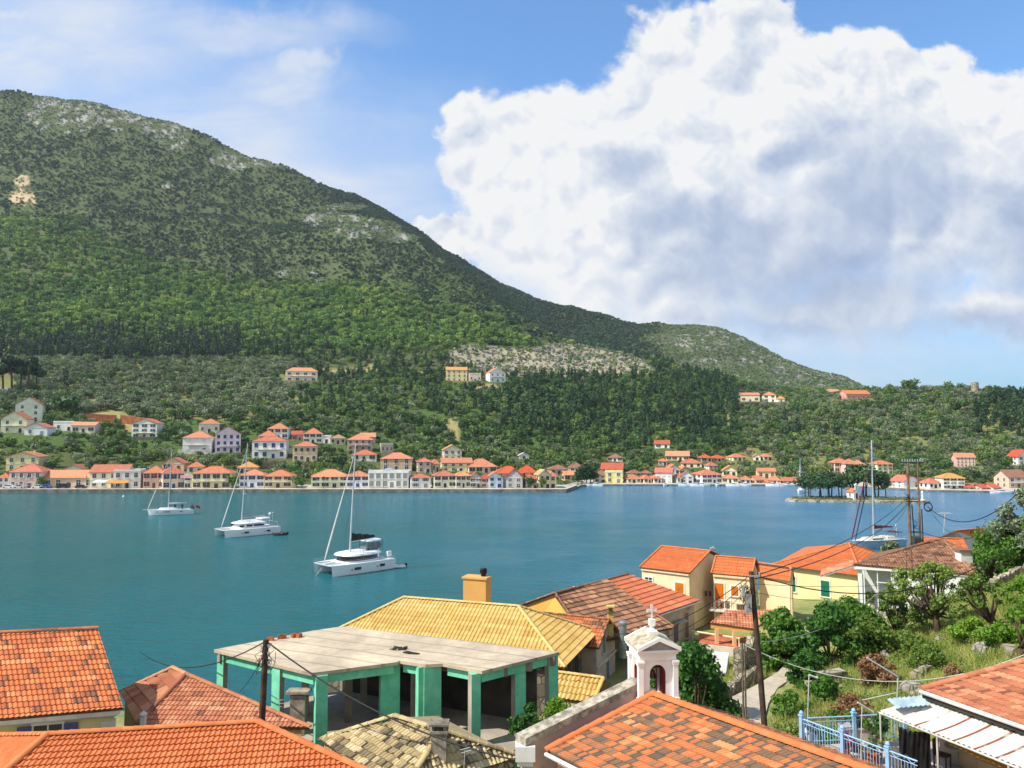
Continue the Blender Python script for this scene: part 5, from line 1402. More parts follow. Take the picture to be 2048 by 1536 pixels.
# ---- H: grey-pink gabled house behind the ochre roof
def house_H():
    e=bldg('house','narrow grey-pink gabled house with tall shutters and old red roof behind the ochre-roofed house')
    r0=PZ(1045,1222,7.6); r1=PZ(1219,1239,7.6)
    d=(r1-r0).normalized(); n=Vector((d.y,-d.x,0)); 
    e1=r1+n*2.9-Vector((0,0,1.5)); e0=r0+n*2.9-Vector((0,0,1.5))
    q=gable(e,r0,r1,e0,e1,1.8,mat('#b9a49c',.88,.1,.8,stain=.4),T_MIX,seed=45,tk=dict(tw=.24,co=.4,dark=.1),capk=dict(lo=.1,hi=.7),over=.3)
    E0,E1,B1,B0=q
    L=(B1-E1).length
    wallwin(e,E1,B1,L*.36,5.2,.75,1.7,'c','#6d7178',frame='#b9b0aa'); wallwin(e,E1,B1,L*.55,1.9,.95,2.4,'c','#6c7284',frame='#d0c6c0',name='door'); wallwin(e,E1,B1,L*.13,2.2,.7,1.5,'c','#6d7178',frame='#d0c6c0')
    b=MB(); b.prism([xy(E1+d*.01),xy(B1+d*.01),xy(B1+d*.12),xy(E1+d*.12)],4.45,4.62); b.build('string_course',mat('#cabfb8',.85),e)
    rebase(e)
    # chimney pots and dish standing by it
    p=PZ(1223,1240,7.5); k=MB(); k.box((0,0,.35),(.42,.42,2.0)); k.box((0,0,1.4),(.56,.56,.1),m=1); k.box((0,0,1.62),(.3,.3,.34),m=1); k.box((0,0,1.84),(.62,.62,.12)); 
    o=k.build('chimney_stack',[mat('#cdb169',.85,.1,1),mat('#6d5a3a',.85)]); o.location=(p.x,p.y+.6,6.6); tag(o,'yellow square chimney stack with hooded top behind the grey-pink gabled house','chimney')
    p=PZ(1245,1272,6.2); k=MB(); k.lathe((0,0,0),[(.3,0),(.3,2.6),(.36,2.62),(.36,2.75),(.22,2.85)],14); o=k.build('flue_pipe',mat('#8f9698',.45,.15,2,metal=.5)); o.location=(p.x,p.y-.3,4.6); tag(o,'fat grey metal flue pipe beside the pink gabled house','flue')
    dish((1192,1262,6.6),.62,'grey satellite dish on the red roof edge of the pink gabled house',-1.2)
def dish(pp,r,label,az):
    p=PZ(*pp); e=empty('satellite_dish',p,az,label,'satellite dish','satellite dishes')
    k=MB(); vs=[(0,-.02,0)]; n=14
    for i in range(3):
        q=r*(i+1)/3
        for j in range(n): a=6.2832*j/n; vs.append((q*math.cos(a),.22*(q/r)**2*r-.02,q*math.sin(a)*1.05))
    fs=[(0,1+j,1+(j+1)%n) for j in range(n)]
    for i in range(2): fs+=[(1+i*n+j,1+(i+1)*n+j,1+(i+1)*n+(j+1)%n,1+i*n+(j+1)%n) for j in range(n)]
    k.add(vs,fs); k.build('reflector',mat('#a9a8a6',.5,.1,3),e,smooth=True)
    k=MB(); k.tube([(0,-.05,-r*.9),(0,-.05,-r*1.7)],.03,6); k.tube([(0,.05,-r*.8),(0,r*.9,-.05)],.02,5); k.box((0,r*.9,0),(.1,.14,.1)); k.build('feed_arm',mat('#77777a',.5),e)
house_H()
# ---- I: long brown and red roof
def house_I():
    e=bldg('house','long house with brown and red tiled roof and yellow gable end beside the bell tower')
    r0=PZ(1111,1186,8.6); rm=PZ(1213,1160,8.6); r1=PZ(1257,1148.5,8.6); e1=PZ(1400,1201,6.2); em=PZ(1318,1229,6.2); 
    d=(e1-em).normalized(); e0=em-d*((em-PZ(1240,1262,6.2)).length)
    e0=PZ(1179,1290,5.9); eb=PZ(1347,1253,5.9)
    f=MB()
    tile_plane(f,[em,e1,r1,rm],tw=.3,co=.62,amp=.05,ns=4,seed=51,vary=.2,lift=.08); f.build('roof',[T_OLD2,WOOD],e,label='red tiled right half of the roof')
    f=MB(); tile_plane(f,[e0,eb,rm-Vector((0,0,.06)),r0-Vector((0,0,.06))],tw=.3,co=.62,amp=.05,ns=4,seed=52,dark=.12,vary=.35,lift=.09); caps(f,rm,eb,.1,.4,lo=.3,hi=.8); caps(f,r0,rm,.12,.4,lo=.2,hi=.8); caps(f,rm,r1,.12,.4,lo=.3,hi=.6)
    n=Vector((-d.y,d.x,0)); bk0=r0+n*6.0-Vector((0,0,2.5)); bk1=r1+n*6.0-Vector((0,0,2.5))
    tile_plane(f,[bk1,bk0,r0-Vector((0,0,.03)),r1-Vector((0,0,.03))],tw=.3,co=.5,ns=3,seed=53)
    f.build('roof',[T_BRN,WOOD],e,label='brown weathered left half of the roof')
    # walls: yellow gable end on the left, long front under the eaves
    bw0=bk0+(r0-bk0)*.06; ew0=e0+(r0-e0)*.06
    w=MB(); k=d*.22
    fr=[em-d*.0,e1-d*.35]; 
    A=ew0+d*.15;B=e1-d*.35+n*.45; Cc=bk1-d*.35-n*.4; Dd=bw0+d*.15
    A2=em+n*.45
    w.prism([xy(A2),xy(B),xy(Cc),xy(Cc+(A2-B))],2.0,6.1); w.build('wall',mat('#bdb49a',.88,.12,.7,stain=.4),e)
    g=MB(); zz=1.6
    vs=[(A.x,A.y,zz),(Dd.x,Dd.y,zz),(Dd.x,Dd.y,bk0.z),(r0.x+d.x*.15,r0.y+d.y*.15,r0.z-.2),(A.x,A.y,e0.z)]
    g.add(vs+[(v[0]+k.x,v[1]+k.y,v[2]) for v in vs],[(4,3,2,1,0),(5,6,7,8,9)]+[(i,(i+1)%5,5+(i+1)%5,5+i) for i in range(5)])
    g.build('gable_wall',mat('#d2a550',.85,.05,.5),e)
    caps_o=MB(); caps(caps_o,bk0,r0,.12,.42,lo=.1,hi=.7); caps(caps_o,e0,r0,.1,.42,lo=.1,hi=.6); caps_o.build('verge_tiles',T_BRN,e)
    L=(B-A2).length
    wallwin(e,A2,B,L*.28,2.4,.8,2.6,'c','#8d8674',frame='#b9ae94'); wallwin(e,A2,B,L*.5,2.1,.95,2.5,'d','#6b6478',frame='#cfc8b8',name='door'); wallwin(e,A2,B,L*.78,3.0,.7,2.3,'c','#7d6f58',frame='#b9ae94')
    b=MB(); q=A2.lerp(B,.5); b.box((q.x-n.x*.5,q.y-n.y*.5,4.95),(1.5,1.0,.1),math.atan2(d.y,d.x)); b.build('door_canopy',mat('#a8a295',.85),e)
    b=MB(); b.tube([em+Vector((0,0,-.12))+d*.2,e1+Vector((0,0,-.12))],.09,6); b.tube([e1+Vector((0,0,-.12))-d*1.5,e1-d*1.5+n*.4+Vector((0,0,-.7))],.05,6); b.build('gutter',mat('#cfd4d6',.4,.1),e)
    rebase(e)
    p=PZ(1149,1232,6.0); k=MB(); k.tube([(0,0,0),(0,0,2.9)],.12,8); k.lathe((0,0,2.9),[(.16,0),(.16,.15),(.02,.25)],8); o=k.build('vent_pipe',mat('#d8c078',.7,.08)); top=PZ(1148,1173,7.6); o.location=(top.x,top.y,7.6-3.1); tag(o,'slim cream vent pipe with white cap in front of the yellow gable end','pipe')
T_OLD2=tilemat('red tiles in long courses',[(0,'#8d4f38'),(.4,'#a95f42'),(.7,'#b86a4a'),(1,'#c27a58')],.8,.12)
house_I()
# ---- J: three stepped cream houses with orange shutters
def trio():
    spec=[('left and tallest of three stepped cream houses with orange roofs and shutters',(1323,1092.5,9.9),(1420,1102,9.9),(1267,1133.5,8.3),(1368,1144,8.3)),
          ('middle one of three stepped cream houses, with an orange balcony door',(1432,1112,9.4),(1510.5,1118,9.4),(1394,1145,7.9),(1470.5,1150,7.9)),
          ('right and lowest of three stepped cream houses, with a tan gable wall',(1517,1126,9.0),(1583,1135,9.0),(1490,1146,7.7),(1552.5,1155,7.7))]
    out=[]
    for i,(lab,a,b,c,dd) in enumerate(spec):
        e=bldg('house',lab)
        r0,r1,e0,e1=PZ(*a),PZ(*b),PZ(*c),PZ(*dd)
        # square the verges on the ridge direction
        d=(r1-r0).normalized(); n=Vector((d.y,-d.x,0)); w_=((e0-r0).dot(n)+(e1-r1).dot(n))/2
        e0=r0+n*w_-Vector((0,0,r0.z-e0.z)); e1=r1+n*w_-Vector((0,0,r1.z-e1.z))
        E0,E1,B1,B0=gable(e,r0,r1,e0,e1,2.4,CREAM,T_NEW,seed=60+i,tk=dict(tw=.3,co=.42,ns=3,vary=.12,amp=.04),capk=dict(lo=.6,hi=1),over=.25,inset=.15,
                verge=lambda r0,r1,e0,e1,b0,b1:[(e1,r1),(b1,r1),(e0,r0)])
        m=MB(); m.prism([xy(E0+n*.18),xy(E1+n*.18),xy(E1-n*.05),xy(E0-n*.05)],e0.z-.32,e0.z-.05); m.build('cornice',mat('#d9c7a0',.8,.05),e)
        L=(E1-E0).length
        out.append((e,E0,E1,B1,B0,e0.z,d,n,L))
    (e,E0,E1,B1,B0,z,d,n,L)=out[0]
    wallwin(e,E0,E1,L*.8,z-2.75,.95,1.6,'c','#d0701c',frame='#e2ded2'); wallwin(e,E0,E1,L*.15,z-1.7,.8,.7,'p'); 
    (e,E0,E1,B1,B0,z,d,n,L)=out[1]
    wallwin(e,E0,E1,L*.16,z-3.45,.9,2.45,'d','#cf6a1a',frame='#e2ded2',name='door'); wallwin(e,E0,E1,L*.58,z-2.1,.72,.95,'c','#c9691f',frame='#e6e2d6')
    b=MB(); p=E0+n*.6+d*1.5; b.box((p.x,p.y,z-3.55),(3.4,1.3,.16),math.atan2(d.y,d.x)); bo=b.build('balcony',mat('#d8cfbc',.8),e)
    b=MB(); 
    for k in range(16):
        q=p+d*(-1.65+3.3*k/15)+n*.6; b.tube([(q.x,q.y,z-3.5),(q.x,q.y,z-2.6)],.018,4)
    q=p+n*.6; q.z=0; b.tube([q+d*-1.68+Vector((0,0,z-2.6)),q+d*1.68+Vector((0,0,z-2.6))],.03,5); 
    bo2=b.build('railing',mat('#9c8a78',.6),bo)
    wallwin(e,E0,E1,L*.30,2.7,1.05,2.5,'d','#5d4433',frame='#e2ded2',name='door'); wallwin(e,E0,E1,L*.75,3.0,1.0,2.0,'c','#5d4433',frame='#e2ded2')
    for k_ in range(2):
        b=MB(); q=E0+d*(-.35-.45*k_)-n*.05; b.box((q.x+n.x*.1,q.y+n.y*.1,z-2.15),(.22,.18,.5),math.atan2(d.y,d.x)); b.build('wall_lamp',mat('#3d3a37',.6),e)
    (e,E0,E1,B1,B0,z,d,n,L)=out[2]
    wallwin(e,E0,E1,L*.52,z-2.75,1.05,1.65,'c','#d0701c',frame='#e2ded2')
    b=MB(); p=E1+d*.05+n*.08; b.tube([(p.x,p.y,3),(p.x,p.y,z+1.1)],.16,8); b.lathe((p.x,p.y,z+1.1),[(.2,0),(.2,.2),(.05,.3)],8); b.build('flue',mat('#d9c9a2',.8,.05),e)
    # white verge trim on the tan gable
    b=MB()
    for X in(E1,B1):
        m_=(E1+B1)/2; 
        p0=X+d*.03; p1=m_+d*.03
        b.add([(p0.x,p0.y,z-.35),(p0.x+d.x*.1,p0.y+d.y*.1,z-.35),(p1.x+d.x*.1,p1.y+d.y*.1,9.0-.5),(p1.x,p1.y,9.0-.5),(p0.x,p0.y,z-.05),(p0.x+d.x*.1,p0.y+d.y*.1,z-.05),(p1.x+d.x*.1,p1.y+d.y*.1,9.0-.2),(p1.x,p1.y,9.0-.2)],[(0,1,2,3),(4,7,6,5),(1,5,6,2),(0,4,5,1)])
    b.build('verge_trim',mat('#d9d6d0',.8),e)
    # air conditioner on the side wall of the middle house
    (e2,_,F1,G1,_,z2,d2,n2,_)=out[1]; p=F1+d2*.3-n2*1.1; 
    k=MB(); k.box((0,0,.32),(.85,.32,.62)); k.lathe((0,-.0,0),[(.01,.3),(.02,.31)],6); k.box((0,-.17,.32),(.5,.03,.46),m=1); o=k.build('air_conditioner',[mat('#cfd0d0',.5,.05),mat('#77797c',.6)]); o.location=(p.x,p.y,z2-3.0); o.rotation_euler=(0,0,math.atan2(d2.y,d2.x)+math.pi/2); tag(o,'white air conditioner unit on the side wall between the stepped cream houses','air conditioner')
    # veranda roof before the right house
    v=bldg('veranda','tiled veranda on cream posts in front of the stepped cream houses',cat='veranda')
    q0=PZ(1453,1219,5.9);q1=PZ(1552,1221,5.9); f0=PZ(1420,1247,5.0); f1=PZ(1512,1256,5.0)
    f=MB(); tile_plane(f,[f0,f1,q1,q0],tw=.26,co=.4,seed=66,dark=.08,vary=.35); caps(f,f1,q1,.1,.38); f.build('roof',[T_OLD,WOOD],v)
    b=MB(); b.prism([xy(f0.lerp(q0,.04)),xy(f1.lerp(q1,.04)),xy(f1.lerp(q1,.1)),xy(f0.lerp(q0,.1))],4.55,4.9); b.build('beam',mat('#c99b58',.8,.1),v)
    for t in(.12,.5,.9):
        p=f0.lerp(f1,t).lerp(q0.lerp(q1,t),.07); b=MB(); b.box((p.x,p.y,3.5),(.3,.3,2.1)); b.build('post',PEACH,v)
    rebase(v)
    for x in out: rebase(x[0])
    # terrace of the trio
    g=[ghit(1400,1300),ghit(1480,1300)]
    a=PZ(1398,1262,3.2);b_=PZ(1500,1275,3.2); c_=PZ(1490,1310,3.2); dd=PZ(1398,1300,3.2)
    m=MB(); m.prism([xy(a),xy(b_),xy(c_),xy(dd)],1.0,3.2,m=0); m.prism([xy(dd),xy(c_),xy(c_+Vector((0,-.25,0))),xy(dd+Vector((0,-.25,0)))],1.0,3.75,m=1)
    tag(m.build('terrace',[mat('#b9694a',.85,.2,3),mat('#cbbfae',.85,.1)]),'small red-paved terrace with pale parapet in front of the stepped cream houses','terrace')
    m=MB(); p=PZ(1384,1262,3.9); q=PZ(1480,1277,3.9); m.tube([p,q],.09,6); 
    for t in(0.02,.5,.98): u=p.lerp(q,t); m.tube([u,u-Vector((0,0,1.3))],.06,6)
    tag(m.build('handrail',mat('#d8cba6',.6,.05)),'cream pipe handrail along the terrace of the stepped cream houses','handrail')
trio()
# ---- K: yellow house with green shutters
def house_K():
    e=bldg('house','pale yellow house with orange hip roof and dark green shutters behind the white house')
    T=PZ(1698,1086.5,8.9); L=PZ(1545,1129,6.9); R=PZ(1768,1111,6.9); Fc=PZ(1724,1152,6.9)
    T2=T+(R-Fc).normalized()*.05
    f=MB(); tile_plane(f,[L,Fc,T],tw=.3,co=.42,ns=3,seed=71,vary=.12,amp=.04); tile_plane(f,[Fc,R,T],tw=.3,co=.42,ns=3,seed=72,vary=.12,amp=.04)
    B=L+(R-Fc); f.add([T-Vector((0,0,.05)),R-Vector((0,0,.05)),B,L-Vector((0,0,.05))],[(0,1,2),(0,2,3)],0,.6)
    caps(f,T,Fc,.12,.4,lo=.6,hi=1); caps(f,T,L,.12,.4,lo=.6,hi=1); caps(f,T,R,.12,.4,lo=.6,hi=1)
    f.build('roof',[T_NEW,WOOD],e)
    q=[L,Fc,R,B]; c=sum(q,Vector())/4; ft=[p+(c-p)*.06 for p in q]
    w=MB(); w.prism([xy(p) for p in ft],1.5,6.85); w.build('wall',mat('#e0d09c',.85,.06,.5,stain=.15),e)
    a,b=ft[0],ft[1]; u=(onplane(1651,1180,a,Vector(((b-a).y,-(b-a).x,0)))-a).dot((b-a).normalized())
    wallwin(e,a,b,u,4.0,1.0,1.75,'c','#1d6a55',frame='#ddd8c6'); wallwin(e,a,b,u-4,4.0,1.0,1.75,'c','#1d6a55',frame='#ddd8c6')
    rebase(e)
house_K()
# ---- L: white house with brown roof and glazed porch
def house_L():
    e=bldg('house','white house with brown tiled hip roof and open corner porch on the right slope')
    T0=PZ(1861,1082,11.4); T1=PZ(1886,1080,11.4); Lf=PZ(1706,1130.5,9.7); Fc=PZ(1946,1146,9.7); R=PZ(1980,1137,9.9)
    f=MB(); tile_plane(f,[Lf,Fc,T1,T0],tw=.24,co=.38,ns=3,seed=75,dark=.12,vary=.4,jit=.01); 
    R=Fc+(T1-(Lf+Fc)/2)*1.0; R=Vector((Fc.x+5.5,Fc.y+7.5,9.7))
    B=Lf+(R-Fc)
    tile_plane(f,[Fc,R,T1],tw=.3,co=.5,ns=3,seed=76,dark=.1,vary=.3,lift=.07)
    f.add([T0-Vector((0,0,.05)),T1-Vector((0,0,.05)),R,B,Lf-Vector((0,0,.05))],[(0,1,2,3),(0,3,4)],0,.4)
    caps(f,T0,Fc.lerp(T0,.0),.13,.4,lo=.5,hi=1) if False else None
    caps(f,T0,T1,.13,.4,lo=.3,hi=.8); caps(f,T1,Fc,.13,.4,lo=.5,hi=1); caps(f,T0,Lf,.12,.4,lo=.2,hi=.7); caps(f,T1,R,.12,.4,lo=.2,hi=.7)
    f.build('roof',[T_BRN,WOOD],e)
    q=[Lf,Fc,R,B]; c=sum(q,Vector())/4; ft=[p+(c-p)*.05 for p in q]
    du=(ft[1]-ft[0]).normalized(); dn=Vector((-du.y,du.x,0))
    A=ft[0]+du*.2
    w=MB(); w.prism([xy(A+dn*3.0),xy(A+du*2.9+dn*3.0),xy(A+du*2.9),xy(ft[1]),xy(ft[2]),xy(ft[3])],5.0,9.6); w.build('wall',mat('#d6d8d6',.85,.05,.6,stain=.2),e)
    wf=mat('#dcdedd',.7,.05)
    k=MB(); k.box((A.x+.2,A.y+.25,7.2),(.4,.4,4.8),math.atan2(du.y,du.x)); k.build('porch_post',wf,e)
    k=MB(); k.prism([xy(A),xy(A+du*2.9),xy(A+du*2.9+dn*3),xy(A+dn*3)],4.6,5.35); k.build('porch_floor',mat('#c5c2ba',.85,.1),e)
    k=MB(); k.prism([xy(Lf+dn*.05),xy(ft[1]-dn*.12),xy(ft[1]+dn*.2),xy(Lf+dn*.35)],9.35,9.62); k.build('fascia',wf,e)
    # porch roof wing to the left
    a=Lf+Vector((0,0,-.05)); b_=PZ(1640,1152,9.0); c_=b_+dn*4; d_=a+dn*4
    f=MB(); tile_plane(f,[b_,a,d_,c_],tw=.26,co=.4,ns=3,seed=77,vary=.2); f.build('porch_roof',[T_OLD,wf],e)
    k=MB(); p=A+du*1.6+dn*.1
    k.box((p.x,p.y,7.4),(.08,.08,4),math.atan2(du.y,du.x)); p=A+du*2.9+dn*.1; k.box((p.x-.1,p.y,7.4),(.08,.08,4)); q=A+du*2.2+dn*.1; k.box((q.x,q.y,8.2),(1.4,.07,.07),math.atan2(du.y,du.x)); k.build('porch_frame',wf,e)
    wallwin(e,ft[0],ft[1],6.0,6.6,1.2,1.4,'o','#c9ccd0'); wallwin(e,ft[0],ft[1],9.6,6.8,1.2,1.4,'o','#c9ccd0')
    k=MB(); p=PZ(1933,1124,10.2); k.box((p.x,p.y+.4,10.4),(1.1,1.0,1.6)); k.build('chimney',mat('#dddbd6',.85,.08),e); k=MB(); k.box((p.x,p.y+.4,11.28),(1.5,1.3,.16)); k.build('chimney_cap',T_BRN,e)
    k=MB(); k.tube([A+du*.45-dn*.06+Vector((0,0,-4.4)),A+du*.45-dn*.06+Vector((0,0,-.3))],.06,6); k.build('downpipe',wf,e)
    rebase(e)
    # urn with plant and steps by the porch
    p=A+du*.9+dn*.8; e2=empty('flower_urn',(p.x,p.y,5.37),0,'big stone urn with a leafy plant in the corner porch of the white house','plant pot')
    k=MB(); k.lathe((0,0,0),[(.22,0),(.3,.06),(.42,.3),(.42,.5),(.3,.66),(.36,.72)],12); k.build('urn',mat('#c0b7a0',.85,.1,3),e2)
    c=crown('plant',501,[(0,0,1.0,.45),(.2,.1,1.4,.4),(-.2,0,1.25,.35)],260,.12,LM['broad']); link(c,e2)
house_L()
def small_roofs():
    e=bldg('house','pale blue-grey gabled house with orange roof near the shore at right')
    ap=PZ(1912.6,1061.4,9.0); ax=PZ(1955,1058,9.0); l=PZ(1866,1079,7.4); r=PZ(1963,1081,7.4)
    d=(ax-ap).normalized(); g=(r-l)
    r0=ap; r1=ap+d*8; e0=r; e1=r+d*8
    f=MB(); tile_plane(f,[e0,e1,r1,r0],tw=.3,co=.45,ns=3,seed=81); L1=l+d*8; tile_plane(f,[L1,l,r0,r1],tw=.3,co=.45,ns=3,seed=82); caps(f,r0,r1,.12,.4); f.build('roof',[T_NEW,WOOD],e)
    w=MB(); k=d*.4
    vs=[l+k,r+k,ap+k-Vector((0,0,.12))]; bs=[Vector((v.x,v.y,2.5)) for v in vs[:2]]
    P5=[bs[0],bs[1],vs[1],vs[2],vs[0]]; w.add(P5+[p+d*7.2 for p in P5],[(0,1,2,3,4),(9,8,7,6,5),(0,5,6,1),(1,6,7,2),(4,9,5,0),(2,7,8,3),(3,8,9,4)])
    w.build('wall',mat('#a9b9c4',.85,.12,.8,stain=.4),e); rebase(e)
    e=bldg('house','low house with orange roof just beyond the brown-roofed white house')
    r0=PZ(1845,1075,8.2); r1=PZ(1872,1076,8.2); 
    d=Vector((.95,-.3,0)); n=Vector((-.3,-.95,0)); r1=r0+d*5
    gable(e,r0,r1,r0+n*3-Vector((0,0,1.2)),r1+n*3-Vector((0,0,1.2)),2.0,mat('#cdb98e',.85,.08),T_NEW,seed=85,tk=dict(tw=.3,co=.42,ns=3)); rebase(e)
    e=bldg('house','tile-roofed house at the right edge beyond the blue-grey gable')
    r0=PZ(1975,1070,8.4); r1=r0+d*7
    gable(e,r0,r1,r0+n*3-Vector((0,0,1.2)),r1+n*3-Vector((0,0,1.2)),2.0,mat('#b9a58c',.85,.08),T_OLD,seed=86,tk=dict(tw=.3,co=.42,ns=3)); rebase(e)
small_roofs()
# ---- N: church roof and bell tower
def church():
    e=bldg('church','church with mottled orange tiled roof, red-brown ridge tiles and grey stone parapet','church')
    A=PZ(1305,1390,11.8); B=PZ(1700,1531,11.8); E0=PZ(1095,1500,10.4)
    d=(B-A).normalized(); B2=A+d*13; sl=(E0-A); E1=E0+d*13
    f=MB(); tile_plane(f,[E0,E1,B2,A],tw=.16,co=.33,ns=4,amp=.026,seed=91,dark=.28,vary=.35,col=(A-E0),lift=.055)
    n=Vector((-d.y,d.x,0)); bk=Vector((-sl.x,-sl.y,sl.z)); n2=n if n.dot(sl)<0 else -n
    q0=A+n2*4.2-Vector((0,0,1.5)); q1=B2+n2*4.2-Vector((0,0,1.5))
    tile_plane(f,[q1,q0,A,B2],tw=.24,co=.4,ns=3,seed=92,dark=.3)
    f.build('roof',[T_MIX2,WOOD],e)
    c=MB(); caps(c,A,B2,.17,.3,lo=.55,hi=.8,dz=.05,n=8); caps(c,A,E0,.15,.6,lo=.6,hi=.75,dz=.03,n=8); c.build('ridge_tiles',T_NEW,e)
    # gable wall with stone coping, offset beyond the roof edge
    o=-d*.62+Vector((0,0,.12)); P0=A+o+Vector((.25,.1,.0)); P1=E0+o+sl.normalized()*.5
    t=-d*.62
    def slab(a,b,z0,z1,m,mb,ex=Vector()):
        mb.prism([xy(a),xy(b),xy(b+t),xy(a+t)],[a.z+z0,b.z+z0]*1+[b.z+z0,a.z+z0],[a.z+z1,b.z+z1,b.z+z1,a.z+z1],m)
    k=MB(); slab(P0,P1,.05,.32,0,k); k.build('coping',mat('#a59c8b',.92,.35,3.5,bump=.7,bscale=14,stain=.4),e)
    k=MB(); sh=d*.1
    k.prism([xy(P0+t*.2),xy(P1+t*.2-sl.normalized()*.15),xy(P1+t*.85-sl.normalized()*.15),xy(P0+t*.85)],4.0,[P0.z+.04,P1.z+.06,P1.z+.06,P0.z+.04]); k.build('gable_wall',mat('#c9a79a',.85,.08,.8,stain=.3),e)
    k=MB(); p=P1+t*.5-sl.normalized()*.2; k.box((p.x,p.y,P1.z-.25),(.75,.75,.55)); k.box((p.x,p.y,P1.z-.62),(.6,.6,.2)); k.box((p.x,p.y,6.5),(.5,.5,P1.z-.75-5.6+.0)); k.build('corner_pilaster',mat('#d3d0d2',.8,.06,1),e)
    w=MB(); i0=E0-sl.normalized()*.45;  i1=E1-sl.normalized()*.45; w.prism([xy(i0),xy(i1),xy(q1-n2*.4),xy(q0-n2*.4)],4.0,10.2-.02); w.build('wall',mat('#c79c8c',.85,.08,.8,stain=.3),e)
    k=MB(); g0=E0+sl.normalized()*.08-Vector((0,0,.12)); k.tube([g0,g0+d*13],.08,6); k.build('gutter',mat('#d8dadb',.4,.05),e)
    rebase(e)
T_MIX2=tilemat('church tiles, orange and lichen brown',[(0,'#67594b'),(.22,'#806852'),(.4,'#a3704f'),(.55,'#bd7249'),(.8,'#ca7e4c'),(1,'#d59868')],3.0,.35)
church()
def bell_tower():
    c=Vector((5.78,32.35,0)); yaw=math.radians(8)
    zb=11.35
    e=empty('bell_tower',(c.x,c.y,zb),yaw,'white and pink open bell tower with arched openings, pediment and cross','bell tower')
    W2=mat('#ece7e4',.8,.05,1.2,stain=.15); PK_=mat('#dcb6a4',.85,.06,1); RED=mat('#9a3a1c',.8,.15,2)
    w,dp=1.66,1.5; hw,hd=w/2,dp/2
    st=MB(); st.box((0,0,-1.6),(w+.26,dp+.26,3.4)); st.box((0,0,.16),(w+.16,dp+.16,.12)); st.build('base',W2,e)
    # four walls each with an arched opening
    H0,Hs=.22,1.87   # sill, top of wall
    def arch_wall(name,m,aw,length,thick,place,spring=1.3):
        r=aw/2; pts=[]; n=10
        mb=MB()
        # left and right piers, then fan over the arch
        outer=lambda x,z:(x,z)
        ring=[(-r,H0),(-r,spring)]+[(-r*math.cos(math.pi*i/n),spring+r*math.sin(math.pi*i/n)) for i in range(1,n)]+[(r,spring),(r,H0)]
        L=length/2
        for s_,th in((1,-thick/2),(-1,thick/2)):
            pass
        cols=[(-L,H0,Hs)]
        quads=[[(-L,H0),(-r,H0),(-r,spring),(-L,spring)],[(r,H0),(L,H0),(L,spring),(r,spring)],[(-L,spring),(-r,spring),(-r,Hs),(-L,Hs)],[(r,spring),(L,spring),(L,Hs),(r,Hs)]]
        for i in range(n):
            a0=math.pi*i/n;a1=math.pi*(i+1)/n
            x0,z0=-r*math.cos(a0),spring+r*math.sin(a0);x1,z1=-r*math.cos(a1),spring+r*math.sin(a1)
            quads.append([(x0,z0),(x1,z1),(x1,Hs),(x0,Hs)])
        for q in quads:
            f=[place(x,-thick/2,z) for x,z in q]; b=[place(x,thick/2,z) for x,z in q]
            mb.add(f+b,[(0,1,2,3),(7,6,5,4)],0)
        for (x0,z0),(x1,z1) in zip(ring,ring[1:]):
            mb.add([place(x0,-thick/2,z0),place(x1,-thick/2,z1),place(x1,thick/2,z1),place(x0,thick/2,z0)],[(0,1,2,3)],1)
        for x in(-L,L): mb.add([place(x,-thick/2,H0),place(x,thick/2,H0),place(x,thick/2,Hs),place(x,-thick/2,Hs)],[(0,1,2,3)],0)
        mb.build(name,[m,RED],e)
    tk=.3
    arch_wall('arched_wall',W2,.78,w,tk,lambda x,y,z:(x,-hd+tk/2+y,z)); arch_wall('arched_wall',W2,.78,w,tk,lambda x,y,z:(x,hd-tk/2+y,z))
    arch_wall('arched_wall',PK_,.5,dp-2*tk-.01,tk,lambda x,y,z:(-hw+tk/2+y,x,z)); arch_wall('arched_wall',PK_,.5,dp-2*tk-.01,tk,lambda x,y,z:(hw-tk/2+y,x,z))
    ins=MB(); ins.box((hw-tk-.02,0,1.05),(.03,dp-2*tk-.04,1.6)); ins.build('inner_plaster',RED,e)
    for sx in(-1,1):
        for sy in(-1,1):
            p=MB(); x,y=sx*(hw+.02),sy*(hd+.02); p.box((x,y,.98),(.24,.24,1.54)); p.box((x,y,.27),(.32,.32,.14)); p.box((x,y,1.74),(.3,.3,.1)); p.box((x,y,1.83),(.34,.34,.08)); p.build('corner_pilaster',W2,e)
    k=MB(); k.box((0,0,2.01),(w+.14,dp+.14,.26)); k.box((0,0,2.19),(w+.3,dp+.3,.1)); k.box((0,0,2.28),(w+.44,dp+.44,.09)); k.build('entablature',W2,e)
    X,Y=hw+.24,hd+.26; zt=2.33; zr=2.76
    k=MB()
    for sx in(-1,1): k.prism([(sx*X,-Y),(0,-Y),(0,Y),(sx*X,Y)],[zt,zr,zr,zt],[zt+.1,zr+.1,zr+.1,zt+.1])
    k.build('roof',mat('#b3a88f',.9,.3,3,bump=.4,bscale=9,stain=.3),e)
    for sy in(-1,1):
        k=MB(); k.add([(-X+.1,sy*(Y-.2),zt),(X-.1,sy*(Y-.2),zt),(0,sy*(Y-.2),zr-.02)],[(0,1,2)],0)
        k.build('tympanum',mat('#a79f9c',.9,.15,2,stain=.3),e)
    k=MB()
    for sy in(-1,1):
        for sx in(-1,1): k.prism([(sx*X,sy*Y-.07),(0,sy*Y-.07),(0,sy*Y+.07),(sx*X,sy*Y+.07)],[zt-.03,zr-.03,zr-.03,zt-.03],[zt+.13,zr+.13,zr+.13,zt+.13])
    k.build('pediment_moulding',W2,e)
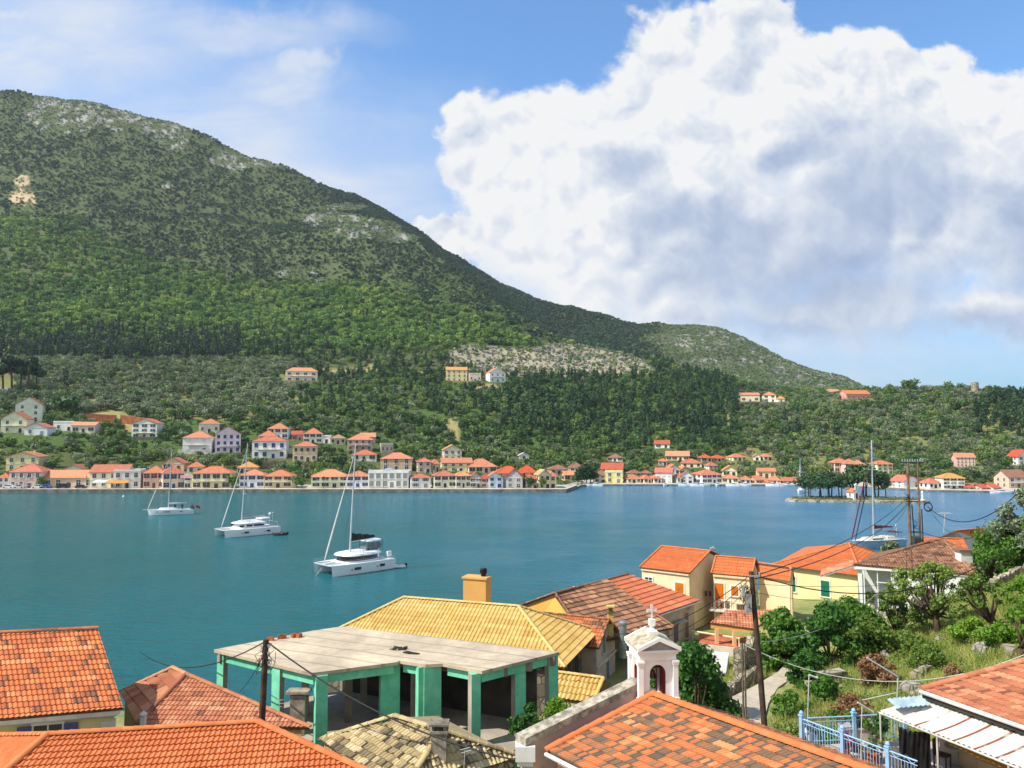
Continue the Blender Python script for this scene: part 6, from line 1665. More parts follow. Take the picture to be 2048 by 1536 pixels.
    k=MB(); k.box((0,0,2.83),(.46,.46,.24)); k.box((0,0,2.97),(.36,.36,.07)); k.lathe((0,0,3.0),[(.15,0),(.1,.07),(.12,.15),(.17,.19)],12); k.box((0,0,3.31),(.27,.27,.25)); k.build('pedestal',W2,e)
    k=MB(); k.box((0,0,3.7),(.08,.06,.56)); k.box((0,0,3.8),(.38,.058,.08))
    for x,z in((-.19,3.8),(.19,3.8),(0,3.98)): k.box((x,0,z),(.125,.064,.125),0)
    k.build('cross',mat('#d8d4d4',.8,.05),e)
    k=MB(); k.lathe((0,0,.95),[(.2,0),(.18,.06),(.12,.2),(.1,.3),(.03,.36)],12); k.box((0,0,1.4),(1.1,.08,.08)); k.build('bell',mat('#5f4f38',.4,.2,metal=.7),e)
    e.scale=(.85,.87,.95)
    wb=MB(); wb.box((0,0,-4.5),(w+.1,dp+.1,3.0)); wb.build('shaft',PK_,e)
bell_tower()
# ---- O: house with rusty awning, terrace and blue railing
RUSTY=None
def rust_sheet():
    m,N,b=newmat('rusty white corrugated sheet'); tc=N.n('ShaderNodeTexCoord').outputs['UV']
    g=N.n('ShaderNodeTexCoord').outputs['Object']
    at=N.n('ShaderNodeAttribute',attribute_name='tint').outputs['Fac']
    n1=N.noise(g,1.1,7,.7); n2=N.noise(g,.45,4,.6)
    f=N.math('ADD',N.math('MULTIPLY',at,.5),N.math('ADD',N.math('MULTIPLY',n1,.5),N.math('MULTIPLY',n2,.35)))
    r=N.sstep(f,.75,.86)
    c=N.mix(N.sstep(n1,.3,.7),lin('#cfc9be'),lin('#e4e0d8')); c=N.mix(r,c,lin('#8a4f2e')); c=N.mix(N.sstep(f,.92,1.05),c,lin('#5b3120'))
    N.nt.links.new(c,b.inputs['Base Color']); b.inputs['Roughness'].default_value=.65; return m
def house_O():
    e=bldg('house','beige house with orange tiled roof and rusty corrugated awning at lower right')
    a=PZ(1843,1380,12.6); b=PZ(2048,1451,12.6); d=(b-a).normalized(); E1=a+d*9
    vg=Vector((3.9,.4,.85)); A=a+vg*1.6; B=E1+vg*1.6
    f=MB(); tile_plane(f,[a,E1,B,A],tw=.21,co=.36,ns=4,amp=.03,seed=101,dark=.06,vary=.25,col=vg); caps(f,a,A,.14,.36,lo=.4,hi=.8); f.build('roof',[T_OLD,WOOD],e)
    k=MB(); n=Vector((d.y,-d.x,0)); n=n if n.x<0 else -n
    k.tube([a+n*.06-Vector((0,0,.05)),E1+n*.06-Vector((0,0,.05))],.075,6); k.build('gutter',mat('#cfcac0',.6,.1),e)
    k=MB(); k.prism([xy(a+n*-.02),xy(E1+n*-.02),xy(E1-n*.12),xy(a-n*.12)],12.3,12.5); k.build('fascia',mat('#3a332d',.8,.2),e)
    w0=a-n*.35+d*.4; w1=E1-n*.35
    k=MB(); k.prism([xy(w0),xy(w1),xy(w1-n*6),xy(w0-n*6)],9.0,12.4); k.build('wall',mat('#b8a384',.9,.1,.8,stain=.45),e)
    # awning
    c0=PZ(1842,1389,12.25); f0=PZ(1758,1422,11.95); 
    mb=MB(); L=8.2; nrib=44
    for i in range(nrib*4):
        u0=L*i/(nrib*4);u1=L*(i+1)/(nrib*4); z=lambda u:.028*math.sin(u/ (L/nrib)*2*math.pi)
        t=.5+.5*math.sin(int(i/16)*12.9898)
        dd=d
        p0=c0+dd*u0;p1=c0+dd*u1; q0=f0+dd*u0*1.0;q1=f0+dd*u1*1.0
        for j in range(4):
            A0=p0.lerp(q0,j/4)+Vector((0,0,z(u0)-.05*math.sin(j/4*3.14)));A1=p1.lerp(q1,j/4)+Vector((0,0,z(u1)-.05*math.sin(j/4*3.14)));B0=p0.lerp(q0,(j+1)/4)+Vector((0,0,z(u0)-.05*math.sin((j+1)/4*3.14)));B1=p1.lerp(q1,(j+1)/4)+Vector((0,0,z(u1)-.05*math.sin((j+1)/4*3.14)))
            mb.quad(A0,B0,B1,A1,0,(.45+.4*t) if (i%16) in(0,1,15) else .3*t)
    aw=mb.build('awning',rust_sheet(),e,smooth=True)
    k=MB()
    for u in(.05,2.4,4.9,7.4):
        p=f0+d*u; k.tube([Vector((p.x,p.y,10.2)),Vector((p.x,p.y,p.z-.05))],.035,6)
    k.tube([f0-Vector((0,0,.06)),f0+d*L-Vector((0,0,.06))],.04,6); k.build('awning_frame',mat('#b9b6ae',.6,.15,3,stain=.4),e)
    k=MB(); o=f0+(c0-f0)*.1
    for i in range(8):
        pass
    pts=[f0.lerp(c0,.35)+d*(1.9+5.4*i/12)+Vector((0,0,-.25-.25*math.sin(i/12*math.pi)*(1-.3*(i%2)))) for i in range(13)]
    mb=MB()
    for p,q in zip(pts,pts[1:]): mb.quad(p,q,q+n*.5+Vector((0,0,-.05)),p+n*.5+Vector((0,0,-.05))); mb.quad(p+Vector((0,0,.012)),p+n*.5+Vector((0,0,-.038)),q+n*.5+Vector((0,0,-.038)),q+Vector((0,0,.012)))
    mb.build('canvas_blind',mat('#cfa24c',.85,.1,1),e)
    L1=(w1-w0).length
    wallwin(e,w0,w1,2.3,10.9,1.1,1.0,'p',frame='#8c7150'); 
    g=MB(); cb=w0+d*2.3+n*.06; g.box((cb.x,cb.y,11.4),(1.0,.03,.9),math.atan2(d.y,d.x)); g.build('curtain',mat('#a8842f',.9,.15,4),e)
    wallwin(e,w0,w1,5.2,10.2,1.0,2.1,'d','#7d5a34',frame='#a08a6a',name='door')
    rebase(e)
    # loose sheet on the awning
    p=PZ(1818,1408,12.25); s_=MB()
    for i in range(20):
        u0=-.7+1.4*i/20;u1=-.7+1.4*(i+1)/20; z=lambda u:.03*math.sin(u*30)+.05
        for th in(0,.01): s_.quad((u0,-.28,z(u0)+th),(u1,-.28,z(u1)+th),(u1,.3,z(u1)+.14+th),(u0,.3,z(u0)+.14+th))
    o=s_.build('loose_sheet',mat('#a9bcc2',.5,.15,3,metal=.3)); o.location=(p.x,p.y,12.2); o.rotation_euler=(0,0,math.atan2(d.y,d.x)+1.4); tag(o,'loose grey-blue corrugated sheet lying on the rusty awning','sheet')
    # black tarp hung under the awning
    t0=f0+d*.15+(c0-f0)*.55; 
    ta=PZ(1797,1452,11.75); tb=PZ(1860,1462,11.75); mb=MB(); nx,nz=26,12; V=[]
    dd=(tb-ta); nn=Vector((dd.y,-dd.x,0)).normalized()
    for i in range(nx+1):
        u=i/nx; drop=1.55-.25*abs(math.sin(u*11))+(.25 if u>.55 else -.12)
        for j in range(nz+1):
            v=j/nz; p=ta+dd*u+nn*(.10*math.sin(u*19)*v+.05*math.sin(u*43+v*5))-Vector((0,0,drop*v+.1*math.sin(u*math.pi)*(1-v)))
            V.append(p)
    idx=[(i*(nz+1)+j,(i+1)*(nz+1)+j,(i+1)*(nz+1)+j+1,i*(nz+1)+j+1) for i in range(nx) for j in range(nz)]
    mb.add(V,idx); o=mb.build('tarpaulin',mat('#17181a',.6,.3,3),smooth=True); sm=o.modifiers.new('thickness','SOLIDIFY'); sm.thickness=.012; tag(o,'ragged black tarpaulin hanging from the rusty awning over the terrace','tarpaulin')
house_O()
ZT=10.2
def terrace():
    P=[PZ(1602,1492,ZT),PZ(1818,1479,ZT),PZ(1880,1500,ZT)+Vector((3,0,0)),Vector((20,20,ZT)),Vector((12.3,20,ZT))]
    m,N,b=newmat('terrace paving'); tc=N.n('ShaderNodeTexCoord').outputs['Object']
    br=N.n('ShaderNodeTexBrick',{'Vector':tc,'Scale':1.6,'Color1':(*lin('#b9ada0'),1),'Color2':(*lin('#c8bcae'),1),'Mortar':(*lin('#9a8f84'),1),'Mortar Size':.012})
    c=N.mix(N.math('MULTIPLY',N.sstep(N.noise(tc,.9,5,.65),.5,.75),.6),br.outputs[0],lin('#b58a72'))
    N.nt.links.new(c,b.inputs['Base Color']); b.inputs['Roughness'].default_value=.8
    mb=MB(); mb.prism([xy(p) for p in P],7.5,ZT); o=mb.build('terrace',m); tag(o,'pale paved terrace of the beige house inside the light blue railing','terrace')
    BL=mat('#8fb6d8',.45,.08,2); 
    corner=PZ(1604,1490,ZT); mid=PZ(1686,1523,ZT); d=(mid-corner); end=corner+d*2.6; back=PZ(1812,1479,ZT)
    def rail(a,b_,label,posts,curl):
        e=empty('railing',a,0,label,'railing','light blue terrace railings'); v=b_-a; L=v.length; u=v.normalized(); h=1.05
        for t in posts:
            p=v*t; k=MB(); k.box((p.x,p.y,.55),(.13,.13,1.1),math.atan2(u.y,u.x)); k.box((p.x,p.y,1.13),(.18,.18,.06),math.atan2(u.y,u.x)); k.lathe((p.x,p.y,1.16),[(.05,0),(.085,.06),(.05,.13),(.01,.15)],8); k.build('post',BL,e)
        k=MB(); k.tube([Vector((0,0,h-.05)),v+Vector((0,0,h-.05))],.03,6); k.tube([Vector((0,0,h-.2)),v+Vector((0,0,h-.2))],.016,5); k.tube([Vector((0,0,.12)),v+Vector((0,0,.12))],.02,5); k.build('rail',BL,e)
        k=MB(); nb=int(L/.115)
        for i in range(1,nb): p=v*(i/nb); k.tube([p+Vector((0,0,.12)),p+Vector((0,0,h-.2))],.011,4,cap=False)
        bo=k.build('balusters',BL,e); bo['kind']='stuff'
        if curl:
            k=MB(); 
            for i in range(int(L/.55)):
                p=v*((i+.5)/int(L/.55)); k.tube([p+u*(-.2+.4*q/8)+Vector((0,0,h-.125+.05*math.sin(q/8*6.28))) for q in range(9)],.012,4)
            k.build('scrollwork',BL,e)
        return e
    rail(corner,back,'light blue railing along the back of the terrace, facing the grassy slope',(.5,.99),False)
    rail(corner,end,'light blue scrolled railing along the left edge of the terrace above the church roof',(0,.385,.77),True)
    # plant pots and clutter
    def pot(px,py,label,r,h,col,plant,lc,seed,sq=False):
        p=PZ(px,py,ZT); e=empty('plant_pot',p,0,label,'plant pot','plant pots on the terrace')
        k=MB()
        if sq: k.box((0,0,h/2),(r*3.2,r*1.5,h)); k.box((0,0,h),(r*3.4,r*1.7,.06))
        else: k.lathe((0,0,0),[(r*.7,0),(r*.95,h*.8),(r*1.08,h*.82),(r*1.08,h),(r*.9,h)],12)
        k.build('pot',mat(col,.8,.1,3),e)
        k=plant; rng=np.random.default_rng(seed); L=[(rng.normal()*r*.6,rng.normal()*r*.6,h+k*(.25+.6*rng.random()),k*.32) for _ in range(6)]
        c=crown('plant',seed,L,420,.055+.02*k,lc,jit=.9); link(c,e); return e
    pot(1624,1482,'white tub standing in the back left corner of the terrace railing',.28,.42,'#c9d2d8',.25,LM['olive'],300)
    pot(1716,1478,'stone trough with yellow-green flowering plant by the back railing',.42,.5,'#a9a59c',.55,LM['bright'],301,True)
    pot(1757,1493,'thin leafy shrub in a pot in the middle of the terrace',.2,.3,'#8a5a40',.75,LM['broad'],302)
    pot(1697,1513,'pot with dark red and pink flowers beside the scrolled railing',.26,.35,'#b0553a',.5,leafmat('pink petals',lin('#6b2030'),lin('#a04a60'),lin('#c9a0a8'),.2),303)
    pot(1712,1520,'white flowering pot right of the dark red flowers',.24,.32,'#c9c4bc',.4,leafmat('white petals',lin('#5d6b45'),lin('#b9b4b0'),lin('#d8d4d0'),.2),304)
    pot(1746,1525,'terracotta pot with grey-green bush near the lower railing post',.26,.4,'#a8603f',.55,LM['olive'],305)
    pot(1897,1516,'pot of vivid red flowers against the beige house wall',.2,.55,'#4a342a',.4,leafmat('red petals',lin('#3a4a22'),lin('#b02026'),lin('#c8323a'),.2),306)
    def chairs():
        p=PZ(1885,1534,ZT); e=empty('garden_chair',p,.7,'dark brown garden chair standing in front of the beige wall','chair')
        m=mat('#4d352b',.6,.15,3)
        k=MB(); k.box((0,0,.44),(.46,.46,.05)); k.build('seat',m,e); k=MB(); k.box((0,.21,.72),(.46,.05,.52)); k.build('backrest',m,e)
        for x in(-.2,.2):
            for y in(-.2,.2): k=MB(); k.box((x,y,.21),(.045,.045,.42)); k.build('leg',m,e)
        p=PZ(1916,1534,ZT); e=empty('garden_table',p,0,'small round grey table beside the dark brown garden chair','table'); m=mat('#8f948f',.5,.1)
        k=MB(); k.lathe((0,0,.7),[(.42,0),(.42,.035)],18); k.build('table_top',m,e); k=MB(); k.lathe((0,0,0),[(.25,0),(.25,.03),(.035,.05),(.035,.7)],10); k.build('stand',m,e)
        p=PZ(1801,1536,ZT); k=MB(); k.lathe((0,0,0),[(.3,0),(.34,.2),(.33,.5),(.36,.52),(.3,.62),(.05,.7)],14); o=k.build('water_barrel',mat('#5d564a',.8,.2,2)); o.location=p; tag(o,'squat dark grey covered barrel at the lower edge of the terrace','barrel')
    chairs()
terrace()
# ---------------------------------------------------------------- lane, walls, poles, wires on the near slope
def drape(pts,dz): return [Vector((p[0],p[1],gz(p[0],p[1])+dz)) for p in pts]
def lane():
    Lf=[(8.6,34),(10.2,38),(11.2,41.5),(12.1,44.8),(14.6,47.6),(17.0,50.3),(18.0,52)]; Rt=[(11.2,33.5),(12.1,37),(12.75,40.2),(14.4,44.3),(16.0,47.4),(17.9,49.6),(18.9,51.2)]
    mb=MB(); n=7
    L2=[];R2=[]
    for i in range(len(Lf)-1):
        for k in range(4):
            t=k/4; L2.append(Vector(Lf[i]).lerp(Vector(Lf[i+1]),t)); R2.append(Vector(Rt[i]).lerp(Vector(Rt[i+1]),t))
    rows=[]
    for a,b in zip(L2,R2):
        r=[]
        za=max(gz(*a.lerp(b,q)) for q in(0,.25,.5,.75,1))+.12
        for q in range(6):
            p=a.lerp(b,q/5); r.append((p.x,p.y,za))
        rows.append(r)
    V=[p for r in rows for p in r]; Fc=[(i*6+j,i*6+j+1,(i+1)*6+j+1,(i+1)*6+j) for i in range(len(rows)-1) for j in range(5)]
    mb.add(V,Fc)
    # kerb edges reaching down into the slope
    for j in(0,5):
        for i in range(len(rows)-1):
            a,b=Vector(rows[i][j]),Vector(rows[i+1][j]); mb.quad(a,b,b-Vector((0,0,1.5)),a-Vector((0,0,1.5)))
    m,N,b=newmat('pale lane concrete'); g=N.n('ShaderNodeTexCoord').outputs['Object']
    c=N.ramp(N.math('ADD',N.math('MULTIPLY',N.noise(g,.7,6,.7),.6),N.math('MULTIPLY',N.noise(g,6,5,.7),.4)),[(.3,'#978b78'),(.5,'#b5a893'),(.7,'#c6baa4')])
    N.nt.links.new(c,b.inputs['Base Color']); b.inputs['Roughness'].default_value=.95
    o=mb.build('lane',m); tag(o,kind='structure')
lane()
def yard():
    mb=MB(); P=[PZ(1392,1300,4.75),PZ(1458,1306,4.75),PZ(1452,1346,4.75),PZ(1380,1352,4.75)]
    mb.prism([xy(p) for p in P],2.0,4.78); tag(mb.build('yard',mat('#cfc8bc',.9,.15,.6)),kind='structure')
yard()
RUB=stonemat('dry stone','#6f6655','#958a74','#b3a78d',3.2,1.0)
def stone_wall(pts,h,t,label,dz0=-.4):
    """rough stone wall with an uneven top along a ground line"""
    rng=random.Random(len(label)); V=[];mb=MB(); S=[]
    for a,b in zip(pts,pts[1:]):
        a=Vector(a);b=Vector(b); k=max(2,int((b-a).length/.35))
        for i in range(k): S.append(a.lerp(b,i/k))
    S.append(Vector(pts[-1]))
    for i,p in enumerate(S):
        d=(S[min(i+1,len(S)-1)]-S[max(0,i-1)]).normalized(); n=Vector((-d.y,d.x))
        z=gz(p.x,p.y); hh=h*(1+rng.uniform(-.14,.14)); j=rng.uniform(-.05,.05)
        V+= [(p.x+n.x*(t/2+j),p.y+n.y*(t/2+j),z+dz0),(p.x+n.x*(t/2+j)*.85,p.y+n.y*(t/2+j)*.85,z+hh),(p.x-n.x*(t/2-j)*.85,p.y-n.y*(t/2-j)*.85,z+hh+rng.uniform(-.06,.06)),(p.x-n.x*(t/2-j),p.y-n.y*(t/2-j),z+dz0)]
    k=len(S); Fc=[(i*4+j,i*4+j+1,(i+1)*4+j+1,(i+1)*4+j) for i in range(k-1) for j in range(3)]+[(0,1,2,3),(k*4-1,k*4-2,k*4-3,k*4-4)]
    mb.add(V,Fc); return tag(mb.build('stone_wall',RUB),label,'wall')
stone_wall([(9.6,39),(11.0,42.5),(12.0,45.4),(14.2,48.4),(15.8,50.4)],1.15,.5,'grey rubble wall along the left side of the lane')
stone_wall([(14.2,49.6),(15.9,51.6)],2.6,.6,'tall ruined rubble stub at the head of the lane behind the pole')
stone_wall([(36,58.5),(40,62),(46,67)],.9,.5,'dry stone wall along the grassy slope at the right edge')
def steps_and_rocks():
    for i,(px,py,w,d,h,lab) in enumerate([(1652,1383,2.3,1.3,.45,'broad flat concrete block in the grass left of the thin posts'),(1664,1370,1.8,.9,.8,'second concrete block behind the broad flat one'),
            (1862,1342,2.0,.6,.35,'upper pale stone step in the grass of the right slope'),(1838,1352,2.4,.7,.3,'lower pale stone step in the grass of the right slope'),(2030,1310,2.6,1.2,.5,'pale rock slab under the trees at the right edge'),(2020,1285,2.2,1.0,.5,'upper rock slab beside the bare trunk at the right edge')]):
        p=ghit(px,py); mb=MB(); rng=random.Random(i)
        poly=[(w/2*math.cos(a)*(1.15+rng.uniform(-.15,.1)) if True else 0,d/2*math.sin(a)*(1.15+rng.uniform(-.15,.1))) for a in [math.pi/4+math.pi/2*k+rng.uniform(-.15,.15) for k in range(4)]]
        mb.prism(poly,-.4,[h+rng.uniform(-.06,.06) for _ in poly]); o=mb.build('stone_block',stonemat('block',*['#857c6c','#a1967f','#b8ad95'],.9,.4)); o.location=p; o.rotation_euler=(0,0,.3*i); tag(o,lab,'stone')
    for i,(px,py,r,lab) in enumerate([(1777,1316,.55,'upright grey boulder below the brown dry bush'),(1968,1305,.5,'grey boulder at the foot of the leaning tree on the right slope'),(1825,1388,.6,'jagged grey boulder at the top corner of the orange tiled roof'),(1566,1430,.45,'grey boulder under bare twigs beside the lane'),(1880,1282,.3,'small white stone in the grass under the dark trunk'),(1770,1237,.8,'round white boulder at the porch of the white house')]):
        p=ghit(px,py)
        bm=bmesh.new(); bmesh.ops.create_icosphere(bm,subdivisions=3,radius=r)
        from mathutils import noise
        for v in bm.verts: v.co*=1+.35*noise.noise(v.co*1.6/r+Vector((i*7,0,0)))+.12*noise.noise(v.co*5/r); v.co.z*=.85
        me=bpy.data.meshes.new('boulder'); bm.to_mesh(me); bm.free(); me.materials.append(stonemat('boulder rock','#7d786d','#a39d90','#c2bcaf',1.6,.6)); o=bpy.data.objects.new('boulder',me); link(o); o.location=p+Vector((0,0,r*.25)); tag(o,lab,'boulder')
steps_and_rocks()
POLE=mat('#4a3a2f',.9,.3,2.2,bump=.4,bscale=12,stain=.4); BLK=mat('#1b1b1d',.6,.1); GALV=mat('#a9aaa6',.5,.15,4,metal=.3)
def wires_clutter(mb,x,y,z,n,s,seed):
    rng=random.Random(seed)
    for i in range(n):
        p=[Vector((x+rng.uniform(-s,s),y+rng.uniform(-.2,.2),z+rng.uniform(-s*2.2,s))) for _ in range(4)]
        q=[]
        for k in range(10):
            t=k/9; q.append(p[0]*(1-t)**3+p[1]*3*t*(1-t)**2+p[2]*3*t*t*(1-t)+p[3]*t**3)
        mb.tube(q,.013,4,cap=False)
POLETOP={}
def pole_left():
    tp=PD(532,1279,35.5); e=empty('utility_pole',(tp.x,tp.y,3.5),0,'short dark wooden utility pole with tangled wires in front of the mint green frame','utility pole','wooden utility poles')
    h=tp.z-3.5; k=MB(); k.tube([(-.28,0,-.6),(-.14,0,h*.5),(0,0,h)],[.17,.15,.13],10); k.build('shaft',POLE,e)
    k=MB(); wires_clutter(k,0,-.1,h-.5,12,.5,5); k.build('tangled_wires',BLK,e)
    k=MB(); 
    for z in(h-.25,h-.6,h-1.0): k.box((.16,-.08,z),(.1,.1,.14)); k.box((-.15,-.08,z-.1),(.08,.1,.1))
    k.build('insulator',GALV,e); POLETOP['left']=tp
def pole_mid():
    b=Vector((12.35,38.3,7.1)); tp=PD(1502,1143,38.3); e=empty('utility_pole',(b.x,b.y,b.z),0,'tall brown wooden utility pole beside the lane in front of the stepped cream houses','utility pole','wooden utility poles')
    dx=tp.x-b.x; h=tp.z-b.z; k=MB(); k.tube([(-.02,0,-.5),(dx*.5,0,h*.5),(dx,0,h)],[.15,.135,.115],10); k.build('shaft',POLE,e)
    k=MB(); wires_clutter(k,dx-.25,-.1,h-.9,26,.42,8); k.build('tangled_wires',BLK,e)
    k=MB(); k.box((dx-.2,-.1,h-1.5),(.3,.2,.9)); k.box((dx-.42,-.12,h-.9),(.14,.14,.5)); k.build('junction_box',GALV,e)
    k=MB(); k.box((dx+.15,-.1,h-.2),(.5,.08,.08)); 
    for z in(.05,.12): k.lathe((dx+.38,-.1,h-.2+z),[(.04,0),(.05,.03),(.03,.07)],8)
    k.build('insulator',GALV,e); POLETOP['mid']=tp
    # thin double post beside it
    for i,(px,lab) in enumerate([(1482,'thin weathered grey post, left of two beside the tall utility pole'),(1487,'thin weathered grey post, right of two beside the tall utility pole')]):
        t=PD(px,1287+2*i,39.2+.2*i); g=gz(t.x+.05,t.y); k=MB(); k.tube([(0,0,-.3),(0,0,t.z-g)],[.055,.045],7); o=k.build('post',mat('#6d6152',.9,.3,3)); o.location=(t.x+.05,t.y,g); tag(o,lab,'post','thin posts by the lane'); POLETOP['thin%d'%i]=t
def pole_double():
    d=92; a=PD(1815,925,d); b=PD(1835,925,d); g=3.0
    e=empty('utility_pole',(a.x,a.y,g),0,'pair of tall wooden poles with a transformer and a row of insulators near the shore','utility pole','wooden utility poles')
    sep=b.x-a.x; h=a.z-g
    for x,w in((0,.2),(sep,.16)):
        k=MB(); k.tube([(x+.05,0,-.5),(x,0,h*.5),(x,0,h)],[w,w*.85,w*.7],9); k.build('shaft',mat('#7a6450',.9,.3,1.2,stain=.4),e)
    k=MB(); k.box((sep*.5,0,h-.02),(2.6,.16,.16)); k.box((sep*.5,0,h-1.6),(sep+.5,.12,.12)); k.box((sep*.5,0,h-4.6),(sep+.3,.12,.12)); k.box((sep*.5,0,h-8.2),(sep+.3,.14,.14)); k.build('crossarm',mat('#3b3330',.8,.2,3),e)
    k=MB()
    for i in range(9): 
        x=sep*.5-1.2+2.4*i/8; k.lathe((x,0,h+.06),[(.05,0),(.1,.06),(.06,.1),(.1,.16),(.05,.22),(.09,.28),(.02,.34)],8)
    k.build('insulator',mat('#82a0a0',.3,.1),e)
    k=MB(); k.box((sep*.55,-.1,h-9.3),(.95,.6,1.3)); 
    for i in range(6): k.box((sep*.55-.4+.16*i,-.45,h-9.3),(.05,.12,1.1))
    k.build('transformer',mat('#4b5152',.6,.15,3),e)
    k=MB(); wires_clutter(k,-.15,-.2,h-4,14,.55,13); wires_clutter(k,sep*.6,-.2,h-7,12,.5,14)
    c=[Vector((sep+1.0+.5*math.cos(q/12*6.283),-.1,h-5.2+.5*math.sin(q/12*6.283))) for q in range(13)]
    k.tube(c,.05,5); k.tube([p*1.0+Vector((.05,0,-.08)) for p in c],.045,5); k.tube([(sep+.25,-.1,h-5.5),(sep+.3,-.1,h-9.8)],.06,6); k.tube([(.3,-.1,h-5),(.45,-.1,h-9)],.06,6); k.build('cables',BLK,e)
    POLETOP['dblL']=a; POLETOP['dblR']=b
pole_left(); pole_mid(); pole_double()
def wire(a,b,sag,r,label,col=BLK,n=20,group=None):
    a=Vector(a);b=Vector(b); pts=[]
    for i in range(n+1):
        t=i/n; p=a.lerp(b,t); p.z-=sag*4*t*(1-t); pts.append(p)
    k=MB(); k.tube(pts,r,5,cap=False); o=k.build('overhead_wire',col); return tag(o,label,'wire',group)
def all_wires():
    M=POLETOP['mid'];D=POLETOP['dblL'];Lp=POLETOP['left']; R=POLETOP['dblR']
    g='overhead wires'
    wire(M+Vector((.2,0,-.2)),D+Vector((-.1,0,-4.1)),.9,.028,'upper of two black cables sagging from the tall pole to the double pole',group=g)
    wire(M+Vector((.2,0,-.35)),D+Vector((-.1,0,-4.9)),1.2,.03,'lower of two black cables sagging from the tall pole to the double pole',group=g)
    wire(M+Vector((.1,0,-.15)),PD(2060,1065,52),2.2,.03,'thick black cable sagging from the tall pole past the white house to the right edge',group=g)
    wire(M+Vector((.1,0,-.6)),PD(1900,1150,74),.5,.012,'thin wire from the tall pole towards the white house',group=g)
    wire(M+Vector((.1,0,-1.0)),PD(1780,1185,72),.6,.012,'lower thin wire from the tall pole towards the yellow house',group=g)
    wire(M+Vector((-.2,0,-.3)),PD(1235,1268,50),.7,.02,'upper cable from the tall pole down to the bell tower side',group=g)
    wire(M+Vector((-.2,0,-.5)),PD(1240,1282,50),1.0,.018,'lower cable from the tall pole down to the bell tower side',group=g)
    wire(M+Vector((-.2,0,-.8)),PD(1395,1262,72),.3,.012,'thin wire from the tall pole to the long brown-roofed house',group=g)
    wire(R+Vector((1.0,0,-5.2)),PD(2060,960,66),2.6,.045,'thick black cable rising from the double pole to the right edge',group=g)
    wire(R+Vector((.2,0,-8.2)),PD(2060,1030,70),1.4,.035,'black cable from the foot of the double pole to the right edge',group=g)
    wire(R+Vector((1.2,0,-5.5)),PD(1910,1072,104),.4,.02,'thin wire from the coil of the double pole to the blue-grey gable',group=g)
    wire(D+Vector((-.2,0,-4.8)),PD(1716,1098,118),.3,.02,'thin wire from the double pole down to the left behind the yellow roof',group=g)
    wire(D+Vector((-.2,0,-5.3)),PD(1745,1098,116),.3,.02,'second thin wire from the double pole down to the left',group=g)
    wire(Lp+Vector((.05,0,-.1)),PD(1045,1523,31),.75,.035,'thick black cable from the short dark pole down across the grey tiled roof',group=g)
    wire(PD(1045,1523,31),PD(1180,1560,29),.1,.03,'black cable passing below the corner of the church',group=g)
    wire(Lp+Vector((-.05,0,-.1)),PD(280,1303,62),1.2,.03,'black cable sagging from the short dark pole out over the water to the left',group=g)
    wire(Lp+Vector((-.05,0,-.6)),PD(470,1390,52),.3,.02,'thin wire hanging from the short dark pole to the left column',group=g)
    wh=mat('#b9bcae',.6,.1)
    T=POLETOP['thin1']
    wire(T,PD(2060,1305,36),1.55,.022,'pale rope-like cable sagging from the thin post across the grassy slope',wh,group=g)
    wire(PD(1512,1285,38.3),PD(1760,1180,66),.9,.018,'pale cable rising from the tall pole over the green bushes',wh,group=g)
all_wires()
def aerials():
    def post(px,py0,py1,d,label,arms,r=.025,name='aerial',cat='aerial'):
        t=PD(px,py0,d); b=PD(px-3,py1,d); k=MB(); k.tube([(0,0,-.3),(t.x-b.x,0,t.z-b.z)],r,6); 
        for ax,az,bx,bz,w in arms: k.tube([(t.x-b.x+ax,0,t.z-b.z+az),(t.x-b.x+bx,0,t.z-b.z+bz)],w,5)
        o=k.build(name,mat('#b4b5b0',.5,.1,3)); o.location=b; tag(o,label,cat,'posts and aerials')
    post(1618,1350,1425,33,'thin grey post with a pale lamp head on the right slope',[(0,0,.28,-.1,.05),(.28,-.1,.36,-.11,.06)],name='lamp_post',cat='lamp post')
    post(1796,1353,1400,32,'thin grey post with a long slanting pale bar behind the rusty awning',[(-.02,0,-1.25,.75,.035)])
    post(1724,1412,1500,27.5,'thin pole with a slanting aerial bar standing on the terrace',[(-.15,.12,.4,-.22,.035),(0,.2,1.2,.45,.018)],r=.018)
    post(1890,1027,1060,95,'small white television aerial above the blue-grey gabled house',[(-.9,.0,.9,0,.04),(-.5,.12,.5,.12,.03)],r=.04)
    post(1421,1098,1110,84,'small white television aerial on the tallest cream house',[(-.1,.1,.5,.1,.05),(.0,.1,.35,.3,.03)],r=.04)
    post(560,1400,1452,36,'thin dark aerial with short rungs on the low red hip roof',[(-.22,0,.22,0,.012),(-.18,-.15,.18,-.15,.012),(-.1,-.3,.1,-.3,.012)],r=.015)
    post(930,1500,1536,31,'small dark aerial on the lichen-grey barrel tiled roof',[(-.2,0,.2,.1,.014),(-.15,-.12,.25,.0,.014)],r=.014)
    # chimney and stove pipe on house B's eave
    p=PZ(588,1440,8.0); k=MB(); k.box((0,0,-.3),(.75,.5,2.0)); k.box((0,0,.85),(1.15,.7,.12)); 
    for x in(-.3,.3): k.box((x,0,.74),(.14,.4,.14))
    o=k.build('chimney_stack',mat('#9b8f7e',.9,.3,2.5,bump=.4,bscale=9,stain=.4)); o.location=(p.x,p.y+.8,8.3); tag(o,'weathered grey chimney with a wide stone cap under the mint green frame','chimney')
aerials()
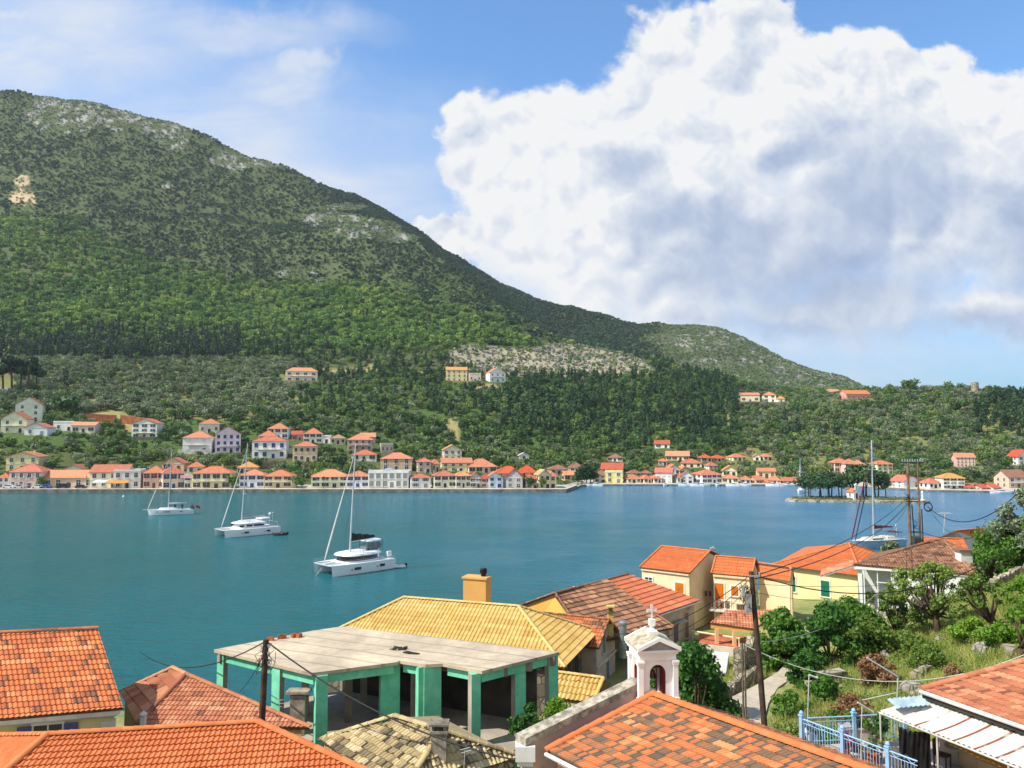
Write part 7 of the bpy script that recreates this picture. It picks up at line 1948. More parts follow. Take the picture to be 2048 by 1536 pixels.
# ---------------------------------------------------------------- plants of the near slope
def bough_tree(name,px,py,h,w,label,lm,seed,nleaf=5200,leaf=.11,group='trees and bushes on the near slope',cat='tree',trunk=True,lean=(0,0),nl=26,low=.32,base=None,flat=.85,tr=.11,bare=False,fill=.9,lr=.085):
    p=base if base is not None else ghit(px,py); rng=np.random.default_rng(seed); e=empty(name,p,0,label,cat,group)
    top=Vector((lean[0],lean[1],h*.45)); mb=MB()
    if trunk:
        fork=top*.6
        mb.tube([Vector((0,0,-.4)),fork*.5+Vector((rng.normal()*.08,rng.normal()*.08,0)),fork],[tr*1.3,tr,tr*.85],9)
    L=[]
    for i in range(nl):
        a=rng.random()*6.283; q=math.sqrt(rng.random()); z=low+(1-low)*(rng.random()**.8); env=math.sin(min(1,max(.08,(z-low)/(1-low)*.92+.12))*math.pi)**.6
        c=Vector((lean[0]*z*1.6+math.cos(a)*q*w*.42*env,lean[1]*z*1.6+math.sin(a)*q*w*.42*env,z*h*.93)); r=w*(lr+lr*.9*rng.random()); L.append((c.x,c.y,c.z,r))
        if trunk and i%2==0:
            m=fork.lerp(c,.5)+Vector((0,0,-.06*h)); mb.tube([fork*(.55+.4*rng.random()),m,c],[tr*.5,tr*.3,tr*.12],5)
    if trunk: mb.build('trunk',BARK,e,smooth=True)
    if not bare:
        c=crown('crown',seed,L,nleaf,leaf,lm,flat=flat,fill=fill,jit=.75); link(c,e)
    return e
L_FIG=leafmat('fig leaves',lin('#34541e'),lin('#507a2c'),lin('#7da044'),.35); L_OLV=leafmat('near olive leaves',lin('#4a5b3c'),lin('#6d7d5c'),lin('#98a386'),.2); L_LIM=leafmat('young leaves',lin('#4f7420'),lin('#729a30'),lin('#9cb84e'),.4); L_DRY=leafmat('dry leaves',lin('#6b4a34'),lin('#8f6a4c'),lin('#a98a66'),.2); L_DK=leafmat('dark glossy leaves',lin('#284a1e'),lin('#44702c'),lin('#739848'),.25); L_ALM=leafmat('almond leaves',lin('#4a6428'),lin('#708a3a'),lin('#a0a860'),.35)
def near_plants():
    T=bough_tree
    def at(px,d): 
        x=(px-1024)/F*d; return Vector((x,d,gz(x,d)))
    S=dict(trunk=False,low=.03,cat='shrub')
    T('laurel_tree',0,0,5.9,5.6,'dark green leafy tree filling the space right of the bell tower',L_DK,401,11000,.12,base=at(1382,41.5)+Vector((0,0,-.8)),tr=.13,low=.05,nl=34)
    T('shrub',0,0,3.6,3.2,'dark green bush close behind the right side of the bell tower',L_DK,435,4500,.11,base=at(1355,39),nl=30,lr=.075,**S)
    T('shrub',0,0,2.4,3.2,'low dark bush at the foot of the tree right of the bell tower',L_DK,402,4000,.1,base=at(1412,38.2),**S)
    T('shrub',0,0,2.8,2.0,'grey-green shrub between the dark tree and the small terrace',L_OLV,403,1800,.08,base=at(1412,46),**S)
    T('shrub',0,0,2.4,2.4,'low green bush left of the bell tower beside the ochre shed',L_FIG,404,2000,.09,base=at(1226,41),**S)
    T('citrus_tree',0,0,4.3,5.0,'broad bright-edged green tree right behind the tall pole',L_FIG,405,11000,.12,base=at(1556,54.5)+Vector((0,0,-.2)),tr=.12,low=.03,nl=40,lr=.075)
    T('citrus_tree',0,0,4.3,5.0,'dark glossy tree in the middle of the green thicket',L_DK,406,12000,.12,base=at(1646,50)+Vector((0,0,-.3)),tr=.12,low=.03,nl=44,lr=.075)
    T('shrub',0,0,1.9,2.8,'dark green bush leaning over the right edge of the lane head',L_DK,436,3000,.09,base=at(1592,47),nl=28,lr=.075,**S)
    T('shrub',0,0,1.2,2.4,'low green bush beside the middle of the lane',L_FIG,437,2200,.08,base=at(1566,41.5),nl=26,lr=.07,**S)
    T('citrus_tree',0,0,3.9,4.6,'bright green bush in front of the yellow house corner',L_FIG,407,8000,.11,base=at(1690,53),tr=.1,low=.03,nl=36,lr=.075)
    T('shrub',0,0,2.6,4.6,'green bush below the porch of the white house',L_ALM,408,6000,.1,base=at(1722,49),nl=34,lr=.07,**S)
    T('shrub',0,0,1.3,3.6,'green-brown bush on the slope between the porch and the dark almond trunk',L_ALM,432,5000,.085,base=at(1796,48.5),nl=34,lr=.065,**S)
    T('shrub',0,0,1.7,3.4,'brown dry bush in the middle of the grassy slope',L_DRY,409,4200,.07,base=at(1738,43.5),nl=34,lr=.065,**S)
    T('shrub',0,0,1.3,2.6,'small brown dry bush lower down beside the thin grey post',L_DRY,410,2000,.055,base=at(1688,38.5),nl=24,lr=.07,**S)
    T('shrub',0,0,1.1,2.0,'small brown dry bush above the tiled roof at right',L_DRY,430,1300,.055,base=at(1885,40),**S)
    A=dict(nl=54,lr=.042,fill=.9)
    T('almond_tree',0,0,4.7,6.6,'spreading almond tree with dark trunk in front of the white house',L_ALM,411,7000,.085,base=at(1862,50.5),tr=.2,low=.30,lean=(-.3,0),**A)
    T('almond_tree',0,0,3.6,4.8,'smaller almond tree left of the spreading one, against the white wall',L_ALM,412,4200,.085,base=at(1775,53),tr=.1,low=.2,**A)
    T('almond_tree',0,0,3.6,3.8,'sparse tree with bent dark trunk right of the spreading almond',L_ALM,413,2400,.085,base=at(1975,46),tr=.26,low=.5,nl=30,lr=.045,lean=(-.5,.2))
    T('almond_tree',0,0,3.8,3.8,'nearly bare leaning trunk at the right edge of the slope',L_LIM,414,1100,.09,base=at(2008,41),tr=.24,low=.5,nl=26,lr=.04,lean=(1.1,.2))
    T('shrub',0,0,1.5,2.6,'fresh yellow-green shrub between the two bent trunks',L_LIM,415,2600,.085,base=at(1985,43),nl=26,lr=.07,**S)
    T('shrub',0,0,1.4,3.0,'fresh yellow-green shrub right of the dark almond trunk',L_LIM,416,3000,.085,base=at(1930,46),nl=30,lr=.065,**S)
    T('shrub',0,0,1.7,3.4,'green shrub under the dry stone wall at the right edge',L_LIM,417,3000,.09,base=at(2035,50),nl=30,lr=.065,**S)
    T('olive_tree',0,0,7.6,7.4,'tall silvery olive tree cut by the right edge above the white house',L_OLV,418,12000,.11,base=at(2058,66),tr=.25,low=.25,nl=60,lr=.06)
    T('mulberry_tree',0,0,5.2,7.4,'bright green rounded tree behind the brown roof at the right edge',L_FIG,419,11000,.13,base=at(2022,68),tr=.16,low=.03,nl=50,lr=.07)
    T('mulberry_tree',0,0,4.0,5.0,'darker green tree right beside the chimney of the white house',L_DK,420,6000,.13,base=at(1968,74),tr=.14,low=.05,nl=40,lr=.07)
    T('shrub',0,0,5.4,5.0,'grey-green bushy olive between the yellow house and the double pole',L_OLV,421,5000,.14,base=at(1776,88),nl=36,lr=.075,**S)
    T('shrub',0,0,3.2,3.6,'grey-green shrub in front of the blue-grey gable',L_OLV,422,2600,.12,base=at(1950,90),**S)
    T('shrub',0,0,1.4,4.2,'leafy green bush behind the terrace railing',L_FIG,423,4500,.075,base=at(1640,33.4),nl=34,lr=.07,**S)
    T('shrub',0,0,1.4,2.6,'low bush with bare twigs beside the lane',L_ALM,424,1500,.065,base=at(1570,36),trunk=True,low=.2,cat='shrub',tr=.05,nl=26,lr=.06)
    T('shrub',0,0,1.8,2.8,'wispy green weeds between the church parapet and the mint green frame',L_LIM,425,2600,.065,base=PZ(1120,1500,6.9)+Vector((0,1.8,0)),**S)
    T('shrub',0,0,2.6,2.2,'dark bush in the gap at the corner of the church',L_DK,426,2000,.09,base=PZ(1060,1545,6.2)+Vector((0,2.2,0)),**S)
    T('shrub',0,0,1.3,2.6,'mixed green bush on the slope above the broad concrete block',L_FIG,428,4500,.085,base=at(1630,43),nl=34,lr=.07,**S)
    T('shrub',0,0,1.3,3.2,'grass-green low bush above the lower stone step',L_ALM,429,3000,.07,base=at(1838,44),nl=30,lr=.065,**S)
    T('shrub',0,0,1.6,2.0,'tuft of green growing by the water behind the ochre roof',L_ALM,431,1200,.11,base=Vector((0.2,69,2.2)),**S)
near_plants()
def grasses():
    """tufts of grass and weeds: blades in one object"""
    rng=np.random.default_rng(77); n=135000
    V=np.zeros((n*3,3));t=np.zeros(n);k=0
    while k<n:
        y=rng.uniform(31,70); px=rng.uniform(1300,2330); x=(px-1024)/F*y
        # not on the lane, the terrace or inside houses
        if y<56 and 11+(y-40)*.58-1<x<12.9+(y-40)*.58: continue
        if y<31.8 and x<17.5: continue
        if x>15 and y<29.5: continue
        if y>57 and (x>19 or y>63) and x<33+(y-57)*.2: continue
        z=gz(x,y); c=math.sin(x*1.3+2*math.sin(y*.7))+math.sin(y*1.7+x*.6)
        m=3+int(rng.random()*5); h0=(.22+.34*rng.random()**2)*(1.15 if c>0 else .8); tt=np.clip(.5+.25*c*.5+rng.normal()*.14,0,1)
        for _ in range(m):
            if k>=n: break
            bx=x+rng.normal()*.12; by=y+rng.normal()*.12; an=rng.random()*6.283; w=.022; h=h0*(.6+.7*rng.random()); ln=rng.normal(size=2)*.16
            V[k*3]=(bx-math.cos(an)*w,by-math.sin(an)*w,z-.03);V[k*3+1]=(bx+math.cos(an)*w,by+math.sin(an)*w,z-.03);V[k*3+2]=(bx+ln[0],by+ln[1],z+h); t[k]=np.clip(tt+rng.normal()*.1,0,1); k+=1
    o=npmesh('grass',V,np.arange(n*3).reshape(n,3),[leafmat('grass blades',lin('#6d8034'),lin('#a0a855'),lin('#cfc284'),.35)],t); tag(o,'long green and straw-coloured grass on the near slope','grass',kind='stuff')
    # leafy weeds
    L=[]
    while len(L)<3500:
        y=rng.uniform(31.5,68); px=rng.uniform(1330,2300); x=(px-1024)/F*y
        if y<56 and 10+(y-40)*.58-1<x<13.2+(y-40)*.58: continue
        if 55<y<61 and x<18: continue
        if y<32 and x<17.5: continue
        if y>57 and (x>19 or y>63) and x<33+(y-57)*.2: continue
        r=.12+.3*rng.random()**2; L.append((x,y,gz(x,y)+r*.4,r))
    V,Fc,t=crown_arrays(rng,L,119000,.055,jit=1.0,flat=.8); o=npmesh('undergrowth',V,Fc,[L_ALM],t); tag(o,'low leafy weeds and brambles over the near slope','undergrowth',kind='stuff')
grasses()
# ---------------------------------------------------------------- boats
GEL=mat('#e4e5e6',.28,.03,.6,spec=.5); DARK=mat('#1d2127',.2,.1,2,spec=.6); ALU=mat('#c6c8ca',.35,.05,2,metal=.3); TEAK=mat('#a88c68',.8,.15,2); NAVY=mat('#23272f',.7,.2,2); ROPE=mat('#4b4d50',.6,.1)
def hull(mb,L,B,D,fr,stern=.72,n=18,x0=0,y0=0,zb=-.25,rake=.35,m=0,flare=.7):
    """one boat hull: bow towards -x"""
    V=[];S=6
    for i in range(n+1):
        t=i/n
        w=B/2*(min(1,(t/.42))**.62 if t<.42 else 1-(1-stern)*((t-.42)/.58)**2)
        sh=D*(1+fr*(1-t)**2*.25)
        for j in range(S+1):
            q=j/S; z=zb+(sh-zb)*q; ww=w*(flare+(1-flare)*q**.6) if q>0 else w*flare*.6
            x=-L/2+L*t+ (rake*(1-q)*(1-t)**3 if t<.5 else -.25*(q)*(t-.5)*0)
            V.append((x0+x,y0+ww,z))
        for j in range(S,-1,-1):
            q=j/S; z=zb+(sh-zb)*q; ww=w*(flare+(1-flare)*q**.6) if q>0 else w*flare*.6
            x=-L/2+L*t+ (rake*(1-q)*(1-t)**3 if t<.5 else 0)
            V.append((x0+x,y0-ww,z))
    k=2*(S+1); Fc=[(i*k+j,(i+1)*k+j,(i+1)*k+j+1,i*k+j+1) for i in range(n) for j in range(k-1)]
    Fc+=[tuple(range(k)),tuple(n*k+j for j in range(k-1,-1,-1))]
    Fc+=[(i*k,i*k+k-1,(i+1)*k+k-1,(i+1)*k) for i in range(n)]
    mb.add(V,Fc,m)
def rigging(e,mx,mh,z0,bowx,rake,beam,cx0=0,boom=None,genoa=True,sp=(.62,),gcol=None,mr=.11,cover=NAVY,back=None,sw=1.3):
    k=MB(); k.tube([(mx,0,z0),(mx+rake*.5,0,z0+mh*.5),(mx+rake,0,z0+mh)],[mr*1.25,mr*1.1,mr*.7],8); k.build('mast',ALU,e)
    for s in sp:
        k=MB(); x=mx+rake*s; z=z0+mh*s; k.tube([(x+.25,-sw,z),(x,0,z+.06),(x+.25,sw,z)],.05,5); k.build('spreader',ALU,e)
    k=MB()
    top=Vector((mx+rake*.93,0,z0+mh*.93))
    for sy in(-1,1):
        k.tube([Vector((mx+.8,sy*beam*.46,z0*.7)),Vector((mx+rake*sp[0]+.25,sy*sw,z0+mh*sp[0])),top],.022,4,cap=False)
        k.tube([Vector((mx+.5,sy*beam*.44,z0*.7)),Vector((mx+rake*sp[0],0,z0+mh*sp[0]))],.02,4,cap=False)
    if back: k.tube([Vector((back,0,z0*.8)),Vector((mx+rake,0,z0+mh))],.02,4,cap=False)
    k.build('rigging',ROPE,e)
    k=MB(); a=Vector((bowx,0,z0*.6)); k.tube([a,a.lerp(top,.12),a.lerp(top,.5),top],[.03,.14 if genoa else .03,.10 if genoa else .03,.03],6); k.build('furled_sail',mat('#d9d8d2',.8,.08) if gcol is None else gcol,e)
    if boom:
        bl,bz,bh=boom; k=MB(); k.tube([(mx+.1,0,bz),(mx+bl,0,bz+bl*.04)],.11,6); k.build('boom',ALU,e)
        k=MB(); n=10; V=[]
        for i in range(n+1):
            t=i/n; x=mx+.12+(bl-.25)*t; h=bh*(1-.55*t)*(1+.1*math.sin(i*2.1)); V+=[(x,.17,bz+.08+bl*.04*t),(x,.12,bz+.08+h*.6),(x,0,bz+.1+h),(x,-.12,bz+.08+h*.6),(x,-.17,bz+.08+bl*.04*t)]
        k.add(V,[(i*5+j,(i+1)*5+j,(i+1)*5+(j+1)%5,i*5+(j+1)%5) for i in range(n) for j in range(5)]+[(0,1,2,3,4),tuple(n*5+j for j in range(4,-1,-1))]); k.build('sail_cover',cover,e)
def rails(e,pts,h=.65):
    k=MB()
    for p in pts: k.tube([p,(p[0],p[1],p[2]+h)],.018,4)
    for z in(h,h*.55): k.tube([(p[0],p[1],p[2]+z) for p in pts],.013,4,cap=False)
    k.build('guard_rail',ALU,e)
def water_at(px,py): return PZ(px,py,0.0)
def cat_hulls(e,L,B,D,hy,hb):
    for s in(-1,1):
        k=MB(); hull(k,L,hb,D,.12,.85,y0=s*hy,rake=.25,flare=.78); o=k.build('hull',GEL,e,smooth=False)
        w=MB(); w.tube([(-L/2+.3,s*(hy),.02),(L/2,s*hy,.02)],.02,4)
        for x,wd in((-L*.13,1.25),(L*.27,1.0)):
            g=MB(); g.box((x,s*(hy+(hb/2)*.985*s*s) if False else s*hy+s*hb*.485,D*.56),(wd,.06,.42)); g.build('hull_window',DARK,o)
            g=MB(); g.box((x-wd*.5-.55,s*hy+s*hb*.485,D*.5),(.3,.06,.16)); g.build('porthole',DARK,o)
    k=MB(); k.box((L*.12,0,D*.78),(L*.72,2*hy-hb*.6,D*.42)); k.box((L*.1,0,D*1.0),(L*.74,2*hy+hb*.72,.1)); k.build('bridge_deck',GEL,e)
    k=MB(); k.box((-L*.38,0,D*.93),(L*.22,2*hy-hb*.75,.05)); k.build('trampoline',mat('#b9bcbd',.9,.1),e)
    k=MB(); k.tube([(-L*.485,-hy,D*.98),(-L*.485,hy,D*.98)],.1,6); k.tube([(-L*.485,0,D*.98),(-L*.30,0,D*1.02)],.08,6); k.build('crossbeam',ALU,e)
def superellipse(k,cx,cy,ax,ay,z0,z1,sx0=1,sx1=1,m=0,n=24,p=3.0,fwd=0):
    V=[]
    for z,s,f in((z0,sx0,0),(z1,sx1,fwd)):
        for i in range(n):
            a=6.2832*i/n; c,s_=math.cos(a),math.sin(a); V.append((cx+f+ax*s*math.copysign(abs(c)**(2/p),c),cy+ay*s*math.copysign(abs(s_)**(2/p),s_),z))
    k.add(V,[(i,(i+1)%n,n+(i+1)%n,n+i) for i in range(n)]+[tuple(range(n-1,-1,-1)),tuple(range(n,2*n))],m)
def dinghy(p,rz,label,col,L=3.2,motor=True):
    e=empty('dinghy',p,rz,label,'dinghy','dinghies trailing behind the catamarans')
    k=MB(); r=.22; pts=[(L/2,.62,.22),(-L*.1,.66,.22),(-L*.36,.48,.26),(-L*.5,0,.34),(-L*.36,-.48,.26),(-L*.1,-.66,.22),(L/2,-.62,.22)]
    k.tube(pts,[r*.7,r,r,r*.9,r,r,r*.7],8); k.build('tube',mat(col,.6,.08),e,smooth=True)
    k=MB(); k.box((.1,0,.1),(L*.8,1.0,.12)); k.box((.3,0,.34),(.3,1.1,.05)); k.build('floor',mat('#8b8d8e',.7),e)
    k=MB(); k.box((L/2+.05,0,.52),(.35,.3,.4)); k.box((L/2+.1,0,.15),(.14,.12,.7)); k.build('outboard_motor',DARK,e)
    return e
def boats():
    gb='yachts at anchor in the bay'
    # nearest catamaran
    p=water_at(708,1141); rz=math.radians(46)
    e=empty('catamaran',p,rz,'large white catamaran nearest the camera with a dark boom cover and tall mast','sailing boat',gb)
    e.scale=(.95,.95,.95); L,D=12.6,1.75; cat_hulls(e,L,7.0,D,2.7,1.75)
    k=MB(); superellipse(k,.6,0,3.6,2.5,D+.02,D+1.15,1,.86,n=28,fwd=.35); k.build('saloon',GEL,e)
    k=MB(); superellipse(k,.62,0,3.62,2.52,D+.28,D+.92,.985,.90,n=28,fwd=.27); k.build('saloon_window',DARK,e)
    k=MB(); superellipse(k,.75,0,4.15,2.75,D+1.14,D+1.42,1,.93,n=28); superellipse(k,.9,0,3.6,2.4,D+1.42,D+1.56,1,.85,n=28); k.build('coach_roof',GEL,e,smooth=False)
    k=MB(); superellipse(k,3.7,.3,1.75,1.45,D+3.05,D+3.25,1,.95,n=20); k.build('bimini_top',GEL,e)
    k=MB(); k.box((3.2,.3,D+1.75),(2.1,2.3,.5)); k.build('flybridge_seat',mat('#6d6f72',.7,.1),e)
    k=MB()
    for x in(2.2,3.2,4.3,5.2):
        for y in(-1.0,1.6): k.tube([(x,y,D+1.4),(x,y,D+3.08)],.04,5)
    for y in(-1.0,1.6): k.tube([(2.2,y,D+2.3),(5.2,y,D+2.3)],.025,4)
    k.tube([(5.2,-1,D+2.3),(5.2,1.6,D+2.3)],.03,4); k.build('bimini_frame',NAVY,e)
    k=MB(); k.box((3.6,-1.0,D+2.3),(2.6,.02,1.1)); k.build('clear_screen',mat('#6f7a80',.2,.1),e)
    k=MB(); k.box((5.9,-2.0,D+.7),(.9,.6,.9)); k.lathe((6.0,1.2,D+1.9),[(.05,0),(.4,.1),(.4,.25),(.05,.35)],12); k.tube([(6.0,1.2,D+.1),(6.0,1.2,D+1.9)],.05,5); k.build('radar_mount',GEL,e)
    rigging(e,-.9,19.0,D+1.2,-6.1,.9,6.5,boom=(5.2,D+3.3,1.3),sp=(.60,),mr=.14,back=None)
    k=MB(); k.tube([(-6.4,0,1.2),(-7.4,.6,-.3)],.03,4); k.build('anchor_chain',GALV,e)
    rails(e,[(-6.2,-2.75,D),(-3.5,-3.3,D),(0,-3.55,D),(3.2,-3.55,D),(6.0,-3.4,D)])
    rails(e,[(-6.2,2.75,D),(-3.5,3.3,D),(0,3.55,D),(3.2,3.55,D),(6.0,3.4,D)])
    q=water_at(794,1135); dinghy(q,math.radians(10),'pale grey inflatable dinghy behind the nearest catamaran','#d6d7d6',2.9)
    # second catamaran
    p=water_at(494,1069); rz=math.radians(44)
    e=empty('catamaran',p,rz,'white catamaran in the middle of three yachts, with grey boom cover and stern rail','sailing boat',gb)
    e.scale=(.84,.84,.84); L,D=15.2,1.9; cat_hulls(e,L,8,D,3.1,1.9)
    k=MB(); superellipse(k,.4,0,4.4,2.9,D+.02,D+1.3,1,.84,n=28,fwd=.5); k.build('saloon',GEL,e)
    k=MB()
    for x,w in((-3.0,1.2),(-.9,1.6),(1.7,2.8)):
        for s in(-1,1): k.box((x+.25,s*2.78,D+.72),(w,.1,.5))
    k.build('saloon_window',DARK,e)
    k=MB(); superellipse(k,.5,0,4.6,2.9,D+1.3,D+1.55,1,.9,n=28); superellipse(k,.8,0,3.8,2.3,D+1.55,D+1.85,1,.8,n=28); k.build('coach_roof',GEL,e)
    k=MB(); superellipse(k,4.4,0,1.7,1.9,D+2.1,D+2.28,1,.95,n=20); 
    for x in(3.2,5.6):
        for y in(-1.5,1.5): k.tube([(x,y,D+1),(x,y,D+2.1)],.05,5)
    k.build('bimini_top',GEL,e)
    k=MB()
    for y in(-3.3,-1.6,0,1.6,3.3): k.tube([(7.0,y,D),(7.0,y,D+1.2)],.03,4)
    k.tube([(7.0,-3.3,D+1.2),(7.0,3.3,D+1.2)],.03,4); k.tube([(7.2,0,D),(7.2,0,D+3.3)],.03,4); k.lathe((7.2,0,D+3.2),[(.02,0),(.18,.1),(.18,.25),(.02,.4)],8); k.build('stern_arch',ALU,e)
    rigging(e,-1.6,21.0,D+1.4,-7.2,1.2,7.4,boom=(6.6,D+2.6,.75),sp=(.36,.66),mr=.15,cover=mat('#8f9296',.8,.1),sw=1.2)
    rails(e,[(-7.1,-3.1,D),(-4,-3.8,D),(0,-4.0,D),(4,-4.0,D),(7,-3.8,D)])
    q=water_at(560,1070); dinghy(q,math.radians(8),'black inflatable dinghy behind the middle catamaran','#26282b',3.2)
    # monohull
    p=water_at(341,1029); rz=math.radians(20)
    e=empty('sailing_yacht',p,rz,'white single-hulled yacht, leftmost of three, with a red ensign at its stern','sailing boat',gb)
    e.scale=(.88,.88,.97); L,D=13.6,1.45; k=MB(); hull(k,L,4.0,D,.35,.82,rake=.5); h=k.build('hull',GEL,e)
    for x,w in((-3.9,.7),(-.9,1.9),(3.2,.9)):
        for s in(-1,1): g=MB(); g.box((x,s*1.93,D*.66),(w,.12,.14)); g.build('hull_window',DARK,h)
    k=MB(); superellipse(k,-.6,0,3.0,1.35,D+.05,D+.55,1,.85,n=24); k.build('coach_roof',GEL,e)
    k=MB(); superellipse(k,1.2,0,.35,.9,D+.5,D+1.35,1,.8); k.box((3.4,0,D+.75),(.5,1.6,1.2)); k.build('sprayhood',mat('#33363b',.8,.1),e)
    k=MB(); k.box((-L/2-.5,0,D*1.1),(1.5,.4,.16)); k.build('bowsprit',GEL,e)
    k=MB(); k.box((6.2,.5,D+.5),(.9,2.2,.9)); k.box((6.7,-.9,D+.35),(.6,.9,.7)); k.tube([(6.4,-1.5,D),(6.5,-1.5,D+1.5),(6.5,1.5,D+1.5),(6.4,1.5,D)],.06,5); k.build('stern_gear',mat('#4a4f55',.7,.2),e)
    k=MB(); k.tube([(7.0,-.8,D),(7.6,-.8,D+1.4)],.03,5); fs=k.build('flagstaff',ALU,e)
    k=MB(); V=[]
    for i in range(6):
        for j in range(3): V.append((7.35+.28*i,-.8+.08*math.sin(i*1.4),D+1.25-.16*i+ -.38*j+.05*i))
    k.add(V,[(i*3+j,(i+1)*3+j,(i+1)*3+j+1,i*3+j+1) for i in range(5) for j in range(2)]); fl=k.build('flag',mat('#b03236',.8,.1),fs)
    rigging(e,-.7,17.0,D+.4,-6.9,.6,3.6,boom=(5.3,D+1.6,.35),sp=(.34,.62),mr=.13,cover=GEL,back=6.6,sw=.95)
    rails(e,[(-6.4,-.6,D+.1),(-4,-1.4,D),(-1,-1.9,D),(3,-1.9,D),(6.4,-1.7,D)])
    # yacht behind the yellow roof
    p=water_at(1752,1096); rz=math.radians(172)
    e=empty('sailing_yacht',p,math.radians(20),'pale blue hulled yacht with white deck and maroon sail cover behind the yellow house','sailing boat',gb)
    L,D=12.8,1.5; k=MB(); hull(k,L,3.9,D,.3,.8,rake=.6); k.build('hull',mat('#8aa3b5',.3,.05,1,spec=.5),e)
    k=MB(); hull(k,L*.985,3.75,.08,.2,.8,zb=-.02); o=k.build('deck',GEL,e); o.location=(0,0,D+.12)
    k=MB(); superellipse(k,-.5,0,3.1,1.25,D+.1,D+.65,1,.85,n=24); k.box((2.9,0,D+.5),(2.0,2.2,.5)); k.build('coach_roof',mat('#d9d5c8',.5,.1,2),e)
    k=MB(); k.box((4.6,0,D+1.5),(2.0,2.4,.1)); 
    for x in(3.8,5.4):
        for y in(-1.1,1.1): k.tube([(x,y,D+.2),(x,y,D+1.5)],.03,4)
    k.build('bimini_top',mat('#6b2730',.8,.1),e)
    k=MB()
    for s in(-1,1): k.box((-.6,s*1.22,D+.42),(2.6,.06,.22))
    k.build('cabin_window',DARK,e)
    rigging(e,-.6,19.5,D+.2,-6.3,.3,3.6,boom=(5.0,D+2.2,.7),sp=(.40,.70),gcol=mat('#5c2a33',.8,.1),mr=.16,cover=mat('#6b2730',.8,.1),back=6.2,sw=1.1)
    k=MB(); k.tube([(-5.2,0,D),(-.35,0,D+15)],[.09,.06],6); k.build('inner_furled_sail',mat('#4d2a35',.8,.1),e)
    k=MB(); k.tube([(6.3,.9,D),(6.3,.9,D+2.6)],.04,5); k.box((6.3,.9,D+2.7),(.5,.12,.5)); k.build('wind_generator',GEL,e)
    rails(e,[(-6.0,-.6,D+.1),(-4,-1.4,D),(-1,-1.85,D),(3,-1.85,D),(6.2,-1.6,D)])
    # small sailing boat by the islet
    p=water_at(1602,985.5); e=empty('sailing_yacht',p,math.radians(60),'small white sailing boat moored left of the islet','sailing boat',gb)
    k=MB(); hull(k,9,2.8,1.2,.3,.75); k.build('hull',GEL,e); k=MB(); superellipse(k,0,0,2,.9,1.2,1.7,1,.85); k.build('coach_roof',GEL,e)
    rigging(e,-.5,12,1.3,-4.3,.2,2.6,boom=(3.6,2.2,.4),sp=(.55,),mr=.1,cover=mat('#c9cdd0',.8),back=4.3,sw=.8)
    # small open boats along the inner quay
    me={}
    for i,(px,dx,lab,L) in enumerate([(1177,-3,'small white rowing boat moored at the head of the bay, left of two',5),(1188,-3,'long white boat moored at the head of the bay, right of two',7.5),(1328,-3,'small white boat in front of the tall white and pink house',5),(1368,-3,'white boat before the blue grey gabled house',6),(1388,-4,'white motor boat left of the big white waterfront house',8),(1402,-4,'white motor boat before the big white waterfront house',7),(1432,-3,'small boat right of the big white waterfront house',5.5),(1462,-3,'white boat before the cream waterfront house',6),(1489,-3,'small boat before the light blue cottage',5),(1541,-3,'white boat at the white cottages near the islet',6),(1570,-4,'white motor boat before the long orange and red cottage',7),(1993,-4,'white boat moored at the right end of the far waterfront',8),(2040,-4,'small white boat at the right edge of the far waterfront',6)]):
        d=shore(px)+dx; e=empty('motor_boat',((px-1024)/F*d,d,0),random.choice((0,.3,2.9,-.4,1.2)),lab,'boat','small boats along the far waterfront')
        k=MB(); hull(k,L,L*.34,.75,.35,.85); k.build('hull',GEL,e); k=MB(); superellipse(k,L*.05,0,L*.16,L*.11,.75,1.5,1,.8); k.build('cabin',mat('#c9d0d4',.4,.05),e)
        k=MB(); superellipse(k,L*.05,0,L*.162,L*.112,1.0,1.3,.95,.87); k.build('windscreen',DARK,e)
    # mooring buoys
    for i,(px,py,lab,c) in enumerate([(540,1029,'small white mooring buoy between the yachts','#d9d9d6'),(247,994,'tiny white mooring buoy near the left quay','#d9d9d6')]):
        k=MB(); k.lathe((0,0,-.2),[(.05,0),(.4,.2),(.45,.45),(.3,.7),(.06,.8),(.06,1.0)],10); o=k.build('mooring_buoy',mat(c,.5)); o.location=water_at(px,py); tag(o,lab,'buoy','mooring buoys')
boats()
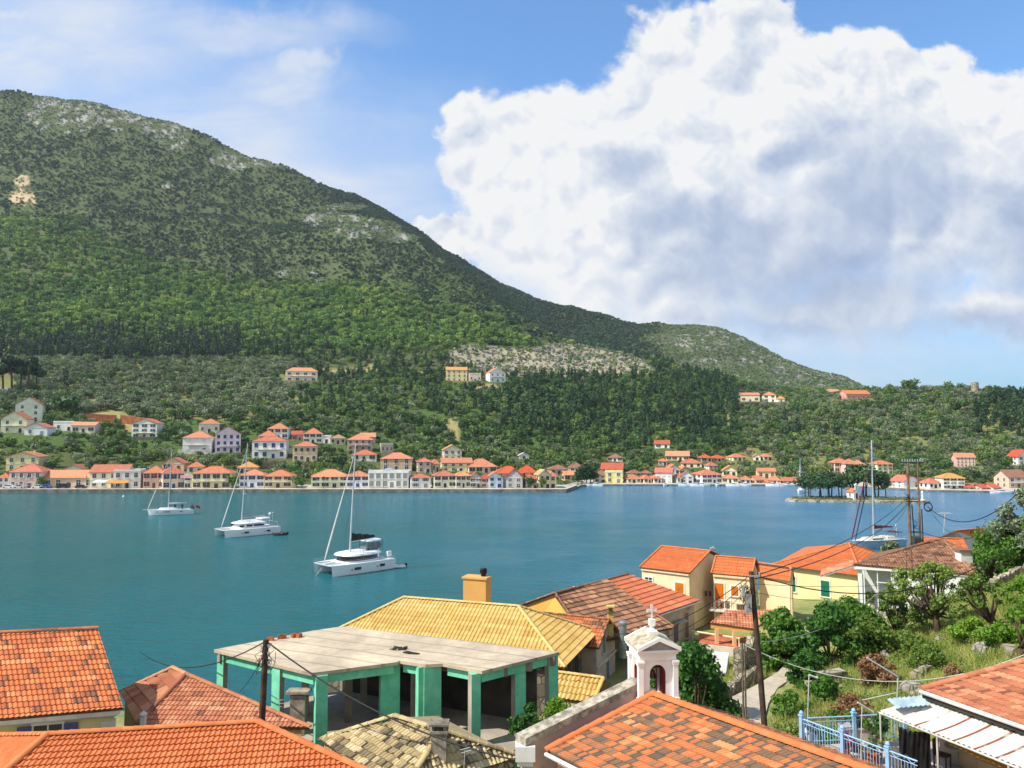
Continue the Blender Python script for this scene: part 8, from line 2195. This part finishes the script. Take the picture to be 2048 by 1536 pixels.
# ---------------------------------------------------------------- cars on the far quay
def car(px,col,rz,label,kind='car'):
    d=shore(px)+3.3; e=empty('parked_car' if kind=='car' else 'parked_van',((px-1024)/F*d,d,1.42),rz,label,'car' if kind=='car' else 'van','vehicles parked on the left quay')
    L=4.2 if kind=='car' else 5.0; H_=1.45 if kind=='car' else 1.95; m=mat(col,.3,.05,1,spec=.5); w=.85
    k=MB(); pr=[(-L/2,.3),(-L/2,.75),(-L*.27,.85),(-L*.12,H_),(L*.28,H_),(L*.45,.95),(L/2,.85),(L/2,.3)] if kind=='car' else [(-L/2,.3),(-L/2,.9),(-L*.36,1.05),(-L*.25,H_),(L*.48,H_),(L/2,1.0),(L/2,.3)]
    n=len(pr); V=[(x,-w,z) for x,z in pr]+[(x,w,z) for x,z in pr]; k.add(V,[tuple(range(n-1,-1,-1)),tuple(range(n,2*n))]+[(i,(i+1)%n,n+(i+1)%n,n+i) for i in range(n)]); k.build('body',m,e)
    k=MB()
    for s in(-1,1):
        q=[(-L*.22,.92),(-L*.11,H_-.12),(L*.26,H_-.12),(L*.38,.96)] if kind=='car' else [(-L*.31,1.1),(-L*.23,H_-.15),(L*.3,H_-.15),(L*.3,1.1)]
        k.add([(x,s*(w+.012),z) for x,z in q],[(0,1,2,3)])
    k.build('window',DARK,e)
    for x in(-L*.31,L*.31):
        for s in(-1,1):
            k=MB(); k.tube([(x,s*(w-.12),.32),(x,s*(w+.02),.32)],.32,12); k.build('wheel',mat('#17181a',.8),e)
for a in [(24,'#d9d9d8',.05,'white car parked before the pink house on the quay'),(46,'#b9bcc0',0,'silver car parked right of the white one on the quay'),(82,'#d9d9d8',.05,'white car parked before the long low tan house'),(98,'#3a5f9a',0,'blue car parked before the long low tan house'),(168,'#2b2f36',3.1,'dark car parked between the tan house and the orange awnings')]: car(*a)
car(132,'#202329',0,'black van parked before the long low tan house','van')
# awnings, lamp posts and street trees of the quay
def awning(px0,px1,py,label,col):
    d=shore(px0)+4.4; s=d/F; x0=(px0-1024)*s;x1=(px1-1024)*s; z=H+(870-py)*s; mb=MB()
    mb.prism([(x0,d-2.4),(x1,d-2.4),(x1,d+.9),(x0,d+.9)],[z-.5,z-.5,z+.3,z+.3],[z-.44,z-.44,z+.36,z+.36]); mb.quad((x0,d-2.41,z-.75),(x1,d-2.41,z-.75),(x1,d-2.41,z-.44),(x0,d-2.41,z-.44))
    for x in(x0+.1,x1-.1): mb.tube([(x,d-2.3,1.4),(x,d-2.3,z-.5)],.05,5)
    tag(mb.build('awning',mat(col,.8,.1,1)),label,'awning','awnings on the quay')
awning(222,262,962,'orange awning before the pale grey flat-roofed building','#d08a3c'); awning(195,221,961,'white awning left of the pale grey flat-roofed building','#cfcdc6')
k=0
for px in range(60,1120,118):
    d=shore(px)+2.2; m=MB(); m.tube([(0,0,0),(0,0,4.4)],[.07,.05],6); m.lathe((0,0,4.4),[(.05,0),(.2,.15),(.22,.35),(.05,.5)],8); o=m.build('street_lamp',mat('#3c4042',.5,.1)); o.location=((px-1024)/F*d,d,1.42); tag(o,'thin dark street lamp on the edge of the left quay','street lamp','street lamps along the left quay')
for i,(px,h,lab) in enumerate([(88,5.0,'small round tree on the quay left of the long low tan house'),(468,5.5,'grey green tree between the yellow shops and the white house with blue doors'),(597,5.5,'leafy tree on the quay between the sand yellow and the pale yellow house'),(607,4.5,'smaller leafy tree on the quay left of the pale yellow house'),(1060,5,'dark tree before the pinkish house at the quay corner'),(1083,4.5,'dark tree before the ochre gable at the quay corner')]):
    d=shore(px)+4.2; o=bpy.data.objects.new('street_tree',PROTO['broadleaf_tree'][i%5].data); link(o); o.location=((px-1024)/F*d,d,1.42); o.scale=(h/6.5,)*3; tag(o,lab,'tree','trees on the left quay')
for i,(px,dy,h) in enumerate([(1155,6,7),(1163,5,8),(1172,6,8.5),(1180,7,8),(1186,5,7)]):
    d=shore(px)+dy; o=bpy.data.objects.new('street_tree',PROTO['pine_tree'][i%4].data); link(o); o.location=((px-1024)/F*d,d,.8); k=h/10; o.scale=(k*1.5,k*1.5,k); tag(o,'dark tree in the clump at the head of the bay left of the yellow block','tree','dark trees at the head of the bay')
# pink sign panel over the narrow shopfront
d=shore(378)+5.3; s=d/F; mb=MB(); mb.box(((378-1024)*s,d-.5,H+(870-952.5)*s),(25*s,.12,6*s)); tag(mb.build('shop_sign',mat('#d6a9b4',.7,.1)),'pink sign panel above the narrow grey green shopfront','sign')
